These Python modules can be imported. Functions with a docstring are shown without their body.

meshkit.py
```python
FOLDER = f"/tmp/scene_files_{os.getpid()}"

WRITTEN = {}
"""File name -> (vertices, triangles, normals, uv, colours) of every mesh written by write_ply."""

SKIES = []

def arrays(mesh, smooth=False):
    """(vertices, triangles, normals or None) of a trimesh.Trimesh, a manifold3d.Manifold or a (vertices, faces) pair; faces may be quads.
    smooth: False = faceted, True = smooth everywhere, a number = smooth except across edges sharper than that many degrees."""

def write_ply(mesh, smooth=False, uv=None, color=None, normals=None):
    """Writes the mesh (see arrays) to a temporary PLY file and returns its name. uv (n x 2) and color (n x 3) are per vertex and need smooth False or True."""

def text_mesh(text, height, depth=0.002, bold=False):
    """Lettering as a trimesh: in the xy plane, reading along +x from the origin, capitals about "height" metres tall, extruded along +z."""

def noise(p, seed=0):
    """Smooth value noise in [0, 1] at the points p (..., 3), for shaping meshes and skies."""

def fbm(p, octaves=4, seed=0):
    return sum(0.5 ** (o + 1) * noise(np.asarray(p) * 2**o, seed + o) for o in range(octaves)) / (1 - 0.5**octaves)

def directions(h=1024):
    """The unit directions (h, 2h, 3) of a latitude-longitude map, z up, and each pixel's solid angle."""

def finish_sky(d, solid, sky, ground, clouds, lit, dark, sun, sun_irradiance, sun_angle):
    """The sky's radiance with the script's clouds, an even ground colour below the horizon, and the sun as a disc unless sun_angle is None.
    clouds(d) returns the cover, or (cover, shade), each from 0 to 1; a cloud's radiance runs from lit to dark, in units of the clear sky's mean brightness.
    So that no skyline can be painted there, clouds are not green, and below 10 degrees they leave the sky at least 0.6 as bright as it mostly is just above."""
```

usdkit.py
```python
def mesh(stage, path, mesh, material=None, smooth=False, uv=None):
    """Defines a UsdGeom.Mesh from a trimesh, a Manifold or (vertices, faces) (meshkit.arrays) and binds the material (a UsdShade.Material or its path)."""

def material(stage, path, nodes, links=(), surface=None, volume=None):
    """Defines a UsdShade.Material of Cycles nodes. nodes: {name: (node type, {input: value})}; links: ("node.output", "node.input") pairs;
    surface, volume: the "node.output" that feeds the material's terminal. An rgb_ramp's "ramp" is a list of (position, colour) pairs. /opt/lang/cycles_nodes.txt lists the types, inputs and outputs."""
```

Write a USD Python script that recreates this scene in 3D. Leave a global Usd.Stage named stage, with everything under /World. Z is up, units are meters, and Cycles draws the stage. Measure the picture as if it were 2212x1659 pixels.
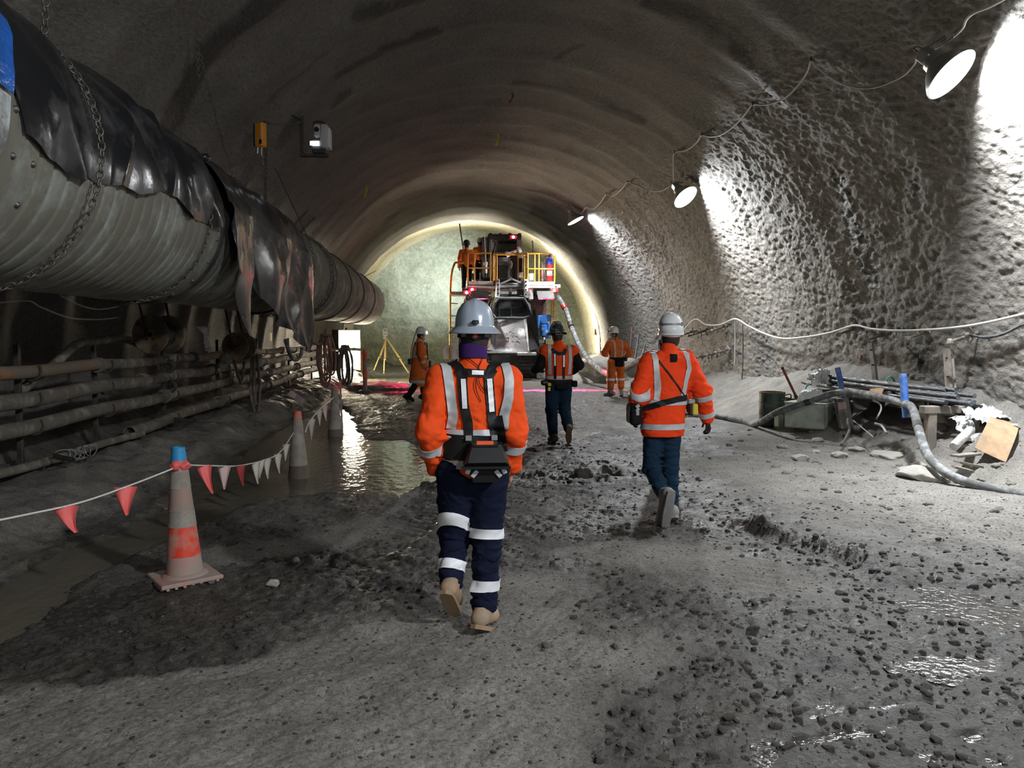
import math, random
import numpy as np, trimesh
from trimesh.creation import box as tbox
from shapely.geometry import Polygon
import shapely
import usdkit, meshkit
from pxr import Usd, UsdGeom, UsdLux, UsdShade, Sdf, Gf, Vt

stage = Usd.Stage.CreateInMemory()
UsdGeom.SetStageUpAxis(stage, 'Z'); UsdGeom.SetStageMetersPerUnit(stage, 1.0)
stage.SetDefaultPrim(UsdGeom.Xform.Define(stage, '/World').GetPrim())
UsdGeom.Scope.Define(stage, '/World/Looks')
rng = np.random.default_rng(7)

# ------------------------------------------------------------------ camera
FPX, CAMH = 1725.0, 1.65
TH = math.radians(3.566); PSI = math.atan(136 / FPX * math.cos(TH))
CF = np.array([math.sin(PSI) * math.cos(TH), math.cos(PSI) * math.cos(TH), -math.sin(TH)])
CR = np.array([math.cos(PSI), -math.sin(PSI), 0.0]); CU = np.cross(CR, CF); CP = np.array([0, 0, CAMH])
cam = UsdGeom.Camera.Define(stage, '/World/camera')
cam.CreateHorizontalApertureAttr(36.0); cam.CreateVerticalApertureAttr(36.0 * 1659 / 2212)
cam.CreateFocalLengthAttr(36.0 * FPX / 2212); cam.CreateClippingRangeAttr((0.1, 200.0))
cam.AddTransformOp().Set(Gf.Matrix4d(*[float(x) for x in (*CR, 0, *CU, 0, *(-CF), 0, *CP, 1)]))
cam.CreateExposureAttr(-0.03)

# no sky: a tunnel. Its lamps (row of dome lamps along the right wall, work lights at the face) carry these strengths
LAMP_EMIT = 1150.0       # dome lamp lens
FACE_EMIT = 2100.0       # work lights on the machine's front
SIDE_EMIT = 420.0       # flood light low at the left wall

def ray(px, py): return CF + CR * (px - 1106) / FPX + CU * (829.5 - py) / FPX
def at(px, py, Y): d = ray(px, py); return CP + d * (Y / d[1])
def gnd(px, py, z=0.0): d = ray(px, py); return CP + d * ((z - CAMH) / d[2])
def atx(px, py, x): d = ray(px, py); return CP + d * (x / d[0])
TXC, TZC, TR = 1.1, 0.9, 6.1
def circ(px, py, r=TR):
    d = ray(px, py); o = CP - np.array([TXC, 0, TZC])
    a = d[0]**2 + d[2]**2; b = 2 * (o[0]*d[0] + o[2]*d[2]); c = o[0]**2 + o[2]**2 - r*r
    return CP + d * ((-b + math.sqrt(b*b - 4*a*c)) / 2 / a)

# ------------------------------------------------------------------ scene helpers
USED = {}
def npath(name, parent='/World'):
    k = (parent, name); n = USED.get(k, 0); USED[k] = n + 1
    return f'{parent}/{name}' if n == 0 else f'{parent}/{name}_{n:03d}'
def cdata(prim, label=None, cat=None, group=None, kind=None):
    for k, v in (('label', label), ('category', cat), ('group', group), ('kind', kind)):
        if v: prim.SetCustomDataByKey(k, v)
class Thing:
    def __init__(s, path, M): s.path, s.M, s.Mi = path, M, np.linalg.inv(M)
def thing(name, label, cat, loc=(0, 0, 0), rotz=0.0, group=None, kind=None, rot=None):
    p = npath(name); x = UsdGeom.Xform.Define(stage, p)
    M = np.eye(4); c, s = math.cos(rotz), math.sin(rotz)
    M[:2, :2] = [[c, -s], [s, c]]
    if rot is not None: M[:3, :3] = rot
    M[:3, 3] = loc
    x.AddTransformOp().Set(Gf.Matrix4d(*[float(v) for v in M.T.ravel()]))
    cdata(x.GetPrim(), label, cat, group, kind)
    return Thing(p, M)
def obj(name, mesh, mat, parent=None, smooth=False, world=False, label=None, cat=None, group=None, kind=None, prim=None):
    """One Mesh prim. parent: a Thing, another mesh's Part or None (top level)."""
    base = parent.path if parent is not None else '/World'
    p = npath(name, base)
    if isinstance(mesh, trimesh.Trimesh): v, f = np.array(mesh.vertices, float), np.array(mesh.faces)
    else: v, f = np.array(mesh[0], float), np.array(mesh[1])
    if world and parent is not None: v = v @ parent.Mi[:3, :3].T + parent.Mi[:3, 3]
    m = usdkit.mesh(stage, p, (v, f), M[mat] if isinstance(mat, str) else mat, smooth=smooth)
    for k, a in (prim or {}).items():
        UsdGeom.PrimvarsAPI(m).CreatePrimvar(k, Sdf.ValueTypeNames.FloatArray, 'vertex').Set(Vt.FloatArray.FromNumpy(np.asarray(a, np.float32)))
    cdata(m.GetPrim(), label, cat, group, kind)
    return Thing(p, parent.M if parent is not None else np.eye(4))
def copy_of(src, name, loc, rotz=0.0, label=None, cat=None, group=None, M=None):
    was = stage.GetPrimAtPath(src.path).GetCustomData()
    t = thing(name, label or was['label'], cat or was['category'], loc, rotz, group or was.get('group'), rot=M)
    pr = stage.GetPrimAtPath(t.path); pr.GetReferences().AddInternalReference(src.path); pr.SetInstanceable(True)
    return t

# ------------------------------------------------------------------ mesh helpers
def cat(ms):
    vs, fs, n = [], [], 0
    for m in ms:
        v, f = (m.vertices, m.faces) if isinstance(m, trimesh.Trimesh) else m
        vs.append(np.asarray(v, float)); fs.append(np.asarray(f) + n); n += len(v)
    return np.vstack(vs), np.vstack(fs)
def hullm(p): h = trimesh.convex.convex_hull(np.asarray(p, float)); return np.array(h.vertices), np.array(h.faces)
def rotm(ax, deg): return trimesh.transformations.rotation_matrix(math.radians(deg), ax)[:3, :3]
def bx(c, s, bev=None, R=None):
    """Chamfered box, centre c, size s."""
    s = np.asarray(s, float) / 2; b = min(0.15 * s.min(), 0.02) if bev is None else min(bev, 0.45 * s.min())
    pts = []
    for i in np.ndindex(2, 2, 2):
        g = np.array(i) * 2 - 1
        for k in range(3):
            q = s - b; q = q.copy(); q[k] = s[k]; pts.append(g * q)
    v, f = hullm(pts)
    if R is not None: v = v @ np.asarray(R).T
    return v + np.asarray(c, float), f
def barb(a, b, w, h, up=(0, 0, 1), bev=None):
    """Box beam from a to b; w across, h along up."""
    a, b = np.asarray(a, float), np.asarray(b, float); d = b - a; L = np.linalg.norm(d); d /= L
    u = np.asarray(up, float); x = np.cross(d, u)
    if np.linalg.norm(x) < 1e-6: x = np.cross(d, [1, 0, 0.01])
    x /= np.linalg.norm(x); u = np.cross(x, d)
    return bx((a + b) / 2, (w, L, h), bev, np.stack([x, d, u], 1))
def spline(P, n=8):
    P = np.asarray(P, float); Q = np.vstack([2*P[0]-P[1], P, 2*P[-1]-P[-2]]); out = []
    for i in range(len(P) - 1):
        t = np.linspace(0, 1, n, endpoint=False)[:, None]; a, b, c, d = Q[i:i+4]
        out.append(0.5 * ((2*b) + (c-a)*t + (2*a-5*b+4*c-d)*t*t + (3*b-a-3*c+d)*t**3))
    return np.vstack(out + [P[-1:]])
def tube(P, r, n=10, caps=True, closed=False):
    P = np.asarray(P, float); N = len(P); r = np.broadcast_to(np.asarray(r, float), (N,))
    T = np.roll(P, -1, 0) - np.roll(P, 1, 0) if closed else np.gradient(P, axis=0)
    T /= np.maximum(np.linalg.norm(T, axis=1, keepdims=True), 1e-12)
    u = np.cross(T[0], [0, 0, 1.0]);
    if np.linalg.norm(u) < 0.1: u = np.cross(T[0], [1.0, 0, 0])
    us = []
    for t in T:
        u = u - t * (u @ t); u /= np.linalg.norm(u); us.append(u)
    us = np.array(us); ws = np.cross(T, us); a = np.linspace(0, 2*np.pi, n, endpoint=False)
    v = (P[:, None] + r[:, None, None] * (us[:, None] * np.cos(a)[None, :, None] + ws[:, None] * np.sin(a)[None, :, None])).reshape(-1, 3)
    f = []
    for i in range(N if closed else N - 1):
        i2 = (i + 1) % N
        for k in range(n):
            k2 = (k + 1) % n
            f += [[i*n+k, i*n+k2, i2*n+k2], [i*n+k, i2*n+k2, i2*n+k]]
    if caps and not closed:
        v = np.vstack([v, P[:1], P[-1:]])
        for k in range(n):
            f += [[N*n, (k+1) % n, k], [N*n+1, (N-1)*n+k, (N-1)*n+(k+1) % n]]
    return v, np.array(f)
def cyl(a, b, r, n=14, r2=None): return tube([a, b], [r, r if r2 is None else r2], n)
def lathe(prof, n=32, a0=0.0, a1=360.0, M=None):
    """prof: (r, z) pairs turned about z."""
    prof = np.asarray(prof, float); full = abs(a1 - a0) >= 359.9
    A = np.radians(np.linspace(a0, a1, n + 1)); A = A[:-1] if full else A
    v = np.array([[r*math.cos(t), r*math.sin(t), z] for t in A for r, z in prof]); m = len(prof); f = []
    for i in range(n):
        j = (i + 1) % len(A)
        for k in range(m - 1):
            f += [[i*m+k, j*m+k, j*m+k+1], [i*m+k, j*m+k+1, i*m+k+1]]
    if M is not None: v = v @ M[:3, :3].T + M[:3, 3]
    return v, np.array(f)
def frame(p, zdir, xhint=(1, 0, 0)):
    z = np.asarray(zdir, float); z /= np.linalg.norm(z); x = np.asarray(xhint, float); x = x - z * (x @ z)
    if np.linalg.norm(x) < 1e-6: x = np.cross([0, 1, 0], z)
    x /= np.linalg.norm(x); M_ = np.eye(4); M_[:3, 0] = x; M_[:3, 1] = np.cross(z, x); M_[:3, 2] = z; M_[:3, 3] = p
    return M_
def xf(mesh, M_): v, f = mesh; return np.asarray(v) @ M_[:3, :3].T + M_[:3, 3], f
def grid_faces(nu, nv, flip=False):
    i = np.arange(nu - 1)[:, None] * nv + np.arange(nv - 1)[None]; i = i.ravel()
    f = np.vstack([np.stack([i, i + nv, i + nv + 1], 1), np.stack([i, i + nv + 1, i + 1], 1)])
    return f[:, ::-1] if flip else f
def sheet(P, th=0.004):
    """Grid of points (nu, nv, 3) given thickness: a closed thin solid."""
    nu, nv = P.shape[:2]
    du = np.gradient(P, axis=0); dv = np.gradient(P, axis=1); n = np.cross(du, dv); n /= np.maximum(np.linalg.norm(n, axis=-1, keepdims=True), 1e-9)
    A = (P + n * th / 2).reshape(-1, 3); B_ = (P - n * th / 2).reshape(-1, 3); N = nu * nv
    f = [grid_faces(nu, nv), grid_faces(nu, nv, True) + N]
    e = np.concatenate([np.arange(nv), np.arange(1, nu) * nv + nv - 1, (nu-1)*nv + np.arange(nv-2, -1, -1), np.arange(nu-2, 0, -1) * nv])
    e2 = np.roll(e, -1); f += [np.stack([e, e + N, e2 + N], 1), np.stack([e, e2 + N, e2], 1)]
    return np.vstack([A, B_]), np.vstack(f)
def rock(c, s, seed, rough=0.22, sub=2):
    m = trimesh.creation.icosphere(sub); v = np.array(m.vertices)
    v = v * (1 + rough * 2 * (meshkit.fbm(v * 1.4 + seed * 7.3, 3, seed) - 0.5)[:, None])
    q = np.random.default_rng(seed)
    for _ in range(5):
        n = q.normal(size=3); n /= np.linalg.norm(n); d = v @ n; v = v - n * np.maximum(d - q.uniform(.6, .85), 0)[:, None]
    a = q.uniform(0, 6.3); Rz = np.array([[math.cos(a), -math.sin(a), 0], [math.sin(a), math.cos(a), 0], [0, 0, 1]])
    return (v * np.asarray(s, float)) @ Rz.T + np.asarray(c, float), np.array(m.faces)
fbm = meshkit.fbm
def sstep(a, b, x): t = np.clip((x - a) / (b - a), 0, 1); return t * t * (3 - 2 * t)

# ------------------------------------------------------------------ materials
M = {}
def mat(name, nodes, links, surface='p.BSDF'):
    M[name] = usdkit.material(stage, '/World/Looks/' + name, nodes, links, surface=surface); return M[name]
def simple(name, col, rough=0.6, metal=0.0, var=0.25, scale=6.0, bump=0.0, bscale=60.0, dirt=None, dirt_amt=0.5, dscale=5.0, spec=0.5, extra=None, coat=0.0):
    """Principled with a noise tone variation, optional patches of dirt and a fine bump."""
    c = np.array(col, float)
    n = {'tc': ('texture_coordinate', {}), 'n': ('noise_texture', {'scale': scale, 'detail': 5.0, 'roughness': 0.6}),
         'r': ('rgb_ramp', {'ramp': [(0.25, tuple(c * (1 - var))), (0.75, tuple(np.minimum(c * (1 + var), 1)))]}),
         'p': ('principled_bsdf', {'roughness': rough, 'metallic': metal, 'specular_ior_level': spec, 'coat_weight': coat, **(extra or {})})}
    l = [('tc.object', 'n.vector'), ('n.fac', 'r.fac')]
    out = 'r.color'
    if dirt is not None:
        n['dn'] = ('noise_texture', {'scale': dscale, 'detail': 6.0, 'roughness': 0.65})
        n['dr'] = ('rgb_ramp', {'ramp': [(max(0.62 - 0.4 * dirt_amt - 0.06, 0), (0, 0, 0)), (0.62 - 0.4 * dirt_amt + 0.1, (1, 1, 1))]})
        n['di'] = ('invert', {})
        n['dm'] = ('mix_color', {'b': tuple(dirt)})
        n['rr'] = ('map_range', {'to_min': rough, 'to_max': 0.92})
        l += [('tc.object', 'dn.vector'), ('dn.fac', 'dr.fac'), ('dr.color', 'dm.fac'), ('r.color', 'dm.a'), ('dr.color', 'rr.value'), ('rr.result', 'p.roughness')]
        del n['di']; out = 'dm.result'
    if bump:
        n['bn'] = ('noise_texture', {'scale': bscale, 'detail': 4.0}); n['b'] = ('bump', {'distance': bump, 'strength': 1.0})
        l += [('tc.object', 'bn.vector'), ('bn.fac', 'b.height'), ('b.normal', 'p.normal')]
    return mat(name, n, l + [(out, 'p.base_color')])
def emit(name, col, s): return mat(name, {'e': ('emission', {'color': col, 'strength': s})}, [], 'e.emission')

MUD = (0.13, 0.115, 0.095)
def shotcrete(name, c0, c1, bumpd, scale, stain=True, rough=0.85):
    n = {'g': ('geometry', {}), 'mp': ('mapping', {'scale': (1.25, .75, 1.25)}), 'n1': ('noise_texture', {'scale': 0.9, 'detail': 6.0, 'roughness': 0.6}), 'n2': ('noise_texture', {'scale': scale, 'detail': 5.0, 'roughness': 0.62}),
         'r': ('rgb_ramp', {'ramp': [(0.3, c0), (0.7, c1)]}), 'st': ('attribute', {'attribute': 'stain'}), 'r2': ('rgb_ramp', {'ramp': [(0.3, (.72, .72, .72)), (0.65, (1.1, 1.1, 1.1))]}),
         'mu': ('mix_color', {'blend_type': 'multiply', 'fac': 1.0}), 'ms': ('mix_color', {'b': tuple(np.array(c0) * 0.16)}),
         'rr': ('map_range', {'to_min': rough, 'to_max': 0.62}), 'b': ('bump', {'distance': bumpd, 'strength': 1.0}), 'p': ('principled_bsdf', {'specular_ior_level': 0.4})}
    l = [('g.position', 'n1.vector'), ('g.position', 'mp.vector'), ('mp.vector', 'n2.vector'), ('n1.fac', 'r.fac'), ('n2.fac', 'r2.fac'), ('r.color', 'mu.a'), ('r2.color', 'mu.b'), ('mu.result', 'ms.a'),
         ('st.fac', 'ms.fac'), ('ms.result', 'p.base_color'), ('st.fac', 'rr.value'), ('rr.result', 'p.roughness'), ('n2.fac', 'b.height'), ('b.normal', 'p.normal')]
    return mat(name, n, l)
shotcrete('shotcrete', (.132, .122, .110), (.195, .182, .164), 0.035, 15.0)
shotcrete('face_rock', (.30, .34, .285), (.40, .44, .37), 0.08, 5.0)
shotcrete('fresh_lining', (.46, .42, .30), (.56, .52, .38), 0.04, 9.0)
# ground: dry grey dust to dark wet mud by the mesh's own "wet" attribute
mat('ground', {'g': ('geometry', {}), 'w': ('attribute', {'attribute': 'wet'}), 'n1': ('noise_texture', {'scale': 2.2, 'detail': 8.0, 'roughness': 0.65}), 'n2': ('noise_texture', {'scale': 48.0, 'detail': 8.0, 'roughness': 0.65}),
               'rd': ('rgb_ramp', {'ramp': [(0.3, (.17, .158, .14)), (0.72, (.30, .285, .26))]}), 'rw': ('rgb_ramp', {'ramp': [(0.3, (.034, .030, .025)), (0.75, (.088, .080, .068))]}),
               'm': ('mix_color', {}), 'r2': ('rgb_ramp', {'ramp': [(0.32, (.48, .48, .48)), (0.58, (1.08, 1.08, 1.08))]}), 'mu': ('mix_color', {'blend_type': 'multiply', 'fac': 1.0}),
               'rr': ('map_range', {'to_min': 0.93, 'to_max': 0.47}), 'nr': ('rgb_ramp', {'ramp': [(0.45, (0, 0, 0)), (0.62, (.22, .22, .22))]}), 'sub': ('math', {'math_type': 'subtract', 'use_clamp': True}), 'wm': ('math', {'math_type': 'multiply'}),
               'b': ('bump', {'distance': 0.014, 'strength': 1.0}), 'p': ('principled_bsdf', {'specular_ior_level': 0.45})},
    [('g.position', 'n1.vector'), ('g.position', 'n2.vector'), ('n1.fac', 'rd.fac'), ('n1.fac', 'rw.fac'), ('rd.color', 'm.a'), ('rw.color', 'm.b'), ('w.fac', 'm.fac'), ('n2.fac', 'r2.fac'), ('m.result', 'mu.a'), ('r2.color', 'mu.b'),
     ('mu.result', 'p.base_color'), ('w.fac', 'rr.value'), ('n1.fac', 'nr.fac'), ('nr.color', 'wm.value1'), ('w.fac', 'wm.value2'), ('rr.result', 'sub.value1'), ('wm.value', 'sub.value2'), ('sub.value', 'p.roughness'), ('n2.fac', 'b.height'), ('b.normal', 'p.normal')])
mat('muddy_water', {'g': ('geometry', {}), 'mp': ('mapping', {'scale': (1.0, 0.55, 1.0)}), 'n': ('noise_texture', {'scale': 11.0, 'detail': 3.0}), 'b': ('bump', {'distance': 0.010, 'strength': 1.0}), 'n1': ('noise_texture', {'scale': 0.8, 'detail': 4.0}),
                    'r': ('rgb_ramp', {'ramp': [(0.35, (.11, .097, .074)), (0.7, (.17, .152, .12))]}), 'p': ('principled_bsdf', {'roughness': 0.07, 'specular_ior_level': 0.5, 'ior': 1.33})},
    [('g.position', 'mp.vector'), ('mp.vector', 'n.vector'), ('n.fac', 'b.height'), ('g.position', 'n1.vector'), ('n1.fac', 'r.fac'), ('r.color', 'p.base_color'), ('b.normal', 'p.normal')])
mat('puddle_water', {'g': ('geometry', {}), 'n': ('noise_texture', {'scale': 22.0, 'detail': 4.0}), 'b': ('bump', {'distance': 0.014, 'strength': 1.0}), 'p': ('principled_bsdf', {'base_color': (.05, .046, .04), 'roughness': 0.1, 'ior': 1.4})}, [('g.position', 'n.vector'), ('n.fac', 'b.height'), ('b.normal', 'p.normal')])
emit('lamp_lens', (0.93, 0.97, 1.0), LAMP_EMIT)
emit('lamp_lens_bright', (0.93, 0.97, 1.0), LAMP_EMIT * 1.6)
emit('work_light_lens', (1.0, 0.93, 0.74), FACE_EMIT)
emit('flood_lens', (1.0, 0.86, 0.62), SIDE_EMIT)
emit('red_lens', (1.0, 0.03, 0.09), 75.0)
emit('rear_light_lens', (1.0, 0.97, 0.93), 2300.0)
emit('face_light_lens', (0.95, 1.0, 0.97), 5200.0)
emit('red_bar_lens', (1.0, 0.02, 0.12), 160000.0)
emit('headlamp_lens', (0.95, 0.98, 1.0), 60.0)
emit('screen', (0.92, 0.97, 1.0), 2.2)
simple('lamp_shell', (.45, .46, .47), 0.35, 0.9, 0.1)
simple('lamp_inside', (.85, .85, .85), 0.3, 0.0, 0.03)
simple('duct_steel', (.30, .32, .29), 0.55, 0.25, 0.2, 2.0, dirt=(.20, .19, .155), dirt_amt=0.5, dscale=3.0, bump=0.004, bscale=9.0)
simple('dark_steel', (.06, .06, .06), 0.5, 0.6, 0.3, dirt=(.09, .08, .065), dirt_amt=0.3)
simple('chain_steel', (.16, .15, .13), 0.5, 0.7, 0.3)
simple('black_plastic', (.012, .013, .016), 0.22, 0.0, 0.3, 3.0, bump=0.006, bscale=5.0, dirt=(.045, .045, .045), dirt_amt=0.1, dscale=1.6)
simple('clear_wrap', (.50, .54, .54), 0.16, 0.0, 0.4, 5.0, bump=0.03, bscale=10.0, dirt=(.16, .17, .16), dirt_amt=0.4, dscale=4.0)
simple('blue_print', (.02, .12, .48), 0.25, 0.0, 0.3, bump=0.02, bscale=10.0)
simple('pipe_mud', (.25, .235, .20), 0.75, 0.0, 0.35, 3.0, dirt=(.12, .105, .085), dirt_amt=0.5, dscale=6.0, bump=0.006, bscale=25.0)
simple('pipe_rust', (.30, .13, .055), 0.7, 0.1, 0.35, 3.0, dirt=(.17, .14, .105), dirt_amt=0.55, dscale=3.5, bump=0.004, bscale=25.0)
simple('pipe_pink', (.26, .20, .175), 0.75, 0.0, 0.3, 3.0, dirt=(.13, .11, .09), dirt_amt=0.5, dscale=6.0, bump=0.006, bscale=25.0)
simple('hose_grey', (.27, .28, .285), 0.65, 0.0, 0.2, 3.0, dirt=(.12, .12, .12), dirt_amt=0.45, dscale=7.0, bump=0.004, bscale=30.0)
simple('hose_pink', (.30, .13, .115), 0.6, 0.0, 0.2, 4.0, dirt=(.2, .15, .12), dirt_amt=0.35)
simple('rope_white', (.62, .61, .57), 0.8, 0.0, 0.1)
simple('cable_grey', (.36, .35, .33), 0.6, 0.0, 0.2)
simple('wood_reel', (.27, .19, .115), 0.85, 0.0, 0.3, 5.0, dirt=(.10, .085, .065), dirt_amt=0.4)
simple('timber', (.27, .235, .20), 0.85, 0.0, 0.25, 4.0, dirt=(.17, .155, .135), dirt_amt=0.4, bump=0.003, bscale=20.0)
simple('cardboard', (.42, .27, .155), 0.85, 0.0, 0.12, 3.0, dirt=(.28, .20, .135), dirt_amt=0.3)
simple('box_paint', (.50, .56, .48), 0.5, 0.0, 0.08, 3.0, dirt=(.35, .36, .31), dirt_amt=0.25)
simple('metal_edge', (.30, .31, .29), 0.5, 0.4, 0.15)
simple('green_drum', (.012, .045, .038), 0.5, 0.0, 0.2, dirt=(.10, .09, .075), dirt_amt=0.25)
simple('rust_rim', (.17, .11, .075), 0.8, 0.1, 0.3)
simple('blue_pipe', (.035, .13, .46), 0.55, 0.0, 0.12, 3.0, dirt=(.24, .29, .36), dirt_amt=0.33, dscale=5.0)
simple('red_paint', (.33, .035, .03), 0.55, 0.0, 0.2, dirt=(.16, .12, .10), dirt_amt=0.35)
simple('black_rod', (.035, .037, .042), 0.42, 0.3, 0.3, 5.0, dirt=(.14, .145, .155), dirt_amt=0.32, dscale=9.0)
simple('white_bag', (.70, .72, .69), 0.55, 0.0, 0.1, 4.0, bump=0.01, bscale=25.0)
simple('foil_plastic', (.55, .56, .57), 0.22, 0.2, 0.2, 6.0, bump=0.02, bscale=22.0)
simple('green_strap', (.10, .33, .21), 0.6)
simple('grey_rubber', (.10, .095, .09), 0.8, 0.0, 0.2)
simple('rock', (.33, .315, .285), 0.9, 0.0, 0.2, 5.0, bump=0.012, bscale=30.0)
simple('muck', (.24, .225, .20), 0.9, 0.0, 0.25, 4.0, bump=0.03, bscale=14.0)
simple('mud_clod', (.10, .09, .075), 0.8, 0.0, 0.3, 9.0, bump=0.01, bscale=60.0)
simple('cone_orange', (.72, .055, .025), 0.5, 0.0, 0.1, 3.0, dirt=(.42, .24, .19), dirt_amt=0.30, dscale=7.0)
simple('cone_white', (.36, .33, .29), 0.75, 0.0, 0.12, 5.0, dirt=(.24, .21, .18), dirt_amt=0.35)
simple('cone_fade', (.36, .20, .17), 0.75, 0.0, 0.15, 5.0, dirt=(.28, .23, .19), dirt_amt=0.4)
simple('cone_base', (.46, .25, .215), 0.75, 0.0, 0.15, 5.0, dirt=(.34, .27, .23), dirt_amt=0.45)
simple('cone_blue', (.025, .26, .52), 0.55, 0.0, 0.06)
simple('cone_mud', (.15, .115, .095), 0.7, 0.0, 0.15)
simple('flag_pink', (.78, .13, .12), 0.6, 0.0, 0.1, 4.0)
simple('flag_pale', (.56, .40, .37), 0.65, 0.0, 0.1)
simple('flag_white', (.50, .47, .41), 0.7, 0.0, 0.1)
simple('sign_board', (.50, .44, .42), 0.6, 0.0, 0.1, dirt=(.34, .26, .25), dirt_amt=0.4)
simple('machine_white', (.74, .75, .75), 0.4, 0.0, 0.06, 3.0, dirt=(.45, .44, .42), dirt_amt=0.2)
simple('machine_grey', (.33, .335, .345), 0.45, 0.1, 0.12, 4.0, dirt=(.2, .2, .2), dirt_amt=0.3)
simple('machine_dark', (.035, .035, .038), 0.55, 0.1, 0.3, dirt=(.08, .075, .07), dirt_amt=0.3)
simple('machine_red', (.20, .075, .065), 0.6, 0.0, 0.25, dirt=(.10, .07, .065), dirt_amt=0.35)
simple('chute_steel', (.62, .63, .65), 0.38, 0.35, 0.12, 3.0, dirt=(.40, .40, .42), dirt_amt=0.3, dscale=2.5)
simple('bucket_steel', (.36, .40, .43), 0.42, 0.4, 0.2, 3.0, dirt=(.20, .21, .22), dirt_amt=0.3, dscale=2.5)
simple('chrome', (.75, .76, .78), 0.2, 1.0, 0.05)
simple('rail_yellow', (.62, .30, .035), 0.5, 0.0, 0.12)
simple('motor_blue', (.05, .24, .72), 0.4, 0.0, 0.15)
simple('ext_red', (.52, .02, .025), 0.3, 0.0, 0.1)
simple('ext_blue', (.03, .05, .42), 0.35, 0.0, 0.1)
simple('label_white', (.72, .72, .70), 0.5, 0.0, 0.05)
simple('instrument_grey', (.48, .50, .49), 0.5, 0.0, 0.08)
simple('sensor_orange', (.62, .24, .02), 0.5, 0.0, 0.12)
simple('tripod_yellow', (.80, .62, .25), 0.5, 0.0, 0.08)
simple('orange_cloth', (.82, .078, .011), 0.8, 0.0, 0.07, 6.0, bump=0.004, bscale=28.0, spec=0.2)
simple('red_orange_cloth', (.88, .060, .010), 0.8, 0.0, 0.07, 6.0, bump=0.004, bscale=28.0, spec=0.2)
simple('coverall_orange', (.80, .16, .025), 0.85, 0.0, 0.12, 6.0, bump=0.006, bscale=28.0, spec=0.2, dirt=(.48, .15, .05), dirt_amt=0.2)
simple('navy_cloth', (.006, .009, .026), 0.9, 0.0, 0.25, 5.0, bump=0.005, bscale=26.0, spec=0.15)
simple('jeans', (.010, .028, .055), 0.9, 0.0, 0.3, 5.0, bump=0.005, bscale=26.0, spec=0.15)
simple('black_cloth', (.008, .008, .009), 0.85, 0.0, 0.3, bump=0.004, bscale=30.0, spec=0.2)
simple('strap_black', (.009, .009, .010), 0.6, 0.0, 0.2, spec=0.3)
simple('black_shell', (.007, .007, .008), 0.4, 0.0, 0.1)
simple('tape_silver', (.52, .53, .55), 0.55, 0.1, 0.06, 14.0)
simple('tape_white', (.88, .89, .92), 0.5, 0.0, 0.04, 14.0)
simple('purple_cloth', (.045, .016, .10), 0.9, 0.0, 0.2, spec=0.15)
simple('skin', (.50, .27, .19), 0.55, 0.0, 0.08, 8.0)
simple('hair_dark', (.022, .016, .012), 0.7, 0.0, 0.3, 30.0, bump=0.004, bscale=160.0)
simple('eye_white', (.75, .74, .72), 0.25, 0.0, 0.02)
simple('eye_dark', (.02, .015, .01), 0.25, 0.0, 0.02)
simple('helmet_grey', (.36, .41, .49), 0.24, 0.0, 0.04, coat=0.3)
simple('helmet_white', (.80, .81, .82), 0.26, 0.0, 0.03, coat=0.3)
simple('helmet_pattern', (.55, .56, .57), 0.35, 0.0, 0.1, dirt=(.03, .03, .03), dirt_amt=0.38, dscale=9.0)
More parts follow.
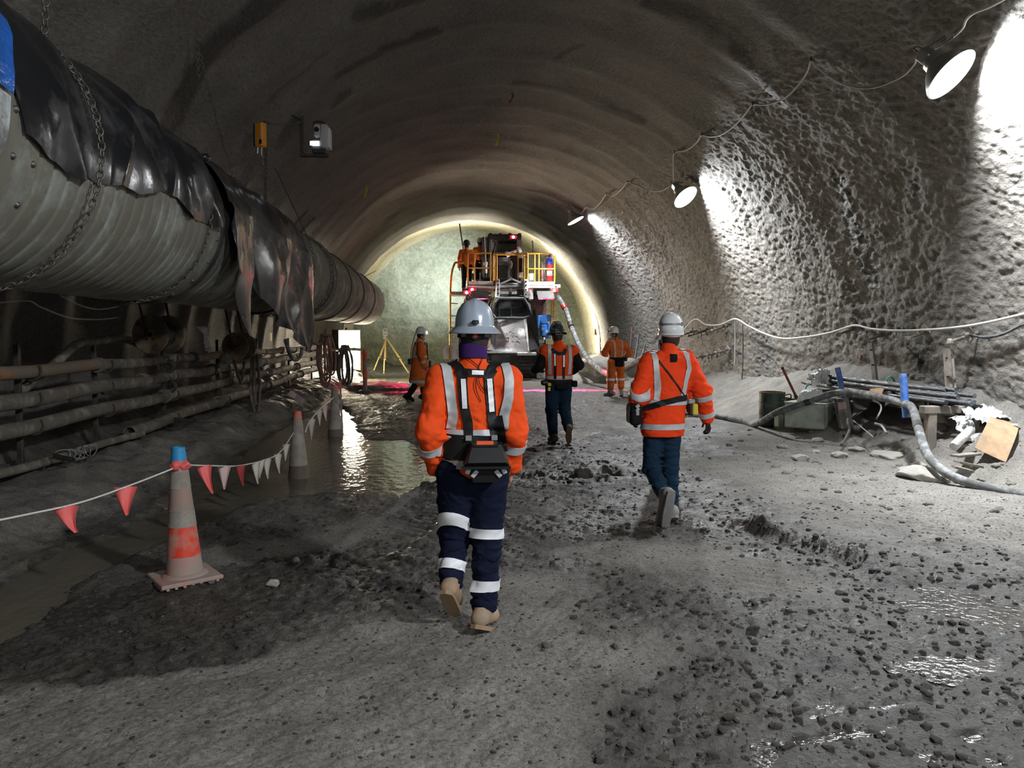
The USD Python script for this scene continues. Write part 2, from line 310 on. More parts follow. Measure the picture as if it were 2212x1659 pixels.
simple('knob_orange', (.75, .10, .03), 0.5, 0.0, 0.05)
simple('boot_tan', (.42, .27, .165), 0.8, 0.0, 0.12, 9.0, dirt=(.30, .23, .165), dirt_amt=0.4)
simple('boot_sole', (.30, .20, .115), 0.8, 0.0, 0.15)
simple('boot_brown', (.17, .12, .09), 0.8, 0.0, 0.2, 9.0, dirt=(.22, .19, .16), dirt_amt=0.45)
simple('boot_grey', (.19, .185, .18), 0.6, 0.0, 0.15, dirt=(.27, .26, .24), dirt_amt=0.4)
simple('glove_blue', (.03, .05, .33), 0.7, 0.0, 0.1)
simple('glove_grey', (.22, .22, .22), 0.8, 0.0, 0.2)
simple('glove_black', (.012, .012, .014), 0.7, 0.0, 0.2)
simple('mask_white', (.72, .72, .70), 0.7, 0.0, 0.06)
simple('yellow_tool', (.62, .50, .04), 0.5, 0.0, 0.1)
mat('cab_glass', {'t': ('transparent_bsdf', {'color': (.75, .80, .74)}), 'gl': ('glossy_bsdf', {'roughness': 0.04}), 'f': ('fresnel', {'IOR': 1.5}), 'm': ('mix_closure', {})},
    [('f.fac', 'm.fac'), ('t.BSDF', 'm.closure1'), ('gl.BSDF', 'm.closure2')], 'm.closure')
# ------------------------------------------------------------------ the tunnel: lining, face, ground
Y0, Y1, YF = -14.0, 37.8, 43.0
def noise2(a, b, c=0.0, o=4, seed=0): return fbm(np.stack(np.broadcast_arrays(a, b, c), -1), o, seed) - 0.5
def lining_r(th, y):
    """Radius of the sprayed lining at angle th (radians, 0 = right, 90 = crown)."""
    arc = th * TR
    r = TR + 0.22 * noise2(arc * .35, y * .35, 0, 2, 3) + 0.045 * noise2(arc * 1.3, y * 1.6, 0, 2, 4)
    ph = y / 1.55 + 0.55 * noise2(arc * .25, y * .3, 0, 2, 5)
    rib = np.abs(np.mod(ph, 1) - .5) * 2
    k = sstep(38, 62, np.degrees(th))
    return r - (.02 + .055 * k) * sstep(0.45, 1.0, rib) * (0.5 + noise2(arc * .4, y * .4, 5., 2, 6) + .4)
STAINS = []          # (list of (arc, y), radius): damp patches and cracks of the lining, seen in the photograph
def stain_px(pts, rad, amt=1.0):
    q = [circ(*p) for p in pts]
    rad *= 1.35; STAINS.append(([(math.atan2(p[2] - TZC, p[0] - TXC) * TR, p[1]) for p in q], rad, amt))
stain_px([(1812, 390), (1835, 470), (1862, 560), (1880, 610)], .16); stain_px([(1835, 640), (1850, 700)], .2, .7)
stain_px([(1420, 10), (1480, 25), (1560, 60), (1610, 90)], .16, .9); stain_px([(1600, 110), (1640, 160), (1690, 225)], .12, .9)
stain_px([(1120, 180), (1200, 195), (1290, 225), (1380, 255)], .16, .9); stain_px([(740, 150), (800, 120), (870, 90), (930, 70)], .16, .85)
stain_px([(375, 265), (405, 190), (450, 110), (530, 40), (590, -20)], .22, .8); stain_px([(780, 25), (820, 15)], .14, .7)
stain_px([(1960, 390), (1985, 450)], .08, .6); stain_px([(2010, 560), (2030, 620)], .09, .6); stain_px([(1540, 170), (1600, 185)], .1, .7)
stain_px([(720, 220), (745, 195)], .12, .7); stain_px([(860, 8), (900, 0)], .12, .7); stain_px([(1200, 130), (1260, 105)], .05, .5)
stain_px([(1310, 560), (1335, 590), (1380, 640)], .06, .6); stain_px([(1290, 520), (1315, 560)], .08, .4)
stain_px([(1870, 760), (1880, 800)], .25, .5); stain_px([(2000, 770), (1960, 800)], .2, .5)
stain_px([(600, 300), (640, 240)], .12, .5); stain_px([(580, 210), (640, 160), (700, 110)], .05, .5)
def seg_d(a, y, pts):
    d = np.full(a.shape, 9.0)
    for (a0, y0), (a1, y1) in zip(pts[:-1], pts[1:]):
        u = np.array([a1 - a0, y1 - y0]); t = np.clip(((a - a0) * u[0] + (y - y0) * u[1]) / max(u @ u, 1e-9), 0, 1)
        d = np.minimum(d, np.hypot(a - a0 - t * u[0], y - y0 - t * u[1]))
    return d
def lining(name, t0, t1, nth, ys, matname, label, fine=0.0, fade=None):
    th = np.radians(np.linspace(t0, t1, nth)); T, Yg = np.meshgrid(th, ys, indexing='ij'); arc = T * TR
    r = lining_r(T, Yg)
    if fine:
        w = 1.0 if fade is None else sstep(fade[0], fade[1], np.degrees(T))
        r = r - w * fine * (1.9 * noise2(arc * 12.5, Yg * 7.5, 1.3, 1, 11) + 1.1 * noise2(arc * 22, Yg * 13, 3., 1, 12))
    n = .16 * noise2(arc * 2.2, Yg * 2.2, 0, 4, 21) + .05 * noise2(arc * 14, Yg * 14, 0, 2, 22)
    st = np.zeros(T.shape)
    for pts, rad, amt in STAINS: st = np.maximum(st, amt * (1 - sstep(.8, 1.15, (seg_d(arc, Yg, pts) + n * min(1, rad * 7)) / rad)))
    v = np.stack([TXC + r * np.cos(T), Yg, TZC + r * np.sin(T)], -1).reshape(-1, 3)
    return obj(name, (v, grid_faces(nth, len(ys))), matname, smooth=True, kind='structure', label=label, prim={'stain': st.ravel()})
yc = np.arange(Y0, Y1 + .01, .14)
yr = np.concatenate([np.arange(Y0, 4.5, .14), np.arange(4.5, 15.5, .024), np.arange(15.5, 26, .04), np.arange(26, Y1 + .02, .09)])
lining('wall_right', -14, 58, 370, yr, 'shotcrete', 'rough grey sprayed concrete right wall', 0.026, (57, 46))
lining('ceiling', 57.8, 128, 110, yc, 'shotcrete', 'dark sprayed concrete tunnel crown')
lining('wall_left', 127.8, 198, 110, yc, 'shotcrete', 'dark sprayed concrete left wall behind the duct')
# freshly lined last metres, a little wider than the finished lining
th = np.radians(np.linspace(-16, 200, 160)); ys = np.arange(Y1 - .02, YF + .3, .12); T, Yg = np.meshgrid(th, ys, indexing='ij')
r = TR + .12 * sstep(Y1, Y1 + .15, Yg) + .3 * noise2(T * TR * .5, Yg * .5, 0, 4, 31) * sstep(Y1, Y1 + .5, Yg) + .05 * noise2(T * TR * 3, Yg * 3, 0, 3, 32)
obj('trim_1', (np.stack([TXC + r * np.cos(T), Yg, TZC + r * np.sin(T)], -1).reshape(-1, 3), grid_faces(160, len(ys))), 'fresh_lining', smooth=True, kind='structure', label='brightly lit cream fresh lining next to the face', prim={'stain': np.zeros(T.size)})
# the face: rough sprayed rock with a horizontal step
xs, zs = np.linspace(-5.6, 7.8, 170), np.linspace(-.6, 7.6, 110); X, Z = np.meshgrid(xs, zs, indexing='ij')
yy = YF + .5 * noise2(X * .5, Z * .5, 0, 4, 41) + .16 * noise2(X * 2.2, Z * 3.4, 0, 4, 42)
ledge = 2.45 + .25 * noise2(X * .8, 0, 0, 3, 43) - .04 * X
yy -= .17 * (1 - sstep(ledge - .05, ledge + .05, Z)); top = 6.1 + .5 * noise2(X * .9, 3, 0, 3, 44); yy -= .3 * sstep(top - .05, top + .1, Z)
band = np.exp(-((Z - 4.6 - .4 * noise2(X, 7, 0, 3, 45)) / .05)**2) * (X < -1); yy += .07 * band
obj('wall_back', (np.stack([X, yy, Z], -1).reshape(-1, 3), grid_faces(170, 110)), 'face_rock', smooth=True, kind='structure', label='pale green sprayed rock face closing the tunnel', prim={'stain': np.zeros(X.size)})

# ground ---------------------------------------------------------------------------------------------
PUD = [(-2.5, 4.3), (-2.45, 3.4), (-2.75, 3.4), (-3.0, 5.0), (-2.95, 6.1), (-2.72, 7.1), (-2.70, 8.6), (-2.85, 12.2), (-2.80, 13.9), (-2.84, 17.7), (-2.4, 18.3), (-1.9, 15.5), (-1.45, 12.7), (-.75, 12.6), (-.30, 10.9), (-.22, 9.3), (-.60, 8.3), (-1.3, 8.55), (-2.0, 8.0), (-2.35, 6.6), (-2.5, 5.6)]
PUDDLES = [(Polygon(PUD), 'pud', .10), (Polygon([(2.7, 4.75), (3.15, 5.0), (3.6, 4.6), (3.5, 4.1), (3.1, 4.25)]), 'a', .05), (Polygon([(2.2, 3.75), (2.5, 3.95), (2.9, 3.85), (2.75, 3.6), (2.4, 3.58)]), 'b', .045),
           (Polygon([(1.85, 13.4), (2.2, 13.8), (2.6, 13.4), (2.3, 12.9)]), 'c', .05), (Polygon([(-1.6, 21.5), (-.4, 22.2), (-.5, 23.4), (-1.9, 23.0)]), 'd', .05), (Polygon([(-3.0, 27.5), (-.6, 28.5), (-.8, 31.5), (-3.0, 31)]), 'e', .06),
           (Polygon([(-.9, 17.0), (-.6, 17.3), (-.35, 17.0), (-.6, 16.8)]), 'f', .04), (Polygon([(1.15, 2.9), (1.4, 3.3), (1.85, 3.42), (2.25, 3.3), (2.2, 2.7), (1.6, 2.6)]), 'h', .03),
           (Polygon([(-.15, 8.9), (.1, 9.1), (.3, 8.8), (.05, 8.6)]), 'g', .05)]
def poly_sd(P, x, y):
    """Signed distance to the polygon, positive inside."""
    q = np.asarray(P.exterior.coords)[:-1]; d = np.full(x.shape, 99.0)
    for a, b in zip(q, np.roll(q, -1, 0)):
        u = b - a; t = np.clip(((x - a[0]) * u[0] + (y - a[1]) * u[1]) / (u @ u), 0, 1); d = np.minimum(d, np.hypot(x - a[0] - t * u[0], y - a[1] - t * u[1]))
    ins = shapely.contains_xy(P, x.ravel(), y.ravel()).reshape(x.shape)
    return np.where(ins, d, -d)
def base_z(x, y):
    """Smooth ground: a bank along the left wall and a rising heap along the right wall."""
    bl = -2.95 + .12 * noise2(y * .6, 1., 0, 3, 51) * 2
    z = .27 * sstep(0, 1, (bl - x) / .75) + .35 * sstep(0, 1, (bl - 1.25 - x) / 1.0)
    br = 5.75 + .35 * noise2(y * .35, 2., 0, 3, 52) * 2 - .25 * sstep(12, 18, y) + 0.35 * (1 - sstep(5, 8.5, y)) * 0
    k = .75 * sstep(7.5, 10, y) * (1 - .65 * sstep(14, 19, y)) + .28
    return z + k * np.clip((x - br) / 1.5, 0, 1.2)**1.3
def height(x, y, fine=True):
    z = base_z(x, y)
    z = z + .07 * noise2(x * .5, y * .35, 0, 3, 61)
    if not fine: return z
    wet = wet_of(x, y)
    lump = fbm(np.stack([x * 5, y * 5, 0 * x], -1), 4, 62)
    flat = 1 - .75 * sstep(.35, .6, noise2(x * .45, y * .45, 9., 3, 63) + .5) * (1 - wet)
    near = sstep(-2.9, -2.5, x)
    z = z + flat * (.035 * (lump - .5) + .040 * (fbm(np.stack([x * 12, y * 13, 0 * x], -1), 3, 64) - .5) * (0.35 + .65 * wet) + .015 * noise2(x * 38, y * 42, 0, 1, 65))
    z = z + .04 * np.maximum(lump - .55, 0) * wet + (.20 * noise2(x * 3.2, y * 1.6, 6., 3, 75) + .09 * noise2(x * 8, y * 5, 6., 3, 80)) * sstep(-2.95, -3.3, x) + (.16 * noise2(x * 1.8, y * 1.4, 4., 4, 78) + .05 * noise2(x * 6, y * 6, 4., 2, 79)) * sstep(5.5, 6.2, x)
    # ruts of tyres
    for (x0, y0, x1, y1, w, dep) in RUTS:
        u = np.array([x1 - x0, y1 - y0]); L = np.linalg.norm(u); u /= L; s = (x - x0) * u[0] + (y - y0) * u[1]; c = -(x - x0) * u[1] + (y - y0) * u[0] + .12 * noise2(s * .5, 3., 0, 2, 66)
        c = c + .35 * noise2(s * .45, 8., x0, 2, 70); m = (1 - sstep(w * .8, w * 1.2, np.abs(c))) * sstep(.40, .60, noise2(x * .6, y * .4, 8., 2, 76) + .5) * sstep(0, .5, s) * (1 - sstep(L - .5, L, s))
        ed = np.exp(-((np.abs(c) - w * 1.2) / .07)**2) * sstep(0, .5, s) * (1 - sstep(L - .5, L, s))
        bars = .5 + .5 * np.sin((s + .35 * np.abs(c)) * 2 * np.pi / .13)
        patch = sstep(.42, .56, noise2(x * 1.1, y * 1.1, 4., 3, 67) + .5)
        z = z - dep * m + dep * .45 * ed * lump + .017 * (sstep(.35, .75, bars) - .5) * m * patch
    # pushed-up muddy ridge right of the middle
    d = seg_d(x, y, [(2.5, 6.6), (2.75, 6.0), (2.95, 5.5), (3.05, 4.9), (3.4, 4.6)]); z = z + .10 * np.exp(-(d / .11)**2) * (.3 + 1.4 * lump)
    d = seg_d(x, y, [(.3, 9.35), (1.2, 9.2), (2.0, 9.35)]); z = z - .06 * np.exp(-(d / .16)**2) + .05 * np.exp(-((d - .28) / .12)**2) * lump
    for P, _, dep in PUDDLES:
        x0, y0, x1, y1 = P.bounds; k = (x > x0 - .6) & (x < x1 + .6) & (y > y0 - .6) & (y < y1 + .6)
        if not k.any(): continue
        big = _ in 'pude'; sd = poly_sd(P, x[k], y[k]) + (.22 if big else .5) * noise2(x[k] * 2.2, y[k] * 2.2, 0, 4, 68)
        tgt = -.03 - dep * .5 if big else (-.036 + .055 * noise2(x[k] * 6, y[k] * 9, 0, 4, 77) if _ != 'h' else -.014 - .034 * sstep(.55, .85, .5 + .5 * np.sin((y[k] - .22 * x[k]) * 2 * np.pi / .17)) * sstep(.50, .60, noise2(x[k] * 5.5, y[k] * 5.5, 2., 2, 81) + .5) + .055 * noise2(x[k] * 9, y[k] * 11, 0, 4, 82)); zz = z[k]; z[k] = zz + ((np.minimum(zz, tgt) if big else tgt) - zz) * sstep(-.16, .10, sd) * (x[k] > -3.05)
    return z
RUTS = [(1.15, 1.9, 2.3, 6.5, .22, .03), (2.5, 2.2, 4.6, 8.0, .2, .025), (-.9, 5.0, 1.0, 14.0, .25, .03), (1.4, 8.5, 1.0, 22.0, .25, .035), (3.0, 8.0, 3.2, 20.0, .25, .03)]
DRY = [([(3.6, 9.6), (4.4, 8.0), (5.0, 6.5), (5.6, 5.0)], .85, 1.0), ([(4.8, 12.0), (5.3, 9.5), (6.2, 7.0)], .8, .7), ([(-1.9, 3.3), (-1.2, 3.45), (-.3, 4.0), (.5, 5.0)], .55, 1.0), ([(-1.6, 2.4), (.1, 2.6), (.8, 3.6)], .95, .85), ([(-1.75, 5.95), (-1.1, 6.3), (-.6, 6.9)], .28, .55), ([(1.3, 5.9), (1.9, 5.6), (2.2, 5.1)], .32, .7), ([(.8, 7.2), (1.0, 6.2)], .4, .45), ([(5.6, 16), (5.9, 13)], .8, .55), ([(-4.0, 3), (-3.7, 7), (-3.6, 11), (-3.4, 16)], .55, .5), ([(1.2, 13.2), (2.6, 13.3)], .4, .6), ([(.6, 16), (2.5, 17)], .8, .2)]
WETD = [([(-1.9, 4.85), (-1.3, 4.75), (-.6, 5.6)], .42, 1.0), ([(-2.4, 4.2), (-1.7, 4.0), (-1.1, 4.15)], .2, 1.0), ([(-1.0, 5.6), (-.75, 5.7)], .4, .9), ([(2.4, 6.8), (2.9, 5.6), (3.2, 4.8), (4.0, 4.2)], .55, 1.0), ([(3.0, 4.8), (2.6, 3.9), (3.2, 3.6)], .5, .9), ([(.9, 3.0), (1.4, 3.7)], .35, .55), ([(1.2, 3.2), (2.2, 3.1), (2.9, 3.0)], .7, .75), ([(1.0, 4.7), (1.9, 4.3), (2.6, 3.6)], .6, .55), ([(1.0, 6.8), (2.6, 7.4)], .6, .5), ([(1.4, 10.5), (3.2, 9.4)], .9, .5), ([(.8, 12.5), (2.5, 17), (3.0, 21)], 1.1, .5), ([(0, 9), (2, 9.3)], .5, .8), ([(.6, 6.9), (1.6, 6.75)], .3, .8), ([(-.4, 14), (0, 20), (0, 27)], 1.1, .7)]
def wet_of(x, y):
    w = .74 + .55 * noise2(x * .55, y * .4, 2., 4, 71) + .35 * noise2(x * 2.6, y * 2.0, 2., 3, 72)
    n = .55 * noise2(x * 1.1, y * 1.1, 0, 4, 73)
    for L_, r_, a_ in DRY: d = seg_d(x, y, L_); w = w - 1.0 * a_ * (1 - sstep(.5, 1.35, d / r_ + n))
    for L_, r_, a_ in WETD: d = seg_d(x, y, L_); w = w + .9 * a_ * (1 - sstep(.6, 1.25, d / r_ + n))
    w = w - .5 * sstep(5.0, 6.0, x)
    return np.clip(w, 0, 1)
gx = np.concatenate([np.arange(-6.4, -3.4, .06), np.arange(-3.4, 5.2, .019), np.arange(5.2, 8.0, .032)])
gy = np.concatenate([np.arange(Y0, 1.6, .2), np.arange(1.6, 7.5, .018), np.arange(7.5, 14, .032), np.arange(14, 25, .07), np.arange(25, YF + .6, .13)])
GX, GY = np.meshgrid(gx, gy, indexing='ij'); GZ = height(GX.copy(), GY)
wet = wet_of(GX, GY)
for P, _, dep in PUDDLES:
    x0, y0, x1, y1 = P.bounds; k = (GX > x0 - .6) & (GX < x1 + .6) & (GY > y0 - .6) & (GY < y1 + .6)
    wet[k] = np.maximum(wet[k], sstep(-.35, 0, poly_sd(P, GX[k], GY[k]) + .2 * noise2(GX[k] * 2, GY[k] * 2, 0, 3, 69)))
obj('floor', (np.stack([GX, GY, GZ], -1).reshape(-1, 3), grid_faces(len(gx), len(gy))), 'ground', smooth=True, kind='structure', label='churned grey mud floor with wheel ruts and damp patches', prim={'wet': wet.ravel()})
from scipy.interpolate import RegularGridInterpolator
_gi = RegularGridInterpolator((gx, gy), GZ, bounds_error=False, fill_value=None)
def gz(x, y): return float(_gi((x, y)))
WATER = {'pud': 'long brown puddle in the gutter along the left bank', 'a': 'glistening puddle behind the muddy ridge at the right', 'b': 'small shiny puddle in the right foreground mud', 'c': 'small bright puddle beyond the denim-trousered walker', 'd': 'reflecting puddle before the leaning rubber-based bollard', 'e': 'wide shallow puddle in front of the survey tripod', 'h': 'thin wet strips in the tyre print of the right foreground', 'f': 'tiny round puddle left of the side-facing worker', 'g': 'small puddle at the left elbow of the nearest walker'}
for P, k, dep in PUDDLES:
    q = np.asarray(P.buffer(.12 if k in 'pude' else .04).simplify(.02).exterior.coords)[:-1]; pv, pf = trimesh.creation.triangulate_polygon(Polygon(q), engine='earcut')
    obj('puddle', (np.column_stack([pv, np.full(len(pv), -.03)]), pf), 'muddy_water' if k in 'pude' else 'puddle_water', label=WATER[k], cat='puddle')

# dome lamps along the right wall -----------------------------------------------------------------
def dome_lamp(p, axis, label, first=None, lens='lamp_lens'):
    Mx = frame(p, -np.asarray(axis, float))
    if first is not None: return copy_of(first, 'dome_lamp', p, label=label, M=Mx[:3, :3])
    t = thing('dome_lamp', label, 'lamp', p, group=None, rot=Mx[:3, :3])
    REC = .085
    out = [(.085, .30), (.12, .27), (.13, .20), (.20, .14), (.27, .05), (.30, 0), (.305, -.02)]
    inn = [(.29, -.02), (.285, 0), (.255, .05), (.19, .125), (.11, .17), (0, .18)]
    obj('reflector_dome', cat([lathe([(0, .30)] + out + inn[:1], 40)]), 'lamp_shell', t, smooth=35)
    obj('reflector_lining', lathe(inn, 40), 'lamp_inside', t, smooth=40)
    obj('lens', lathe([(.215, .092), (.15, .078), (.08, .072), (0, .07)], 40), lens, t, smooth=True)
    obj('driver_box', bx((0, 0, .37), (.15, .15, .15), .02), 'lamp_shell', t)
    obj('hook', tube([(.05 * math.cos(a) , 0, .49 + .05 * math.sin(a)) for a in np.linspace(-1.3, 4.2, 14)], .009, 8), 'chain_steel', t, smooth=True)
    return t
LAX = (.44, -.54, -.72)
lamp1 = dome_lamp(circ(2052, 160, 5.72), LAX, 'nearest glaring white dome lamp, hanging high at the upper right wall', lens='lamp_lens_bright')
lamp2 = dome_lamp(circ(1480, 425, 5.75), LAX, 'middle dome lamp of the wall row, glowing as a white ellipse')
dome_lamp(circ(1243, 476, 5.68), (.45, -.12, -.88), 'far dome lamp of the wall row, tilted towards the wall above the machine', lamp2)
dome_lamp((4.7, -1.2, 4.9), (-.65, .35, -.75), 'dome lamp of the wall row behind the camera, first one back', lamp2)
dome_lamp((4.7, -9.5, 4.9), (-.65, .35, -.75), 'dome lamp of the wall row behind the camera, second one back', lamp2)
# ------------------------------------------------------------------ ventilation duct, tarps, chains
DX, DZ, DR = -3.04, 2.77, .80
def dpt(phi, y, r=DR): return np.array([DX + r * math.cos(phi), y, DZ + r * math.sin(phi)])
def duct_section(y0, y1, r, ribs=True, b0=.3, b1=.3, wall=.012, droop=0):
    ys, rs = [y0, y0, y0 + b0], [r - wall, r, r]
    y = y0 + b0
    while ribs and y + .17 < y1 - b1:
        ys += [y + .045, y + .06, y + .075, y + .09, y + .105]; rs += [r + .004, r - .006, r - .02, r - .006, r + .004]; y += .17
    ys += [y1, y1, y1 - .05]; rs += [r, r - .03, r - .03]
    n = 72; a = np.linspace(0, 2 * np.pi, n, endpoint=False); ys, rs = np.array(ys), np.array(rs)
    v = np.stack([DX + rs[:, None] * np.cos(a), np.repeat(ys[:, None], n, 1), DZ + rs[:, None] * np.sin(a)], -1)
    k = .014 * (fbm(np.stack([v[..., 0] * 2, v[..., 1] * 1.5, v[..., 2] * 2], -1), 3, 81) - .5)
    v[..., 0] += k * np.cos(a); v[..., 2] += k * np.sin(a); m = len(ys); f = []
    i = np.arange(m - 1)[:, None] * n; kk = np.arange(n)[None]; k2 = (kk + 1) % n
    f = np.vstack([np.stack([i + kk, i + k2, i + n + k2], -1).reshape(-1, 3), np.stack([i + kk, i + n + k2, i + n + kk], -1).reshape(-1, 3)])
    return v.reshape(-1, 3), f[:, ::-1]
duct = thing('ventilation_duct', 'huge ribbed grey steel ventilation duct slung along the upper left wall', 'duct', (DX, 2.6, DZ))
SEC = [(2.2, 4.5, .81, False, .3, .3), (4.5, 8.2, .80, True, .12, .36), (8.26, 12.9, .775, True, .3, .2), (12.9, 15.9, .785, True, .1, .3), (15.95, 18.8, .785, True, .5, .2), (18.85, 21.6, .78, True, .3, .2), (21.65, 24.8, .78, True, .3, .2), (24.85, 28.6, .78, True, .3, .25)]
for y0, y1, r, rb, b0, b1 in SEC:
    sp = obj('duct_section', duct_section(y0, y1, r, rb, b0, b1), 'duct_steel', duct, smooth=35, world=True)
    for yy in (y0 + .12, y1 - .1):
        near_ = y0 < 5
        ms = [xf(lathe([(0, .018), (.011, .016), (.02, .004), (.021, -.01)], 8), frame(dpt(a, yy, r), (math.cos(a), 0, math.sin(a)))) for a in np.radians(np.arange(-150, 170, 17.0))]
        if near_: [obj('rivet', m_, 'chain_steel', sp, smooth=40, world=True) for m_ in ms[4:13]]
        else: obj('rivet_row', cat(ms), 'chain_steel', sp, smooth=40, world=True, kind='stuff')
for yy, r in ((8.22, .80), (12.9, .79), (15.93, .79), (18.82, .79), (21.62, .785), (24.82, .785)):
    obj('joint_band', xf(lathe([(r - .02, -.05), (r + .012, -.05), (r + .024, -.02), (r + .024, .02), (r + .012, .05), (r - .02, .05)], 72), frame((DX, yy, DZ), (0, 1, 0))), 'dark_steel', duct, smooth=40, world=True)
def interp(x, P): P = np.array(P, float); return np.interp(x, P[:, 0], P[:, 1])
def cylhit(px, py, r=DR):
    d = ray(px, py); o = CP - np.array([DX, 0, DZ]); a = d[0]**2 + d[2]**2; b = 2 * (o[0]*d[0] + o[2]*d[2]); c = o[0]**2 + o[2]**2 - r*r; q = max(b*b - 4*a*c, 0)
    p = CP + d * ((-b - math.sqrt(q)) / 2 / a); return p[1], math.atan2(p[2] - DZ, p[0] - DX)
def folds(u, v, seed, amp=.05, sx=1.0):
    n = fbm(np.stack([u * 1.5 * sx + .7 * v, v * .55, 0 * u], -1), 1, seed); m = fbm(np.stack([u * 3.4 * sx - .9 * v, v * 1.2, 0 * u + 3], -1), 1, seed + 5); k = fbm(np.stack([u * 7 * sx + v, v * 3, 0 * u + 6], -1), 1, seed + 9)
    return amp * (1 - np.abs(2 * n - 1) * 2.0) + amp * .55 * (1 - np.abs(2 * m - 1) * 2) + amp * .10 * (1 - np.abs(2 * k - 1) * 2) * (sx > .7)
def drape(y0, y1, lowedge, nu, nv, seed, back=200, off=.03, amp=.045, puff=None, skew=0.0):
    """Sheet lying on the duct from the angle lowedge(y) over the top to the back."""
    ys = np.linspace(y0, y1, nu); P = np.zeros((nu, nv, 3))
    for i, y in enumerate(ys):
        lo = lowedge(y); ph = np.linspace(lo, math.radians(back), nv)
        r = DR + off + np.maximum(folds(np.full(nv, y), ph, seed, amp), -.02) + (puff(y, ph) if puff else 0)
        P[i] = np.stack([DX + r * np.cos(ph), y + .05 * np.sin(ph * 5 + y * 2) - skew * (1 - np.sin(ph)), DZ + r * np.sin(ph)], -1)
    return sheet(P, .005)
pts = sorted(cylhit(*p) for p in [(48, 292), (90, 345), (130, 370), (175, 385), (212, 396), (255, 405), (300, 421), (345, 414), (372, 424), (392, 465), (430, 480), (472, 494)])
pts = [(y, a) for y, a in pts]
low1 = lambda y: interp(y, pts) + .05 * (fbm(np.array([[y * 4, 0, 0]]), 2, 91)[0] - .5)
obj('tarpaulin', drape(4.40, 8.05, low1, 150, 70, 92, puff=lambda y, ph: .10 * np.exp(-((ph - 1.75) / .7)**2) * (1 + .5 * math.sin(y * 3))), 'black_plastic', smooth=50, label='black plastic sheet draped over the near duct behind the chain', cat='tarpaulin')
obj('tarpaulin', drape(2.4, 4.58, lambda y: math.radians(-12 + 9 * math.sin(y * 4)), 90, 70, 94, off=.05, amp=.06, skew=.36), 'clear_wrap', smooth=50, label='crumpled clear plastic wrap at the far left end of the duct', cat='plastic wrap')
obj('tarpaulin', drape(3.7, 4.56, lambda y: math.radians(9 + 8 * (4 - y)), 40, 24, 94, back=30, off=.075, amp=.06, skew=.36), 'blue_print', smooth=50, label='blue plastic scrap on the clear wrap at the left edge', cat='plastic sheet')
def hang_sheet(y0, y1, zlow, nu, nv, seed, xo=.05, phi0=math.radians(195), ztop=None, amp=.07):
    """Sheet over the duct's top that falls free from its right side down to zlow(y)."""
    ys = np.linspace(y0, y1, nu); P = np.zeros((nu, nv, 3)); na = int(nv * .45); ph = np.linspace(phi0, math.radians(12), na)
    for i, y in enumerate(ys):
        f1 = np.maximum(folds(np.full(na, y), ph, seed, .05, .5), -.015); r = DR + .035 + f1
        A = np.stack([DX + r * np.cos(ph), np.full(na, y), DZ + r * np.sin(ph)], -1)
        t = np.linspace(0, 1, nv - na + 1)[1:]; z0 = A[-1, 2]; z = z0 + (zlow(y) - z0) * t
        fx = folds(np.full(len(t), y), (2 - z), seed + 2, amp, .55) * (.3 + t)
        X = A[-1, 0] + xo * t**.7 + fx - .10 * t**2; Yv = y + (.06 * np.sin(z * 5 + i * .02) - .10 * (t**2) * (y - (y0 + y1) / 2) * .9)
        P[i, :na] = A; P[i, na:] = np.stack([X, Yv, z], -1)
    return sheet(P, .005)
hs = thing('tarpaulin', 'shiny black plastic sheet hanging in two tongues below the duct', 'tarpaulin', (DX, 10.3, DZ))
obj('sheet', hang_sheet(8.15, 9.25, lambda y: interp(y, [(8.15, 2.75), (8.4, 2.1), (8.72, 1.64), (8.85, 1.62), (9.05, 2.05), (9.25, 2.5)]), 50, 70, 101), 'black_plastic', hs, smooth=50, world=True)
obj('sheet', hang_sheet(9.1, 12.75, lambda y: interp(y, [(9.1, 2.45), (9.45, 2.08), (10.2, 1.86), (11, 1.74), (11.8, 1.56), (12.55, 1.38), (12.75, 1.36)]), 130, 80, 103, amp=.10), 'black_plastic', hs, smooth=50, world=True)
for i, (y, a) in enumerate(((8.5, .9), (9.0, 1.1))): obj('knot', xf(rock((0, 0, 0), (.07, .10, .05), 300 + i), frame(dpt(a, y, DR + .06), (0, 0, 1))), 'black_plastic', hs, smooth=50, world=True)
def link(p, d, side, L=.062, r=.0055, n=9):
    d = d / np.linalg.norm(d); s = side - d * (side @ d); s /= np.linalg.norm(s); a = np.linspace(0, 2 * np.pi, n, endpoint=False)
    return tube([p + d * (L / 2 * math.cos(t) * (1.0)) + s * (L * .32 * math.sin(t)) for t in a], r, 5, closed=True)
def chain(name_label, P, parts=True, pitch=.046, scale=1.0, group=None, catname='chain'):
    P = np.asarray(P, float); s = np.concatenate([[0], np.cumsum(np.linalg.norm(np.diff(P, axis=0), axis=1))]); n = int(s[-1] / (pitch * scale)); ms = []
    t = thing('hanging_chain', name_label, catname, P[0], group=group) if parts else None
    for i in range(n):
        u = (i + .5) * pitch * scale; q = np.array([np.interp(u, s, P[:, k]) for k in range(3)]); q2 = np.array([np.interp(u + .01, s, P[:, k]) for k in range(3)])
        m = link(q, q2 - q + 1e-9, np.array([1, .2, .1]) if i % 2 else np.array([.1, .2, 1.0]) + np.array([0, 1, 0]) * .8, .062 * scale, .0058 * scale)
        if parts: obj('link', m, 'chain_steel', t, smooth=True, world=True)
        else: ms.append(m)
    if not parts: obj('hanging_chain', cat(ms), 'chain_steel', smooth=True, label=name_label, cat=catname, group=group)
def sling(y, r, a0, a1, n=40, lean=0): return [dpt(a, y + lean * math.sin(a), r) for a in np.radians(np.linspace(a0, a1, n))]
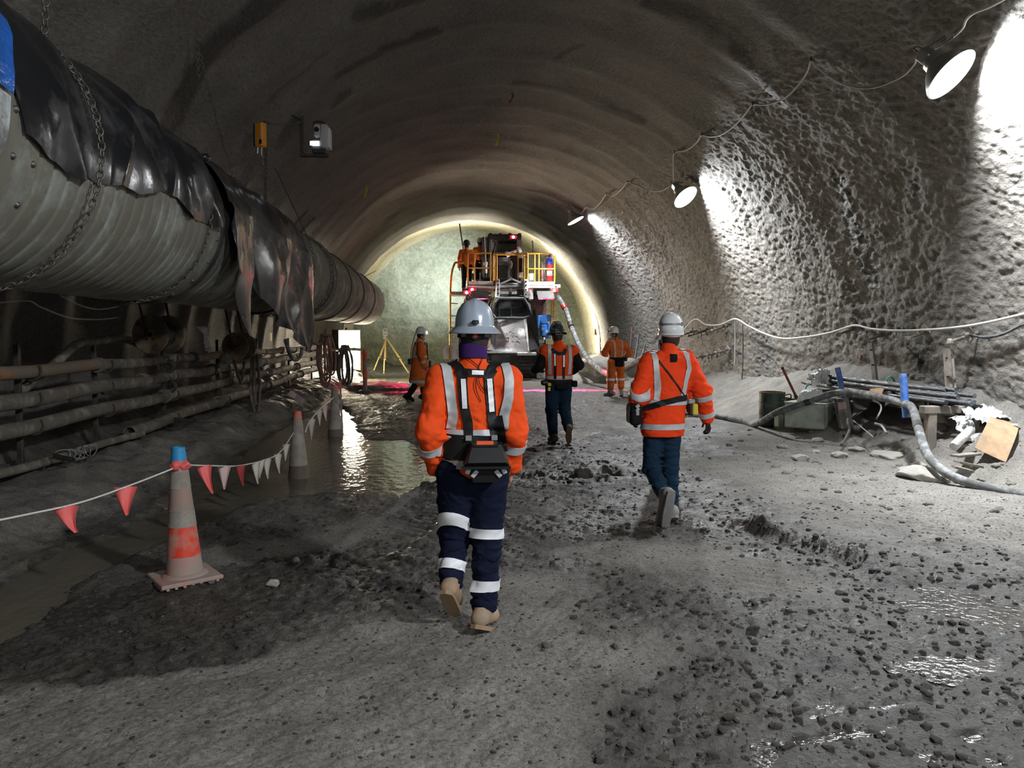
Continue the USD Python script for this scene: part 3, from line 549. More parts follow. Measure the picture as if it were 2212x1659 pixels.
s1 = sling(5.25, DR + .085, 52, -105, 44, .05); c1 = s1[0] + (at(100, -5, 5.35) - s1[0]) * 2.4
chain('near steel chain slung round the duct over the black sheet', [c1] + s1)
chain('steel chain running from the crown to the duct end ring by the black tongues', [circ(424, 95, 5.98)] + sling(11.4, DR + .06, 80, 50, 8), parts=False)
chain('steel chain hugging the duct beside the bolted end ring', sling(7.72, DR + .03, 22, -110, 40))
chain('short loose chain end dangling from the dark crown at upper left', [circ(424, 95, 5.98), circ(424, 95, 5.98) + np.array([.03, 0, -.45])], parts=False)
chain('double chain on the far duct just after the hanging sheet', [circ(575, 300, 5.98)] + sling(13.6, DR + .02, 88, -100, 40), parts=False, scale=1.2)
chain('chain round the duct at its second far joint', [circ(665, 455, 5.98)] + sling(15.5, DR + .02, 88, -100, 40), parts=False, scale=1.2)
chain('chain round the duct before its dark third joint', [circ(680, 470, 5.98)] + sling(16.2, DR + .02, 85, -100, 40), parts=False, scale=1.2)
for k, (y, px, py) in enumerate(((19.5, 740, 590), (22.5, 770, 610), (25.5, 790, 590), (27.8, 812, 585))):
    obj('hanging_wire', tube([circ(px, py, 5.9), dpt(1.5, y, DR)], .012, 6), 'dark_steel', label='thin dark wire holding the far end of the duct, ' + ('nearest', 'second', 'third', 'farthest')[k] + ' of four', cat='wire')
for k, P in enumerate(([(-20, 655), (60, 650), (90, 664), (150, 686), (210, 690), (255, 686)], [(130, 638), (175, 660), (215, 668), (255, 662)])):
    obj('slack_wire', tube(spline([atx(*p, -3.5 + .1 * k) for p in P], 8), .008, 6), 'cable_grey', label=('long slack wire in the dark below the near duct', 'short slack wire tucked under the duct belly')[k], cat='wire')

# ------------------------------------------------------------------ pipes along the left bank
PX = -4.1
def pipe_run(label, p0, p1, r, mats, joints, y_start=None, y_end=27.0, open_end=False, x=PX):
    A, B_ = atx(*p0, x), atx(*p1, x); d = (B_ - A) / (B_[1] - A[1]); P = lambda y: A + d * (y - A[1])
    ys = A[1] - 1.6 if y_start is None else y_start
    t = thing('service_pipe', label, 'pipe', P(ys))
    cuts = [ys] + joints + [y_end]
    for i, (a, b) in enumerate(zip(cuts[:-1], cuts[1:])):
        n = max(int((b - a) / .25), 2); L = np.linspace(a, b, n); Q = np.array([P(y) for y in L]); Q[:, 2] += .012 * np.sin(L * 2.1 + i); Q[:, 0] += .01 * np.sin(L * 1.3)
        v, f = tube(Q, r, 16, caps=not (open_end and i == 0))
        if open_end and i == 0:
            vi, fi = tube(Q[:4], r * .88, 16, caps=False); v, f = cat([(v, f), (vi, fi[:, ::-1]), lathe_ring(Q[0], -d, r * .88, r)])
        cdir = v - 0; v = v + .006 * (fbm(v * 9, 3, 111 + i) - .5)[:, None]
        obj('pipe_length', (v, f), mats[i % len(mats)], t, smooth=40, world=True)
        if i: obj('coupling', xf(lathe([(r * .95, -.06), (r * 1.28, -.06), (r * 1.34, -.03), (r * 1.34, .03), (r * 1.28, .06), (r * .95, .06)], 20), frame(P(a), d)), 'pipe_mud' if i % 2 else 'dark_steel', t, smooth=40, world=True)
    return P
def lathe_ring(p, d, r0, r1): return xf(lathe([(r0, 0), (r1, 0)], 16), frame(p, d))
P1 = pipe_run('topmost pipe of the left bank, rust orange at its near end', (0, 806), (481, 767), .066, ['pipe_rust', 'pipe_mud', 'pipe_rust'], [9.7, 13.2, 16.5, 20, 23.5])
P2 = pipe_run('second pipe from the top along the left bank, grey with mud crust', (0, 871), (653, 768), .078, ['pipe_mud', 'pipe_mud', 'pipe_pink'], [11.05, 14.2, 17.5, 21])
P3 = pipe_run('third pipe from the top along the left bank', (0, 935), (653, 789), .076, ['pipe_mud', 'pipe_mud', 'pipe_pink'], [11.85, 15.2, 18.6, 22])
P4 = pipe_run('lowest pipe of the left bank with a dark open end', (278, 934), (653, 806), .078, ['pipe_mud', 'pipe_pink'], [14.6, 18.5, 22.5], y_start=atx(278, 934, PX)[1], open_end=True)
P5 = pipe_run('slim grey pipe leading to the open pipe end at lower left', (0, 1024), (272, 946), .044, ['pipe_mud'], [], y_end=atx(288, 934, PX)[1], x=-4.0)
for k, y in enumerate((8.2, 9.9, 12.2, 15.0, 18.0, 21.5, 25.0)):
    t = thing('pipe_bracket', 'dark upright pipe bracket on the left bank, ' + ('nearest', 'second', 'third', 'fourth', 'fifth', 'sixth', 'farthest')[k] + ' from the camera', 'bracket', (PX - .1, y, .2))
    obj('post', barb((PX - .13, y, .15), (PX - .13, y, 1.55), .05, .05), 'dark_steel', t, world=True)
    for P in (P1, P2, P3, P4):
        q = P(y); obj('hook', tube([q + np.array([.095 * math.cos(a), 0, .095 * math.sin(a)]) for a in np.linspace(2.6, 6.9, 12)], .012, 6), 'dark_steel', t, smooth=True, world=True)
def perforated(name, label, a, b):
    t = thing(name, label, 'bracket', a); d = (b - a); obj('rail', barb(a, b, .045, .006), 'dark_steel', t, world=True)
    obj('rail_side', barb(a + [.022, 0, .02], b + [.022, 0, .02], .005, .04), 'dark_steel', t, world=True)
    for i in range(9): q = a + d * ((i + .7) / 9.4); obj('slot_rim', cyl(q + [.025, 0, .02], q + [.030, 0, .02], .011, 8), 'pipe_mud', t, world=True)
perforated('perforated_bracket', 'black perforated steel bracket under the lowest pipe', atx(372, 908, -3.9), atx(421, 912, -3.55))
perforated('perforated_bracket', 'black perforated bracket below the slim grey pipe', atx(110, 988, -3.95), atx(158, 998, -3.6))
wr = thing('wire_twist', 'twisted wire bundle tied round the slim grey pipe', 'wire', P5(8.6))
for i in range(7): q = P5(8.55 + .03 * i); obj('wire_loop', tube([q + np.array([.07 * math.cos(a), .05 * math.sin(2 * a + i), .065 * math.sin(a)]) + [.02 * i, .03 * i, 0] for a in np.linspace(0, 6.28, 18)], .006, 5, closed=True), 'metal_edge', wr, smooth=True, world=True)
def clamp(label, q, r=.11):
    t = thing('pipe_clamp', label, 'clamp', q); obj('clamp_ring', xf(lathe([(r * .8, -.035), (r, -.035), (r * 1.05, 0), (r, .035), (r * .8, .035), (r * .8, -.035)], 20), frame(q, (.15, 1, .1))), 'dark_steel', t, smooth=40, world=True)
    for s in (-1, 1): obj('clamp_bolt', cyl(q + [0, -.05, s * r * 1.15], q + [0, .05, s * r * 1.15], .016, 8), 'pipe_mud', t, world=True)
    obj('clamp_lug', bx(q + np.array([0, 0, r * 1.15]), (.04, .05, .06)), 'dark_steel', t, world=True)
clamp('old round pipe clamp hanging below the second pipe', P2(11.9) + [.06, 0, -.13], .10); clamp('old round pipe clamp sitting above the second pipe', P2(11.85) + [.06, 0, .16], .10)
def cable_reel(label, c, ax, R, W):
    t = thing('cable_reel', label, 'reel', c); Mx = frame(c, ax)
    for s in (-1, 1): obj('flange', xf(lathe([(.03, s * W / 2 - .02), (R - .01, s * W / 2 - .02), (R, s * W / 2 - .012), (R, s * W / 2 + .012), (R - .01, s * W / 2 + .02), (.045, s * W / 2 + .02), (.045, s * W / 2 - .02)], 40), Mx), 'wood_reel', t, smooth=35, world=True)
    obj('drum', xf(lathe([(R * .45, -W / 2), (R * .47, 0), (R * .45, W / 2)], 24), Mx), 'wood_reel', t, smooth=40, world=True)
    obj('wound_cable', xf(tube([(R * (.52 + .03 * (k % 2)) * math.cos(a), R * (.52 + .03 * (k % 2)) * math.sin(a), -W * .42 + W * .84 * a / 75.4) for k, a in enumerate(np.linspace(0, 75.4, 240))], .014, 6), Mx), 'black_rod', t, smooth=True, world=True)
    obj('axle', xf(cyl((0, 0, -W * .8), (0, 0, W * .8), .02, 10), Mx), 'dark_steel', t, world=True)
    for k in range(6): a = k * 1.047; obj('bolt', xf(cyl((R * .3 * math.cos(a), R * .3 * math.sin(a), -W / 2 - .03), (R * .3 * math.cos(a), R * .3 * math.sin(a), -W / 2 - .015), .012, 6), Mx), 'dark_steel', t, world=True)
    obj('hanger', cat([barb(c + np.array([0, 0, 0]) + np.array(ax) * W * .75 * s, c + np.array([-.15, 0, .8]) + np.array(ax) * W * .75 * s, .02, .03) for s in (-1, 1)]), 'dark_steel', t, world=True)
ax1 = np.array([.2, .98, 0]); cable_reel('large wooden cable reel hung below the near duct', atx(345, 722, -3.85), ax1, .255, .42)
cable_reel('small wooden cable reel hung under the tongue of black plastic', atx(517, 748, -3.7), ax1, .245, .30)
def hose_loops(name, label, top, n, L, W, r, mat_, seed):
    q = np.random.default_rng(seed); t = thing(name, label, 'hose', top)
    for i in range(n):
        w = W * q.uniform(.15, 1.05); l = L * q.uniform(.75, 1.02); o = q.uniform(-1, 1, 2) * [W * .30, .07]; k = q.uniform(.8, 1.2)
        P = [(o[0] - .02, o[1], 0), (o[0] - w * .5, o[1], -l * .3), (o[0] - w * .55 * k, o[1] - .02, -l * .7), (o[0] - w * .3, o[1], -l * .95), (o[0], o[1] + .02, -l), (o[0] + w * .35, o[1], -l * .93), (o[0] + w * .5 * k, o[1] + .03, -l * .65), (o[0] + w * .4, o[1], -l * .3), (o[0] + .02, o[1], 0)]
        obj('hose_loop', tube(spline(P, 6), r, 8), mat_, t, smooth=True)
    obj('tie', tube([(.09 * math.cos(a), .08 * math.sin(a), -.06) for a in np.linspace(0, 6.28, 16)], .012, 6, closed=True), 'dark_steel', t, smooth=True)
hose_loops('hose_bundle', 'bundle of thin pinkish hoses looped down over the pipes at mid left', atx(552, 765, -3.55), 5, 1.12, .14, .020, 'pipe_pink', 5)
hose_loops('hose_bundle', 'large pink hose coil hanging beside the glaring white flood light', atx(706, 722, -3.3), 9, 1.42, .42, .024, 'hose_pink', 6)
hose_loops('hose_bundle', 'dark tangled hose coil hanging right in front of the flood light', atx(748, 745, -3.2), 6, 1.5, .55, .03, 'grey_rubber', 8)
obj('hose', tube(spline([atx(*p, -3.6) for p in [(617, 735), (622, 752), (630, 772), (640, 777), (650, 768), (652, 752)]], 8), .045, 10), 'hose_grey', smooth=True, label='fat grey hose bent into a U behind the hanging sheet', cat='hose')
obj('hose', tube(spline([atx(*p, -3.45) for p in [(668, 730), (680, 742), (693, 742), (702, 728), (704, 712)]], 8), .03, 10), 'hose_pink', smooth=True, label='red hose sagging under the duct right of the hanging sheet', cat='hose')
obj('hose', tube(spline([atx(*p, -4.25) for p in [(40, 850), (80, 815), (120, 785), (165, 745), (210, 738), (260, 730), (300, 742)]], 8), .05, 10), 'pipe_mud', smooth=True, label='muddy hose climbing from the pipes to the large reel', cat='hose')
obj('hose', tube(spline([atx(*p, -3.85) for p in [(503, 772), (512, 800), (520, 826), (526, 800), (528, 782)]], 8), .026, 10), 'pipe_mud', smooth=True, label='muddy hose loop beside the small reel', cat='hose')
vv = thing('valve', 'muddy grey valve fitting above the second pipe left of the small reel', 'valve', atx(487, 775, -3.9))
obj('valve_body', xf(lathe([(0, -.16), (.08, -.16), (.085, -.05), (.11, -.04), (.11, .04), (.085, .05), (.08, .12), (0, .12)], 18), frame(atx(487, 778, -3.9), (.5, .2, .8))), 'pipe_mud', vv, smooth=35, world=True)
obj('hand_wheel', xf(tube([(.09 * math.cos(a), .09 * math.sin(a), .2) for a in np.linspace(0, 6.28, 20)], .012, 6, closed=True), frame(atx(487, 772, -3.9), (.5, .2, .8))), 'dark_steel', vv, smooth=True, world=True)
obj('stem', xf(cyl((0, 0, .1), (0, 0, .2), .014, 8), frame(atx(487, 772, -3.9), (.5, .2, .8))), 'dark_steel', vv, world=True)
g = np.stack(np.meshgrid(np.linspace(0, 1, 14), np.linspace(0, 1, 14), indexing='ij'), -1); q0 = atx(432, 720, -3.6)
P = np.stack([q0[0] + .05 * folds(g[..., 0] * 2, g[..., 1] * 2, 141, 1.0), q0[1] + .28 * g[..., 0] + .06 * g[..., 1], q0[2] - (.28 + .12 * g[..., 0]) * g[..., 1] + .1], -1)
obj('plastic_scrap', sheet(P), 'foil_plastic', smooth=50, label='scrap of silvery plastic hanging above the top pipe', cat='plastic scrap')
obj('yellow_tag', sheet(np.stack([np.full((4, 4), atx(583, 718, -4.0)[0]), atx(583, 718, -4)[1] + .2 * g[:4, :4, 0] / g[3, 3, 0], atx(583, 718, -4)[2] - .18 * g[:4, :4, 1] / g[3, 3, 1] - .1 * g[:4, :4, 0]], -1), .006), 'yellow_tool', label='small yellow tag in the dark behind the hanging sheet', cat='tag')

# ------------------------------------------------------------------ cones, bunting, stakes
def cone(label, p, h, bands, foot=True, tilt=0.0, rt=.042, rb=.118):
    R = rotm([0, 1, 0], tilt); t = thing('traffic_cone', label, 'traffic cone', p, rot=R @ rotm([0, 0, 1], 33)); z0 = .035
    rad = lambda z: rb + (rt - rb) * (z - z0) / (h - z0)
    edges = [z0] + [b[0] for b in bands]
    for (a, b), (_, m_) in zip(zip(edges[:-1], edges[1:]), bands):
        e = .0022 if 'white' in m_ else 0
        prof = [(rad(a) - .008, a), (rad(a) + e, a)] + [(rad(z) + e, z) for z in np.linspace(a, b, 4)[1:]] + [(rad(b) - .008, b)]
        if b == h: prof = prof[:-1] + [(rad(b) - .006, b + .005), (rad(b) - .014, b + .004), (rad(b) - .016, b - .06)]
        obj('cone_band', lathe(prof, 36), m_, t, smooth=35)
    obj('cone_foot', cat([bx((0, 0, .022), (.39, .39, .028), .012), lathe([(.155, .03), (.14, .045), (rb + .004, .055), (rb - .01, .055)], 36)]), 'cone_base' if foot else 'cone_mud', t)
    for i in range(-3, 4):
        for j in (-1, 1): obj('foot_lug', bx((i * .052, j * .183, .004), (.02, .02, .016), .003), 'cone_base', t); obj('foot_lug', bx((j * .183, i * .052, .004), (.02, .02, .016), .003), 'cone_base', t)
    return t
p = gnd(400, 1256); p[2] = gz(p[0], p[1]) + .01
cone('nearest orange traffic cone with a blue top and scuffed red bands', p, .885, [(.17, 'cone_base'), (.365, 'cone_orange'), (.475, 'cone_white'), (.62, 'cone_fade'), (.755, 'cone_white'), (.78, 'cone_orange'), (.80, 'cone_white'), (.885, 'cone_blue')], tilt=-1.5)
obj('flag_knot', cat([rock(p + [-.015 + .03 * math.cos(a), .03 * math.sin(a) - .02, .775], (.05, .04, .04), 320 + i, sub=3) for i, a in enumerate((0, 2.1, 4.2))]), 'flag_pink', smooth=50, label='pink pennant knotted round the top of the nearest cone', cat='flag')
p2 = gnd(645, 1026); p2[2] = -.13
cone('muddy pale traffic cone standing in the puddle, middle of three', p2, .88, [(.25, 'cone_mud'), (.74, 'cone_white'), (.80, 'cone_fade'), (.88, 'cone_orange')], foot=False, rb=.125)
p3 = gnd(724, 938); p3[2] = -.11
cone('farthest pale traffic cone beside the red-tipped stake', p3, .88, [(.2, 'cone_mud'), (.42, 'cone_white'), (.52, 'cone_fade'), (.80, 'cone_white'), (.88, 'cone_fade')], foot=False, rb=.125)
st = thing('marker_stake', 'thin white stake with a red tip behind the farthest cone', 'stake', gnd(738, 932)); a = gnd(740, 932); b = at(735, 822, a[1])
obj('shaft', barb(a - [0, 0, .1], b - [0, 0, .12], .055, .03), 'cone_white', st, world=True); obj('red_tip', barb(b - [0, 0, .12], b, .06, .036), 'flag_pink', st, world=True)
def bunting(label, P, flags, mat_rope='rope_white', r=.006):
    P = spline(P, 10); t = thing('bunting', label, 'bunting', P[0]); obj('cord', tube(P, r, 6), mat_rope, t, smooth=True, world=True)
    s = np.concatenate([[0], np.cumsum(np.linalg.norm(np.diff(P, axis=0), axis=1))]); s /= s[-1]
    for i, (u, w, h, m_, lean, curl) in enumerate(flags):
        q = np.array([np.interp(u, s, P[:, k]) for k in range(3)]); q2 = np.array([np.interp(u + .01, s, P[:, k]) for k in range(3)]); d = (q2 - q); d = d * .35 + np.array([.75, 0, 0]); d /= np.linalg.norm(d); nrm = np.cross(d, [0, 0, 1]); nrm /= np.linalg.norm(nrm)
        A, Bq = np.meshgrid(np.linspace(0, 1, 12), np.linspace(0, 1, 7), indexing='ij'); x = (Bq - .5) * w * (1 - .93 * A); G = q + d * (x + lean * h * A**1.4)[..., None] + np.array([0, 0, -1.0]) * (A * h)[..., None] + nrm * (curl * h * np.sin(A * 2.6) + .015 * np.sin(Bq * 6))[..., None]
        obj('pennant', sheet(G, .002), m_, t, smooth=50, world=True)
ct = p + np.array([0, 0, .77])
bunting('cord with two pink pennants left of the nearest cone', [at(-60, 1135, 4.1), at(55, 1112, 4.35), at(175, 1085, 4.65), at(290, 1045, 5.0), ct], [(.36, .135, .145, 'flag_pink', .4, .2), (.65, .135, .17, 'flag_pink', .05, .15)])
c2 = p2 + np.array([.03, -.03, .62])
bunting('cord of small pink and white pennants between the two nearest cones', [ct, at(455, 1006, 5.95), at(515, 1006, 6.7), at(570, 994, 7.7), at(605, 977, 8.6), c2 + [-.07, 0, .02]], [(.10, .11, .20, 'flag_pink', .3, .1), (.22, .10, .18, 'flag_pale', 0, .1), (.34, .08, .17, 'flag_pink', .15, .15), (.48, .08, .19, 'flag_white', .1, .1), (.54, .07, .16, 'flag_white', -.1, .1), (.61, .08, .19, 'flag_white', .05, .2), (.76, .08, .20, 'flag_white', .1, .2), (.88, .08, .18, 'flag_white', -.05, .1)])
c3 = p3 + np.array([-.02, -.03, .72])
bunting('cord with limp pennants from the middle cone to the farthest cone', [c2 + [.06, 0, .02], at(668, 912, 10.2), at(690, 885, 11.6), c3], [(.28, .10, .28, 'flag_white', 0, .1), (.55, .1, .22, 'flag_white', .05, .1), (.72, .11, .24, 'flag_pale', .1, .1)], r=.012)
bo = thing('bollard', 'leaning orange and grey bollard on a dark rubber base', 'bollard', gnd(789, 849)); q = gnd(789, 848)
obj('rubber_base', lathe([(0, .09), (.12, .09), (.2, .06), (.26, .02), (.27, 0), (0, 0)], 8), 'grey_rubber', bo)
for a, b, m_ in ((.06, .38, 'cone_fade'), (.38, .68, 'cone_orange'), (.68, .92, 'cone_white'), (.92, 1.16, 'cone_orange')): obj('post_band', cyl((0, 0, a), (0, 0, b), .06, 18), m_, bo, smooth=40)
obj('post_collar', lathe([(.06, .93), (.07, .935), (.07, .96), (.06, .965)], 18), 'cone_fade', bo, smooth=40)
obj('top_handle', cat([cyl((0, 0, 1.16), (0, 0, 1.22), .045, 14), tube([(.07 * math.cos(a), 0, 1.2 + .07 * math.sin(a)) for a in np.linspace(0, 3.14, 12)], .014, 8)]), 'cone_orange', bo, smooth=40)
sb = thing('sign_board', 'small muddy white plank sign leaning on the left bank', 'sign', atx(641, 858, -3.15)); Rb = rotm([0, 1, 0], 38) @ rotm([0, 0, 1], 15)
obj('board', bx(atx(640, 858, -3.15), (.36, .03, .12), .004, Rb), 'sign_board', sb, world=True)
obj('painted_patch', bx(atx(640, 858, -3.15) + Rb @ np.array([-.08, -.017, 0]), (.12, .006, .08), .001, Rb), 'flag_pale', sb, world=True)

# flood lights at the far left, tripod
f2 = thing('flood_light', 'second flood light at the left wall, turned to the survey tripod', 'lamp', (-4.35, 33.3, .1)); c = np.array([-4.2, 33.3, 1.35]); Mx = frame(c, (1, .32, .02))
obj('housing', xf(lathe([(0, -.18), (.14, -.16), (.21, -.02), (.21, .06), (.2, .06), (.19, 0), (0, -.02)], 24), Mx), 'dark_steel', f2, smooth=35, world=True); obj('lens_panel', xf(lathe([(.18, .0), (0, .01)], 24), Mx), 'flood_lens', f2, smooth=True, world=True)
obj('stand_post', cat([barb((-4.35, 33.3, 0), (-4.35, 33.3, 1.4), .06, .06)] + [barb((-4.35, 33.3, .3), (-4.35 + .4 * math.cos(a), 33.3 + .4 * math.sin(a), .03), .04, .04) for a in (0.4, 2.5, 4.6)]), 'dark_steel', f2, world=True)
fl = thing('flood_light', 'glaring flood light low on the left wall behind the hose coils', 'lamp', (-4.1, 30.5, .9))
for z, hgt, px in ((1.42, .62, 747), (.62, .66, 752)):
    c = np.array([-3.9, 30.3, z + .05]); Rf = rotm([0, 0, 1], 38)
    obj('housing', cat([bx(c + Rf @ np.array([0, .09, 0]), (.9, .12, hgt + .08), .02, Rf)]), 'dark_steel', fl, world=True)
    obj('hood', cat([bx(c + Rf @ np.array([0, -.16, hgt / 2 + .03]), (.92, .42, .015), .004, Rf)] + [bx(c + Rf @ np.array([sx * .46, -.16, 0]), (.015, .42, hgt + .07), .004, Rf) for sx in (-1, 1)]), 'dark_steel', fl, world=True)
    obj('lens_panel', bx(c + Rf @ np.array([0, .01, 0]), (.82, .03, hgt), .008, Rf), 'flood_lens', fl, world=True)
obj('stand_post', barb((-3.85, 30.45, 0), (-3.85, 30.45, 1.9), .06, .06), 'dark_steel', fl, world=True)
obj('stand_foot', cat([barb((-3.85, 30.45, .06), (-3.85 + .5 * math.cos(a), 30.45 + .5 * math.sin(a), .02), .05, .04) for a in (0.4, 2.5, 4.6)]), 'dark_steel', fl, world=True)
tp = gnd(833, 800); hh = 1.55
tr = thing('survey_tripod', 'yellow wooden survey tripod with a bright instrument before the face', 'tripod', (tp[0], tp[1], 0))
for k, (px, py) in enumerate(((808, 806), (829, 808), (883, 806))):
    f_ = gnd(px, py); f_[2] = gz(f_[0], f_[1]); topq = np.array([tp[0] + (.05, 0, .08)[k], tp[1], 1.45 if k < 2 else 1.4]); md = f_ + (topq - f_) * .42
    lg = obj('leg', cat([barb(f_, md, .05, .04), barb(md - (topq - f_) * .05, topq, .035, .03), barb(md + [.05, 0, 0] - (topq - f_) * .05, topq + [.03, 0, 0], .03, .03)]), 'tripod_yellow', tr, world=True)
    obj('foot_spike', cyl(f_ - [0, 0, .02], f_ + (topq - f_) * .06, .012, 8, .03), 'dark_steel', lg, world=True); obj('clamp', bx(md, (.1, .07, .06)), 'dark_steel', lg, world=True)
obj('head_plate', cyl((tp[0], tp[1], 1.44), (tp[0], tp[1], 1.49), .1, 20), 'tripod_yellow', tr, smooth=40, world=True)
obj('strap', tube(spline([(tp[0] + .3, tp[1] - .05, 1.1), (tp[0] + .42, tp[1] - .06, .6), (tp[0] + .55, tp[1] - .06, .45), (tp[0] + .5, tp[1] - .05, .8)], 6), .012, 6), 'tripod_yellow', tr, smooth=True, world=True)
ti = thing('survey_instrument', 'pale survey instrument mounted on the yellow tripod', 'instrument', (tp[0], tp[1], 1.49))
obj('tribrach', cyl((0, 0, 0), (0, 0, .07), .08, 18), 'instrument_grey', ti, smooth=40); obj('yoke', cat([bx((-.08, 0, .2), (.045, .14, .26), .015), bx((.08, 0, .2), (.045, .14, .26), .015), bx((0, 0, .1), (.2, .14, .06), .015)]), 'label_white', ti)
obj('telescope', cat([cyl((0, -.12, .24), (0, .12, .24), .045, 16), cyl((0, -.14, .24), (0, -.12, .24), .055, 16)]), 'instrument_grey', ti, smooth=40); obj('handle', tube([(-.08, 0, .33), (-.07, 0, .4), (.07, 0, .4), (.08, 0, .33)], .015, 8), 'label_white', ti, smooth=40)
tb = thing('barrel', 'yellow drum lit from the left beside the flood light', 'barrel', (tp[0] - .62, 31.6, gz(tp[0] - .62, 31.6)))
obj('drum', lathe([(0, 0), (.2, 0), (.21, .03), (.205, .3), (.215, .32), (.205, .34), (.205, .58), (.21, .62), (.19, .66), (0, .66)], 28), 'rail_yellow', tb, smooth=35); obj('lid', lathe([(0, .68), (.17, .68), (.18, .655)], 24), 'dark_steel', tb, smooth=40)

# instruments on the left shoulder
ts = circ(690, 300, 5.55); tt = thing('wall_total_station', 'grey survey instrument with a lit screen on a bracket high on the left', 'instrument', ts)
Rt = rotm([0, 0, 1], 8); S = 1.0
obj('base', bx(ts + [.0, 0, -.235], (.24, .24, .09), .02), 'machine_dark', tt, world=True)
bd = obj('instrument_body', cat([bx(ts + [.10, 0, .03], (.14, .26, .44), .04), bx(ts + [-.01, .04, -.1], (.26, .2, .16), .03)]), 'instrument_grey', tt, world=True)
obj('side_cover', bx(ts + [.185, 0, .0], (.05, .24, .36), .02), 'label_white', bd, world=True)
obj('telescope_block', bx(ts + [-.03, -.02, .13], (.12, .2, .24), .03), 'instrument_grey', tt, world=True); obj('objective', cyl(ts + [-.03, -.13, .14], ts + [-.03, -.10, .14], .045, 18), 'black_shell', tt, smooth=40, world=True)
obj('carry_handle', tube(spline([ts + [-.09, 0, .22], ts + [-.08, 0, .30], ts + [.07, 0, .30], ts + [.12, 0, .22]], 6), .02, 8), 'machine_dark', tt, smooth=True, world=True)
obj('lit_screen', bx(ts + [-.075, -.085, -.10], (.165, .012, .085), .003, rotm([1, 0, 0], -12)), 'screen', tt, world=True)
br = thing('wall_bracket', 'black L-shaped steel bracket holding the survey instrument', 'bracket', ts + [-.3, 0, .35])
obj('upright', barb(ts + [-.32, .02, .48], ts + [-.32, .02, -.30], .055, .06), 'dark_steel', br, world=True); obj('shelf', barb(ts + [-.35, .02, -.30], ts + [.16, .02, -.30], .1, .05, up=(0, 0, 1)), 'dark_steel', br, world=True); obj('stay', barb(ts + [-.32, .02, .48], ts + [-.75, .1, .48], .05, .05), 'dark_steel', br, world=True)
so = circ(563, 292, 5.7); os_ = thing('orange_monitor', 'orange gas monitor box hung on the dark left shoulder of the vault', 'monitor', so); Ro = rotm([0, 0, 1], -28)
obj('case', bx(so, (.17, .13, .40), .025, Ro), 'sensor_orange', os_, world=True); obj('side_strip', bx(so + Ro @ np.array([-.07, -.05, 0]), (.045, .045, .36), .01, Ro), 'black_shell', os_, world=True)
obj('front_label', bx(so + Ro @ np.array([.05, -.067, -.12]), (.05, .006, .07), .001, Ro), 'black_shell', os_, world=True); obj('connector', cat([cyl(so + [-.05, -.02, -.2], so + [-.05, -.02, -.30], .03, 10), cyl(so + [.01, 0, -.2], so + [.01, 0, -.33], .022, 10)]), 'chrome', os_, smooth=40, world=True)
obj('wall_plate', bx(so + Ro @ np.array([-.06, .08, .02]), (.2, .03, .44), .005, Ro), 'dark_steel', os_, world=True)
obj('cable', tube(spline([so + [.12, 0, .19], circ(610, 268, 5.7), circ(650, 262, 5.6), ts + [-.6, .05, .48]], 8), .012, 6), 'black_rod', smooth=True, label='black cable from the orange monitor to the bracket', cat='cable')
chain('chain hanging straight down from the orange monitor', [so + [.01, 0, -.33], so + [.03, 0, -.75]], parts=False, scale=1.1)
obj('hanging_wire', tube([so + [.05, 0, -.7], so + [.0, .2, -1.9]], .008, 6), 'dark_steel', label='thin wire running down from the orange monitor chain', cat='wire')
obj('hanging_wire', tube([so + [.2, .1, -.5], so + [.75, 1.2, -2.0]], .008, 6), 'dark_steel', label='thin wire slanting right below the orange monitor', cat='wire')
for px, py, l, m_, lab in ((1075, 288, .32, 'yellow_tool', 'tiny yellow ribbon hanging from the crown centre'), (1105, 200, .22, 'red_paint', 'tiny red ribbon on the crown'), (790, 402, .32, 'yellow_tool', 'small yellow ribbon on the left vault above the duct end'), (1405, 372, .55, 'flag_white', 'white ribbon dangling on the vault left of the middle lamp'), (1150, 520, 1.2, 'black_cloth', 'dark strap hanging from the bright lining beside the cab'), (1432, 510, .3, 'flag_white', 'small pale ribbon below and left of the middle lamp')):
    q = circ(px, py, 6.0); A, Bq = np.meshgrid(np.linspace(0, 1, 8), np.linspace(0, 1, 3), indexing='ij'); obj('marker_ribbon', sheet(np.stack([q[0] + .05 * (Bq - .5) + .03 * np.sin(A * 5), q[1] + .02 * np.sin(A * 7), q[2] - A * l], -1), .004), m_, label=lab, cat='ribbon')
simple('shotcrete_plain', (.30, .28, .25), .9, 0, .2, 8, bump=.01, bscale=40)
# ------------------------------------------------------------------ right wall: cables, rope, bolts, store of rods
def wallcable(name, label, pts, r, mat_, rad=5.95, catn='cable', n=8):
    obj(name, tube(spline([circ(px, py, rad) for px, py in pts], n), r, 8), mat_, smooth=True, label=label, cat=catn)
wallcable('lamp_cable', 'white lamp cable looping from the nearest lamp to the upper right corner', [(2062, 78), (2080, 60), (2088, 42), (2105, 28), (2140, 14), (2190, -12), (2290, -60), (2400, -95), (2520, -150), (2700, -300)], .014, 'rope_white')
wallcable('lamp_cable', 'slack white cable swinging left from the nearest lamp', [(2060, 80), (2010, 112), (1982, 122), (1975, 140), (1945, 168), (1885, 190), (1830, 185), (1780, 158), (1752, 132)], .010, 'cable_grey', 5.9)
wallcable('lamp_cable', 'long scalloped grey cable from the vault down to the middle lamp', [(1752, 130), (1742, 160), (1715, 195), (1688, 216), (1655, 226), (1626, 226), (1615, 240), (1590, 268), (1560, 290), (1535, 295), (1516, 292), (1505, 308), (1482, 325), (1457, 330), (1454, 352), (1455, 392)], .014, 'cable_grey')
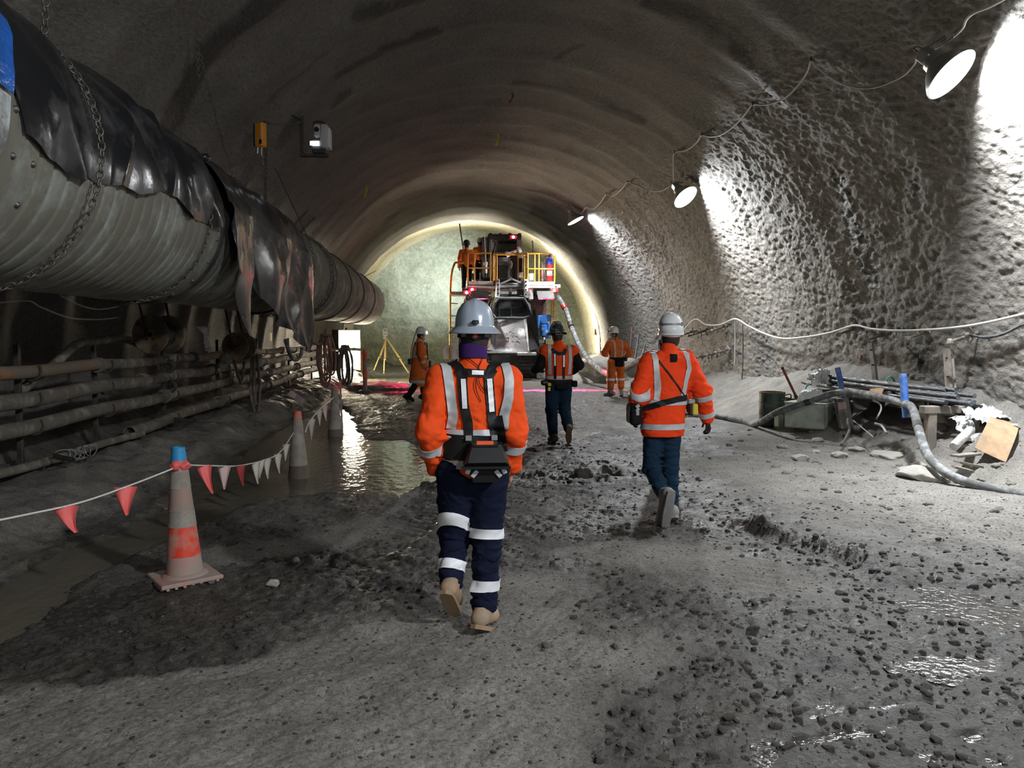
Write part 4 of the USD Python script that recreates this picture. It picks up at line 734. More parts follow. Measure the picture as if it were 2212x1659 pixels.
wallcable('lamp_cable', 'grey cable hung from the middle lamp to the far lamp', [(1452, 398), (1430, 412), (1402, 412), (1375, 400), (1356, 394), (1340, 412), (1322, 424), (1310, 420), (1296, 440), (1280, 452), (1266, 448), (1258, 458), (1248, 466)], .016, 'cable_grey')
for k, (px, py) in enumerate(((1752, 130), (1626, 226), (1516, 292), (1457, 330), (1356, 394), (1310, 420))): obj('cable_hook', tube([circ(px, py, 6.1), circ(px, py, 5.93), circ(px, py, 5.93) + [0, 0, .05]], .014, 6), 'dark_steel', label='small cable hook on the vault, %s from the right' % ('first', 'second', 'third', 'fourth', 'fifth', 'sixth')[k], cat='hook')
for k in range(3):
    px, py = [(1480, 425), (1243, 476), (2052, 160)][k]; q = circ(px, py, 5.75 if k < 2 else 5.72); obj('lamp_hanger', cat([tube([q + np.array([-.16, .16, .34]), circ(px - (6, 2, 12)[k], py - (30, 16, 80)[k], 6.1)], .012, 6)]), 'dark_steel', label=('thin steel hanger of the middle dome lamp', 'thin steel hanger of the far dome lamp', 'thin steel hanger of the nearest dome lamp')[k], cat='hanger')
RW = 5.93
wallcable('wall_rope', 'white rope sagging along the right wall above the bolts', [(1470, 722), (1500, 690), (1525, 701), (1556, 701), (1588, 689), (1615, 703), (1650, 720), (1690, 731), (1740, 728), (1795, 718), (1845, 703), (1880, 710), (1930, 714), (1990, 713), (2060, 708), (2130, 697), (2212, 678), (2290, 660), (2400, 655), (2550, 668), (2750, 640), (3000, 600)], .018, 'rope_white', RW, 'rope')
wallcable('wall_cable', 'black cable sagging at the right edge of the wall', [(2095, 722), (2125, 728), (2165, 722), (2212, 700), (2270, 680), (2400, 690), (2600, 650)], .02, 'black_rod', 5.96)
wallcable('wall_cable', 'thin dark cable hanging straight down the wall behind the white-helmeted walker', [(1604, 700), (1605, 760), (1603, 815), (1600, 838), (1590, 846)], .012, 'black_rod', 5.9)
wallcable('wall_rope', 'white cord hanging vertically from the rope near the white-helmeted walker', [(1588, 692), (1588, 730), (1587, 790)], .014, 'rope_white', 5.94, 'rope')
def rock_bolt(label, px, py, L=.34, group=None, plate=True):
    q = circ(px, py, 5.98); n = -np.array([q[0] - TXC, 0, q[2] - TZC]); n /= np.linalg.norm(n); n = n * .8 + np.array([0, -.12, -.05]); e = q + n * L - [0, 0, .04]
    t = thing('rock_bolt', label, 'rock bolt', q, group=group)
    obj('bolt_shaft', cyl(q - n * .15, e, .02, 10), 'pipe_mud', t, smooth=40, world=True); obj('bearing_plate', xf(bx((0, 0, .02), (.17, .17, .03), .006), frame(q, n)), 'shotcrete_plain', t, world=True); obj('nut', xf(lathe([(0, .07), (.035, .07), (.04, .03), (.04, 0)], 6), frame(q + n * .03, n)), 'pipe_mud', t, world=True)
    obj('bolt_crust', rock(e, (.05, .05, .045), int(px)), 'shotcrete_plain', t, smooth=50, world=True)
for px, lab in ((1846, 'bolt carrying the rope above the leaning near-wall board'), (1908, 'short rock bolt right of the rope knot'), (2000, 'rock bolt casting a star-shaped shadow on the right wall'), (2096, 'rock bolt above the taller leaning timber at the right edge')): rock_bolt(lab, px, {1846: 709, 1908: 722, 2000: 716, 2096: 722}[px], .4)
for i in range(5): rock_bolt('crusted rock bolt in the far upper row behind the white-helmeted walker', 1497 + i * 17, 716 - i * 3 + (i % 2) * 4, .45, 'far upper row of rock bolts')
for i in range(4): rock_bolt('crusted rock bolt in the far lower row behind the white-helmeted walker', 1517 + i * 19, 770 - i * 5, .45, 'far lower row of rock bolts')
def board(label, a, b, w, th, mat_='timber'):
    t = thing('leaning_board', label, 'board', a); obj('plank', barb(a, b, w, th, up=(-1, 0, .3)), mat_, t, world=True)
    for s in (.15, .5): q = a + (b - a) * (1 - s); obj('nail_head', cyl(q + [-.02, -.03, 0], q + [-.05, -.05, 0], .012, 8), 'dark_steel', t, world=True)
    return t
board('grey board leaning on the right wall behind the rod stack', at(1893, 835, 12.3), at(1881, 742, 12.6), .10, .04)
tq = board('taller pale timber leaning on the right wall, with a thin batten', at(2052, 872, 10.45), at(2045, 756, 10.8), .10, .05); obj('batten', barb(at(2064, 850, 10.5), at(2058, 775, 10.75), .03, .03), 'timber', tq, world=True)
obj('red_spray_mark', xf(lathe([(0, .004), (.03, .004), (.045, 0), (.045, -.03)], 12), frame(circ(1857, 772, 6.0), (-1, 0, 0))), 'red_paint', label='small red paint blob on the right wall', cat='paint mark')
# stack of drill rods
far, near = np.array([6.45, 13.35, .80]), np.array([6.55, 9.75, .78])
q = np.random.default_rng(12)
for i in range(13):
    lay, k = divmod(i, 5); off = np.array([(k - 2) * .085 + .04 * lay, 0, lay * .07]); a = far + off + [q.uniform(-.03, .03), q.uniform(-.5, .35), q.uniform(-.01, .02)]; b = near + off + [q.uniform(-.05, .05), q.uniform(-.3, .5), q.uniform(-.01, .02)]
    t = thing('drill_rod', 'dark muddy drill rod in the stack at the right wall', 'rod', a, group='drill rods stacked at the right wall')
    obj('rod', tube([a, a * .66 + b * .34 + [0, 0, -.015], a * .33 + b * .67 + [0, 0, -.015], b], .031, 10), 'black_rod', t, smooth=40, world=True); obj('threaded_end', cyl(a - (b - a) / np.linalg.norm(b - a) * .1, a, .02, 10), 'pipe_mud', t, smooth=40, world=True)
for k, y in enumerate((9.9, 13.0)):
    zt = .72; obj('timber_bearer', cat([bx((6.5, y, zt - .05), (.75, .14, .1), .01), bx((6.25, y, (zt - .1 + gz(6.25, y)) / 2), (.12, .12, zt - .1 - gz(6.25, y) + .06), .01), bx((6.75, y, (zt - .1 + gz(6.75, y)) / 2), (.12, .12, max(zt - .1 - gz(6.75, y), .05) + .06), .01)]), 'timber', label=('timber bearer under the near end of the rod stack', 'timber bearer under the far end of the rod stack')[k], cat='bearer')
def crumple(c, su, sv, seed, amp, droop=.0, rot=None, nu=26, nv=22, th=.006, cut=None):
    U, V = np.meshgrid(np.linspace(-1, 1, nu), np.linspace(-1, 1, nv), indexing='ij'); k = 1 + .35 * (fbm(np.stack([np.arctan2(V, U), 0 * U + seed, 0 * U], -1), 2, seed) - .5)
    z = folds(U * 1.3, V * 1.3, seed, amp) - droop * (np.abs(U)**1.6 + .6 * np.abs(V)**1.6); P = np.stack([U * su * k, V * sv * k, z], -1)
    if rot is not None: P = P @ np.asarray(rot).T
    return sheet(P + np.asarray(c, float), th)
obj('plastic_bag', crumple(at(1772, 815, 12.95), .17, .14, 201, .06, .05, rotm([1, 0, 0], 55) @ rotm([0, 1, 0], -15)), 'white_bag', smooth=50, label='white crumpled bag standing beside the left blue pipe', cat='bag')
obj('plastic_bag', crumple(at(1766, 850, 12.75), .24, .22, 203, .06, .16, rotm([1, 0, 0], 25) @ rotm([0, 0, 1], 40)), 'white_bag', smooth=50, label='white sheet slumped over the rod ends above the green-grey box', cat='bag')
obj('plastic_bag', crumple(at(2135, 895, 9.6), .24, .24, 205, .07, .06, rotm([1, 0, 0], 15)), 'foil_plastic', smooth=50, label='clear plastic crumpled behind the cardboard at the right edge', cat='plastic')
obj('plastic_bag', crumple(at(2085, 925, 9.45), .16, .16, 206, .07, .05, rotm([1, 0, 0], 60) @ rotm([0, 1, 0], 20)), 'foil_plastic', smooth=50, label='silvery plastic scrap left of the cardboard', cat='plastic')
def bent_card(name, label, corners, mat_, bend=.05, th=.006, catn='cardboard'):
    A, B_, C_, D_ = [np.asarray(c, float) for c in corners]; U, V = np.meshgrid(np.linspace(0, 1, 16), np.linspace(0, 1, 16), indexing='ij'); P = (A * ((1 - U) * (1 - V))[..., None] + B_ * (U * (1 - V))[..., None] + C_ * (U * V)[..., None] + D_ * ((1 - U) * V)[..., None])
    n = np.cross(B_ - A, D_ - A); n /= np.linalg.norm(n); P = P + n * (bend * np.sin(V * 3.1) * 1.0 + .02 * (fbm(np.stack([U * 3, V * 3, 0 * U], -1), 2, 9) - .5))[..., None]
    return obj(name, sheet(P, th), mat_, smooth=50, label=label, cat=catn)
cb = bent_card('cardboard_sheet', 'large brown cardboard flap curled over the stack at the right edge', [at(2140, 900, 9.45), at(2200, 918, 9.3), at(2172, 1000, 8.75), at(2105, 968, 8.95)], 'cardboard', -.14)
bent_card('cardboard_sheet', 'small curved piece of cardboard on top of the rods', [at(1890, 842, 11.5), at(1918, 842, 11.3), at(1905, 853, 11.0), at(1875, 852, 11.3)], 'cardboard', -.05)
bent_card('rubber_sheet', 'grey rubber flap hanging from the stack right of the plank', [at(1842, 862, 12.2), at(1880, 866, 11.8), at(1862, 890, 11.75), at(1838, 905, 12.0)], 'grey_rubber', .04, catn='rubber sheet')
bent_card('rubber_sheet', 'long dark rubber sheet lying under the rods', [at(1835, 862, 12.6), at(2100, 905, 9.6), at(2125, 905, 9.8), at(1890, 850, 13.2)], 'machine_dark', .02, .02, catn='rubber sheet')
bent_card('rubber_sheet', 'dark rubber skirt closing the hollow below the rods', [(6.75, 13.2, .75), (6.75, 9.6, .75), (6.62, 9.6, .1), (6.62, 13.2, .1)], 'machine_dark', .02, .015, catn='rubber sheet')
def leather(px, py, Y, s, lab, seed): obj('rubber_offcut', crumple(at(px, py, Y), s, s * .7, seed, .03, .09, rotm([1, 0, 0], 35)), 'grey_rubber', smooth=50, label=lab, cat='rubber offcut')
leather(1935, 850, 11.0, .15, 'rounded rubber offcut left of the right blue pipe', 221); leather(1978, 855, 10.7, .17, 'black rubber offcut right of the right blue pipe', 222)
def blue_pipe(label, a, b, r):
    t = thing('blue_pipe', label, 'pipe', a); d = (b - a) / np.linalg.norm(b - a); n = 14; vo, fo = tube([a, b], r, 24, caps=False); vi, fi = tube([a, b], r * .86, 24, caps=False)
    obj('tube_wall', cat([(vo, fo), (vi, fi[:, ::-1]), xf(lathe([(r * .86, 0), (r, 0)], 24), frame(b, d)), xf(lathe([(r * .86, 0), (r, 0)], 24), frame(a, -d))]), 'blue_pipe', t, smooth=40, world=True)
blue_pipe('blue plastic pipe stub standing left, by the white bag', at(1822, 858, 12.1), at(1809, 795, 12.25), .043)
blue_pipe('blue plastic pipe stub standing right, dusty at its foot', at(1958, 902, 10.15), at(1950, 808, 10.3), .05)
# green strap loops
obj('strap_loop', tube(spline([at(*p) for p in ((1912, 843, 11.4), (1913, 825, 11.4), (1921, 814, 11.4), (1930, 818, 11.5), (1934, 832, 11.6))], 8), .016, 8), 'green_strap', smooth=True, label='pale green strap arching above the rods', cat='strap')
obj('strap_loop', tube(spline([at(*p) for p in ((1748, 830, 13.0), (1741, 836, 13.0), (1740, 845, 12.9), (1752, 851, 12.8), (1775, 850, 12.7))], 8), .016, 8), 'green_strap', smooth=True, label='green strap end curling at the left end of the rods', cat='strap')
# long grey hose
hz = [(1385, 800, 17.5, None), (1440, 860, 16.0, 0), (1540, 876, 15.2, 0), (1600, 893, 14.3, 0), (1630, 899, 13.7, 0), (1680, 890, 12.6, 1), (1745, 868, 12.2, 1), (1800, 850, 12.0, 1), (1845, 848, 11.6, 1), (1900, 858, 10.9, 1), (1955, 872, 10.2, 1), (1972, 885, 9.9, 1), (1985, 930, 9.3, 1), (2005, 985, 8.75, 1), (2045, 1022, 8.35, 1), (2110, 1048, 8.05, 1), (2212, 1068, 7.72, 1), (2330, 1082, 7.4, 0), (2560, 1120, 6.8, 0), (2700, 1190, 6.0, 0), (2850, 1300, 5.0, 0)]
HP = []
for px, py, Y, k in hz:
    w = at(px, py, Y)
    if k == 0: w[2] = gz(w[0], w[1]) + .04
    HP.append(w)
HP = spline(HP, 10); ho = thing('slurry_hose', 'thick grey hose running over the stack and down to the right foreground', 'hose', HP[0])
obj('hose_wall', tube(HP, .052, 14), 'hose_grey', ho, smooth=True, world=True)
for s in (60, 118): obj('hose_band', tube([HP[s - 1], HP[s], HP[s + 1]], .058, 14), 'dark_steel', ho, smooth=40, world=True)
# steel box, drum, steel sections, plank
bc = gnd(1752, 942); bc[2] = gz(5.9, 12.5) + .0
tb2 = thing('steel_box', 'pale green-grey steel tool box with a hinged lid', 'box', (bc[0] + .12, bc[1] + .28, gz(bc[0] + .1, bc[1] + .3) + .02), rotz=math.radians(43))
w_, d_, h_ = .66, .54, .40; Rz2 = rotm([1, 0, 0], 0)
body = [(-.5, -.5, 0), (.5, -.5, 0), (.5, .5, 0), (-.5, .5, 0), (-.55, -.55, 1), (.55, -.55, 1), (.55, .55, 1), (-.55, .55, 1)]
obj('box_body', cat([bx((0, 0, .01), (d_, w_, .02), .004)] + [bx((sx * (d_ / 2 - .006), 0, h_ / 2), (.012, w_, h_), .003) for sx in (-1, 1)] + [bx((0, sy * (w_ / 2 - .006), h_ / 2), (d_, .012, h_), .003) for sy in (-1, 1)]), 'box_paint', tb2)
obj('lid', cat([bx((0, 0, h_ + .012), (d_ + .03, w_ + .03, .02), .005), bx((0, -w_ / 2 - .012, h_ - .012), (d_ + .03, .01, .05), .003), bx((d_ / 2 + .012, 0, h_ - .012), (.01, w_ + .03, .05), .003)]), 'box_paint', tb2)
obj('end_handle', cat([tube([(-.055 + d_ * .2, -w_ / 2 - .012, .30), (-.055 + d_ * .2, -w_ / 2 - .03, .24), (.055 + d_ * .2, -w_ / 2 - .03, .24), (.055 + d_ * .2, -w_ / 2 - .012, .30)], .008, 8), bx((d_ * .2, -w_ / 2 - .004, .31), (.15, .008, .04), .003)]), 'metal_edge', tb2); obj('hasp', bx((-d_ * .3, -w_ / 2 - .016, .36), (.04, .014, .07), .004), 'chrome', tb2)
dp = np.array([5.72, 13.75, 0]); dp[2] = gz(5.72, 13.75); dr = thing('steel_drum', 'open dark green drum behind the hose', 'drum', dp)
obj('drum_wall', lathe([(0, .0), (.21, 0), (.22, .02), (.22, .18), (.228, .2), (.22, .22), (.22, .40), (.228, .42), (.22, .44), (.22, .58), (.212, .58), (.205, .1), (0, .1)], 36), 'green_drum', dr, smooth=30); obj('rim', tube([(.217 * math.cos(a), .217 * math.sin(a), .585) for a in np.linspace(0, 6.2832, 36, endpoint=False)], .014, 8, closed=True), 'rust_rim', dr, smooth=True)
for k, (px, py, h) in enumerate(((1663, 922, .30), (1682, 928, .27))):
    b0 = gnd(px, py); b0[2] = gz(b0[0], b0[1]) - .02; t = thing('square_tube', ('taller grey square tube offcut in front of the drum', 'shorter grey square tube offcut nearer the steel box')[k], 'steel offcut', b0, rotz=.3)
    obj('tube_wall', cat([bx((s * .05, 0, h / 2), (.008, .108, h), .002) for s in (-1, 1)] + [bx((0, s * .05, h / 2), (.1, .008, h), .002) for s in (-1, 1)]), 'metal_edge', t)
pk = thing('plank', 'grey plank with a faded red stencil leaning in front of the left blue pipe', 'plank', at(1826, 926, 12.0)); A_, B2 = at(1830, 926, 11.95), at(1818, 862, 12.2)
obj('plank_face', barb(A_, B2, .20, .03, up=(-.3, -1, .2)), 'timber', pk, world=True); obj('side_rail', barb(A_ + [-.115, .0, 0], B2 + [-.115, 0, 0], .03, .05, up=(-.3, -1, .2)), 'machine_dark', pk, world=True)
obj('faded_stencil', barb(A_ * .35 + B2 * .65 + [-.02, -.022, 0], A_ * .1 + B2 * .9 + [-.02, -.022, 0], .12, .004, up=(-.3, -1, .2), bev=.001), 'flag_pale', pk, world=True)
ms_ = thing('digging_bar', 'red steel bar leaning out of a rusty tangle on the right bank', 'bar', at(1722, 868, 13.6)); obj('painted_shaft', cyl(at(1714, 845, 13.6), at(1691, 797, 13.75), .022, 10), 'red_paint', ms_, smooth=40, world=True); obj('bare_shaft', cyl(at(1728, 872, 13.55), at(1714, 845, 13.6), .022, 10), 'rust_rim', ms_, smooth=40, world=True); obj('tip', cyl(at(1691, 797, 13.75), at(1690, 794, 13.76), .027, 10), 'dark_steel', ms_, smooth=40, world=True)
q = np.random.default_rng(33); c0 = at(1722, 866, 13.5); obj('scrap_wire', cat([tube(spline(c0 + q.normal(0, 1, (4, 3)) * [.16, .12, .05], 6), .012, 5) for _ in range(12)]), 'rust_rim', smooth=True, label='rusty tangle of scrap wire behind the steel box', cat='scrap wire')
for k, (L, lab, m_) in enumerate((([(1832, 905, 11.7), (1832, 915, 11.6), (1835, 928, 11.4), (1828, 945, 11.0), (1818, 960, 10.7)], 'frayed dark strap trailing from the stack to the ground', 'grey_rubber'), ([(1843, 908, 11.6), (1870, 930, 11.0), (1886, 944, 10.7)], 'thin pale wire slanting under the stack', 'cable_grey'), ([(1886, 865, 11.3), (1900, 872, 11.2), (1903, 885, 11.15), (1893, 905, 11.1)], 'knotted rope end hanging from the hose', 'rope_white'), ([(1890, 915, 10.9), (1905, 920, 10.8), (1915, 935, 10.6)], 'bent grey rod in the dark hollow', 'metal_edge'))): obj('loose_strand', tube(spline([at(*p) for p in L], 8), (.022, .007, .013, .02)[k], 7), m_, smooth=True, label=lab, cat='strand')
# rags, slats below the cardboard
tbq = [at(2060, 965, 8.9), at(2085, 940, 9.0), at(2096, 930, 9.2)]; obj('bent_tube', tube(spline(tbq, 6), .055, 12), 'foil_plastic', smooth=True, label='dusty white tube elbow below the silvery plastic', cat='tube')
for k, (a, b) in enumerate((((2062, 985, 8.75), (2110, 980, 8.9)), ((2066, 997, 8.6), (2118, 1008, 8.6)), ((2060, 1008, 8.45), (2100, 1018, 8.4)))): obj('wooden_offcut', barb(at(*a), at(*b), .12, .025), 'timber', label=('upper', 'middle', 'lowest')[k] + ' pale timber offcut below the cardboard flap', cat='timber')
# rocks on the right verge
RK = [(1765, 952, .10, 'rock below the green-grey box'), (1762, 978, .08, 'small rock below the box'), (1812, 985, .13, 'pale rock in the middle of the right verge'), (1728, 992, .14, 'flat pale rock left on the right verge'), (1690, 968, .10, 'flat sharp stone far left on the verge'), (1850, 972, .12, 'rock at the edge of the hollow'), (1915, 975, .2, 'large rock under the dark hollow'), (2000, 985, .3, 'big bright rock behind the descending hose'), (1985, 1008, .12, 'angular stone before the big bright rock'), (1962, 1022, .15, 'flat stone left of the hose bend'), (2030, 1040, .14, 'stone beside the hose bend'), (0, 0, 0, ''), (2188, 1012, .09, 'small round stone under the cardboard'), (0, 0, 0, ''), (1590, 1240 - 0, .0, ''), (860, 1268, .0, '')]
for k, (px, py, s, lab) in enumerate(RK):
    if s <= 0: continue
    w = gnd(px, py, .1 if px > 1650 else 0)
    for _ in range(4): w = gnd(px, py, gz(w[0], w[1]))
    obj('rock', rock((w[0], w[1], gz(w[0], w[1]) + s * .12), (s, s * .8, s * .42), 400 + k, .3, 3), 'rock', label=lab, cat='rock', smooth=35)
for k, (x, y, s, lab) in enumerate(((6.6, 8.2, .34, 'broad pale slab of rock right of the hose'), (6.8, 7.75, .2, 'pale rock at the right edge below the cardboard'))): obj('rock', rock((x, y, gz(x, y) + s * .12), (s, s * .6, s * .42), 430 + k, .3, 3), 'rock', label=lab, cat='rock', smooth=35)
for k, (px, py, s, lab) in enumerate(((590, 1268, .045, 'pale pebble on the dark patch right of the nearest cone'), (640, 1225, .03, 'tiny pebble behind the dark patch'), (765, 1262, .03, 'lone pebble between the nearest cone and the nearest walker'), (455, 1262, .04, 'dark clod touching the nearest cone foot'), (1180, 1396, .03, 'dark stone right of the nearest walker boots'), (1330, 1400, .028, 'dark pebble in the centre foreground'))):
    w = gnd(px, py); w[2] = gz(w[0], w[1]); obj('rock', rock(w + [0, 0, s * .3], (s, s * .85, s * .7), 440 + k, .3, 2), 'rock' if k < 3 else 'mud_clod', label=lab, cat='rock', smooth=35)
# mud clods and grit: nobody could count them
def scatter(name, label, n, seed, sizes, keep, mats_):
    pi = UsdGeom.PointInstancer.Define(stage, npath(name)); base = pi.GetPath(); q = np.random.default_rng(seed); paths = []
    for i, m_ in enumerate(mats_):
        v, f = rock((0, 0, 0), (1, .85, .5), seed + i, .45, 2); pp = f'{base}/lump' + (f'_{i:03d}' if i else ''); usdkit.mesh(stage, pp, (v, f), M[m_], smooth=40); paths.append(Sdf.Path(pp))
    x = q.uniform(-3.2, 6.8, n * 6); y = 1.9 + 15 * q.beta(1, 3.0, n * 6); z = _gi((x, y)); w = wet_of(x, y); k = np.where(keep(x, y, w, q))[0][:n]
    s = sizes[0] + (sizes[1] - sizes[0]) * q.random(len(k))**4
    pi.CreatePositionsAttr(Vt.Vec3fArray.FromNumpy(np.stack([x[k], y[k], z[k] + s * .06], -1).astype(np.float32))); pi.CreateScalesAttr(Vt.Vec3fArray.FromNumpy(np.repeat(s[:, None], 3, 1).astype(np.float32)))
    a = q.uniform(0, 6.28, len(k)); pi.CreateOrientationsAttr(Vt.QuathArray([Gf.Quath(float(math.cos(t / 2)), 0, 0, float(math.sin(t / 2))) for t in a])); pi.CreateProtoIndicesAttr(Vt.IntArray.FromNumpy(q.integers(0, len(mats_), len(k)).astype(np.int32))); pi.CreatePrototypesRel().SetTargets(paths)
    cdata(pi.GetPrim(), label, 'mud', None, 'stuff')
def scatter_box(x0, x1, y0, y1): return lambda x, y, w, q: (x > x0) & (x < x1) & (y > y0) & (y < y1) & (q.random(len(x)) < .8)
inpud = lambda x, y: np.logical_or.reduce([shapely.contains_xy(P.buffer(-.05), x, y) for P, k_, _ in PUDDLES if k_ != 'h'])
scatter('mud_clods', 'loose dark mud clods strewn over the damp floor', 12000, 51, (.004, .030), lambda x, y, w, q: (q.random(len(x)) < w**2) & ~inpud(x, y), ['mud_clod', 'mud_clod', 'mud_clod'])
scatter('stone_grit', 'fine pale grit and chips on the dry floor', 16000, 71, (.003, .014), lambda x, y, w, q: (q.random(len(x)) < (1 - w)**1.0 * .9 + .1) & ~inpud(x, y), ['rock', 'mud_clod', 'rock'])
scatter('verge_rubble', 'pale stone rubble scattered over the right verge below the rod stack', 420, 91, (.012, .065), scatter_box(3.9, 6.6, 6.2, 13.5), ['rock', 'rock', 'rock'])
# ------------------------------------------------------------------ people
def cap(a, b, ra, rb=None, sy=1.0):
    a, b = np.array(a, float), np.array(b, float); rb = ra if rb is None else rb; S = np.array([1, 1 / sy, 1]); A, B_ = a * S, b * S; u = B_ - A; uu = max(u @ u, 1e-9)
    def f(P):
        q = P * S - A; t = np.clip(q @ u / uu, 0, 1); d = q - t[..., None] * u
        return (np.sqrt((d * d).sum(-1)) - (ra + (rb - ra) * t)) * min(1.0, (1 + sy) / 2)
    f.box = np.array([np.minimum(a, b) - max(ra, rb), np.maximum(a, b) + max(ra, rb)]); return f
def ell(c, r, R=None):
    c, r = np.array(c, float), np.array(r, float)
    def f(P):
        q = P - c
        if R is not None: q = q @ R
        k0 = np.sqrt(((q / r)**2).sum(-1)); k1 = np.sqrt(((q / r**2)**2).sum(-1)); return k0 * (k0 - 1) / np.maximum(k1, 1e-6)
    m = r.max(); f.box = np.array([c - (r if R is None else m), c + (r if R is None else m)]); return f
def rbx(c, s, rr, R=None):
    c, s = np.array(c, float), np.array(s, float) / 2
    def f(P):
        q = P - c
        if R is not None: q = q @ R
        e = np.abs(q) - s + rr; return np.sqrt((np.maximum(e, 0)**2).sum(-1)) + np.minimum(e.max(-1), 0) - rr
    m = np.linalg.norm(s); f.box = np.array([c - m, c + m]); return f
class Field:
    def __init__(s, prims, k=.04, cut=None, wr=None): s.p, s.k, s.cut, s.wr = prims, k, cut or [], wr
    def __call__(s, P):
        d = s.p[0](P)
        for g in s.p[1:]:
            e = g(P); h = np.maximum(s.k - np.abs(d - e), 0) / s.k; d = np.minimum(d, e) - h * h * s.k * .25
        if s.wr is not None: d = d + s.wr(P)
        for c in s.cut: d = np.maximum(d, c(P))
        return d
    def box(s): b = np.array([g.box for g in s.p]); return b[:, 0].min(0) - .03, b[:, 1].max(0) + .03
def plane(p, n): p, n = np.array(p, float), np.array(n, float) / np.linalg.norm(n); return lambda P: (P - p) @ n
def nets(F, h):
    """Surface nets of a distance field: one smooth closed mesh."""
    lo, hi = F.box(); N = np.ceil((hi - lo) / h).astype(int) + 1
    g = np.stack(np.meshgrid(*[lo[k] + h * np.arange(N[k]) for k in range(3)], indexing='ij'), -1)
    D = F(g.reshape(-1, 3)).reshape(N); I = D < 0
    cor = [(a, b, c) for a in (0, 1) for b in (0, 1) for c in (0, 1)]; sl = lambda A, o: A[o[0]:A.shape[0] - 1 + o[0], o[1]:A.shape[1] - 1 + o[1], o[2]:A.shape[2] - 1 + o[2]]
    cnt = sum(sl(I, o).astype(np.int8) for o in cor); act = (cnt > 0) & (cnt < 8); idx = np.argwhere(act); vid = -np.ones(act.shape, int); vid[act] = np.arange(len(idx))
    acc, num = np.zeros((len(idx), 3)), np.zeros(len(idx))
    for i, a in enumerate(cor):
        for b in cor[i + 1:]:
            if sum(abs(x - y) for x, y in zip(a, b)) != 1: continue
            da = D[tuple((idx + a).T)]; db = D[tuple((idx + b).T)]; k = (da < 0) != (db < 0); t = np.where(k, da / np.where(k, da - db, 1), 0)
            acc[k] += (np.array(a) + t[:, None] * (np.array(b) - np.array(a)))[k]; num += k
    V = lo + h * (idx + acc / num[:, None]); f = []
    for ax in range(3):
        b, c = (ax + 1) % 3, (ax + 2) % 3; s0 = [slice(None)] * 3; s1 = [slice(None)] * 3; s0[ax] = slice(0, -1); s1[ax] = slice(1, None)
        A, B_ = I[tuple(s0)], I[tuple(s1)]; e = np.argwhere(A != B_); e = e[(e[:, b] > 0) & (e[:, c] > 0) & (e[:, b] < N[b] - 1) & (e[:, c] < N[c] - 1)]
        q = []
        for ob, oc in ((0, 0), (1, 0), (1, 1), (0, 1)): m = e.copy(); m[:, b] -= ob; m[:, c] -= oc; q.append(vid[tuple(m.T)])
        q = np.stack(q, 1); fl = A[tuple(e.T)]; q[~fl] = q[~fl][:, ::-1]; q = q[(q >= 0).all(1)]
        f += [q[:, [0, 1, 2]], q[:, [0, 2, 3]]]
    return V, np.vstack(f)
def project(F, O, Dv, off):
    O = np.array(O, float); Dv = np.array(Dv, float); Dv /= np.linalg.norm(Dv, axis=-1, keepdims=True); t = np.zeros(O.shape[:-1])
    for _ in range(70): t = np.minimum(t + .6 * (F((O + t[..., None] * Dv).reshape(-1, 3)).reshape(t.shape) - off), 1.6)
    return O + t[..., None] * Dv
def ribbon(F, P, w, dirs=(0, 1, 0), off=.004, n=40, nc=6, start=.6, th=.004):
    """Strip of width w lying on the field along the points P seen along dirs (one direction, or one per point)."""
    P = np.array(P, float); s = np.concatenate([[0], np.cumsum(np.linalg.norm(np.diff(P, axis=0), axis=1))]); u = np.linspace(0, s[-1], n); Q = np.stack([np.interp(u, s, P[:, k]) for k in range(3)], 1)
    Dv = np.broadcast_to(np.array(dirs, float), P.shape); Dv = np.stack([np.interp(u, s, Dv[:, k]) for k in range(3)], 1); Dv /= np.linalg.norm(Dv, axis=1, keepdims=True)
    T = np.gradient(Q, axis=0); W = np.cross(Dv, T); W /= np.maximum(np.linalg.norm(W, axis=1, keepdims=True), 1e-9); c = np.linspace(-.5, .5, nc)
    O = Q[:, None] + W[:, None] * (c * w)[None, :, None] - Dv[:, None] * start; D3 = np.broadcast_to(Dv[:, None], O.shape)
    A = project(F, O, D3, off + th); B_ = A + D3 * (th + off * .5)
    G = np.concatenate([B_[:, :1], A, B_[:, -1:]], 1); G = np.concatenate([B_[:1, [0] + list(range(nc)) + [nc - 1]], G, B_[-1:, [0] + list(range(nc)) + [nc - 1]]], 0)
    return G.reshape(-1, 3), grid_faces(n + 2, nc + 2)
def over(P):
    """Points and directions of a strip that starts on the chest, crosses the shoulder and goes on down the back along P (top first)."""
    x, _, z = P[0] if len(P[0]) == 3 else (P[0][0], 0, P[0][1]); Q = [(x, 0, z - .20), (x, .02, z - .09), (x, .02, z - .05), (x, 0, z - .05)]; Dd = [(0, -1, 0), (0, -.7, -.7), (0, 0, -1), (0, .7, -.7)]
    B_ = [(p[0], 0, p[-1]) for p in P[1:]]; return Q + B_, Dd + [(0, 1, 0)] * len(B_)
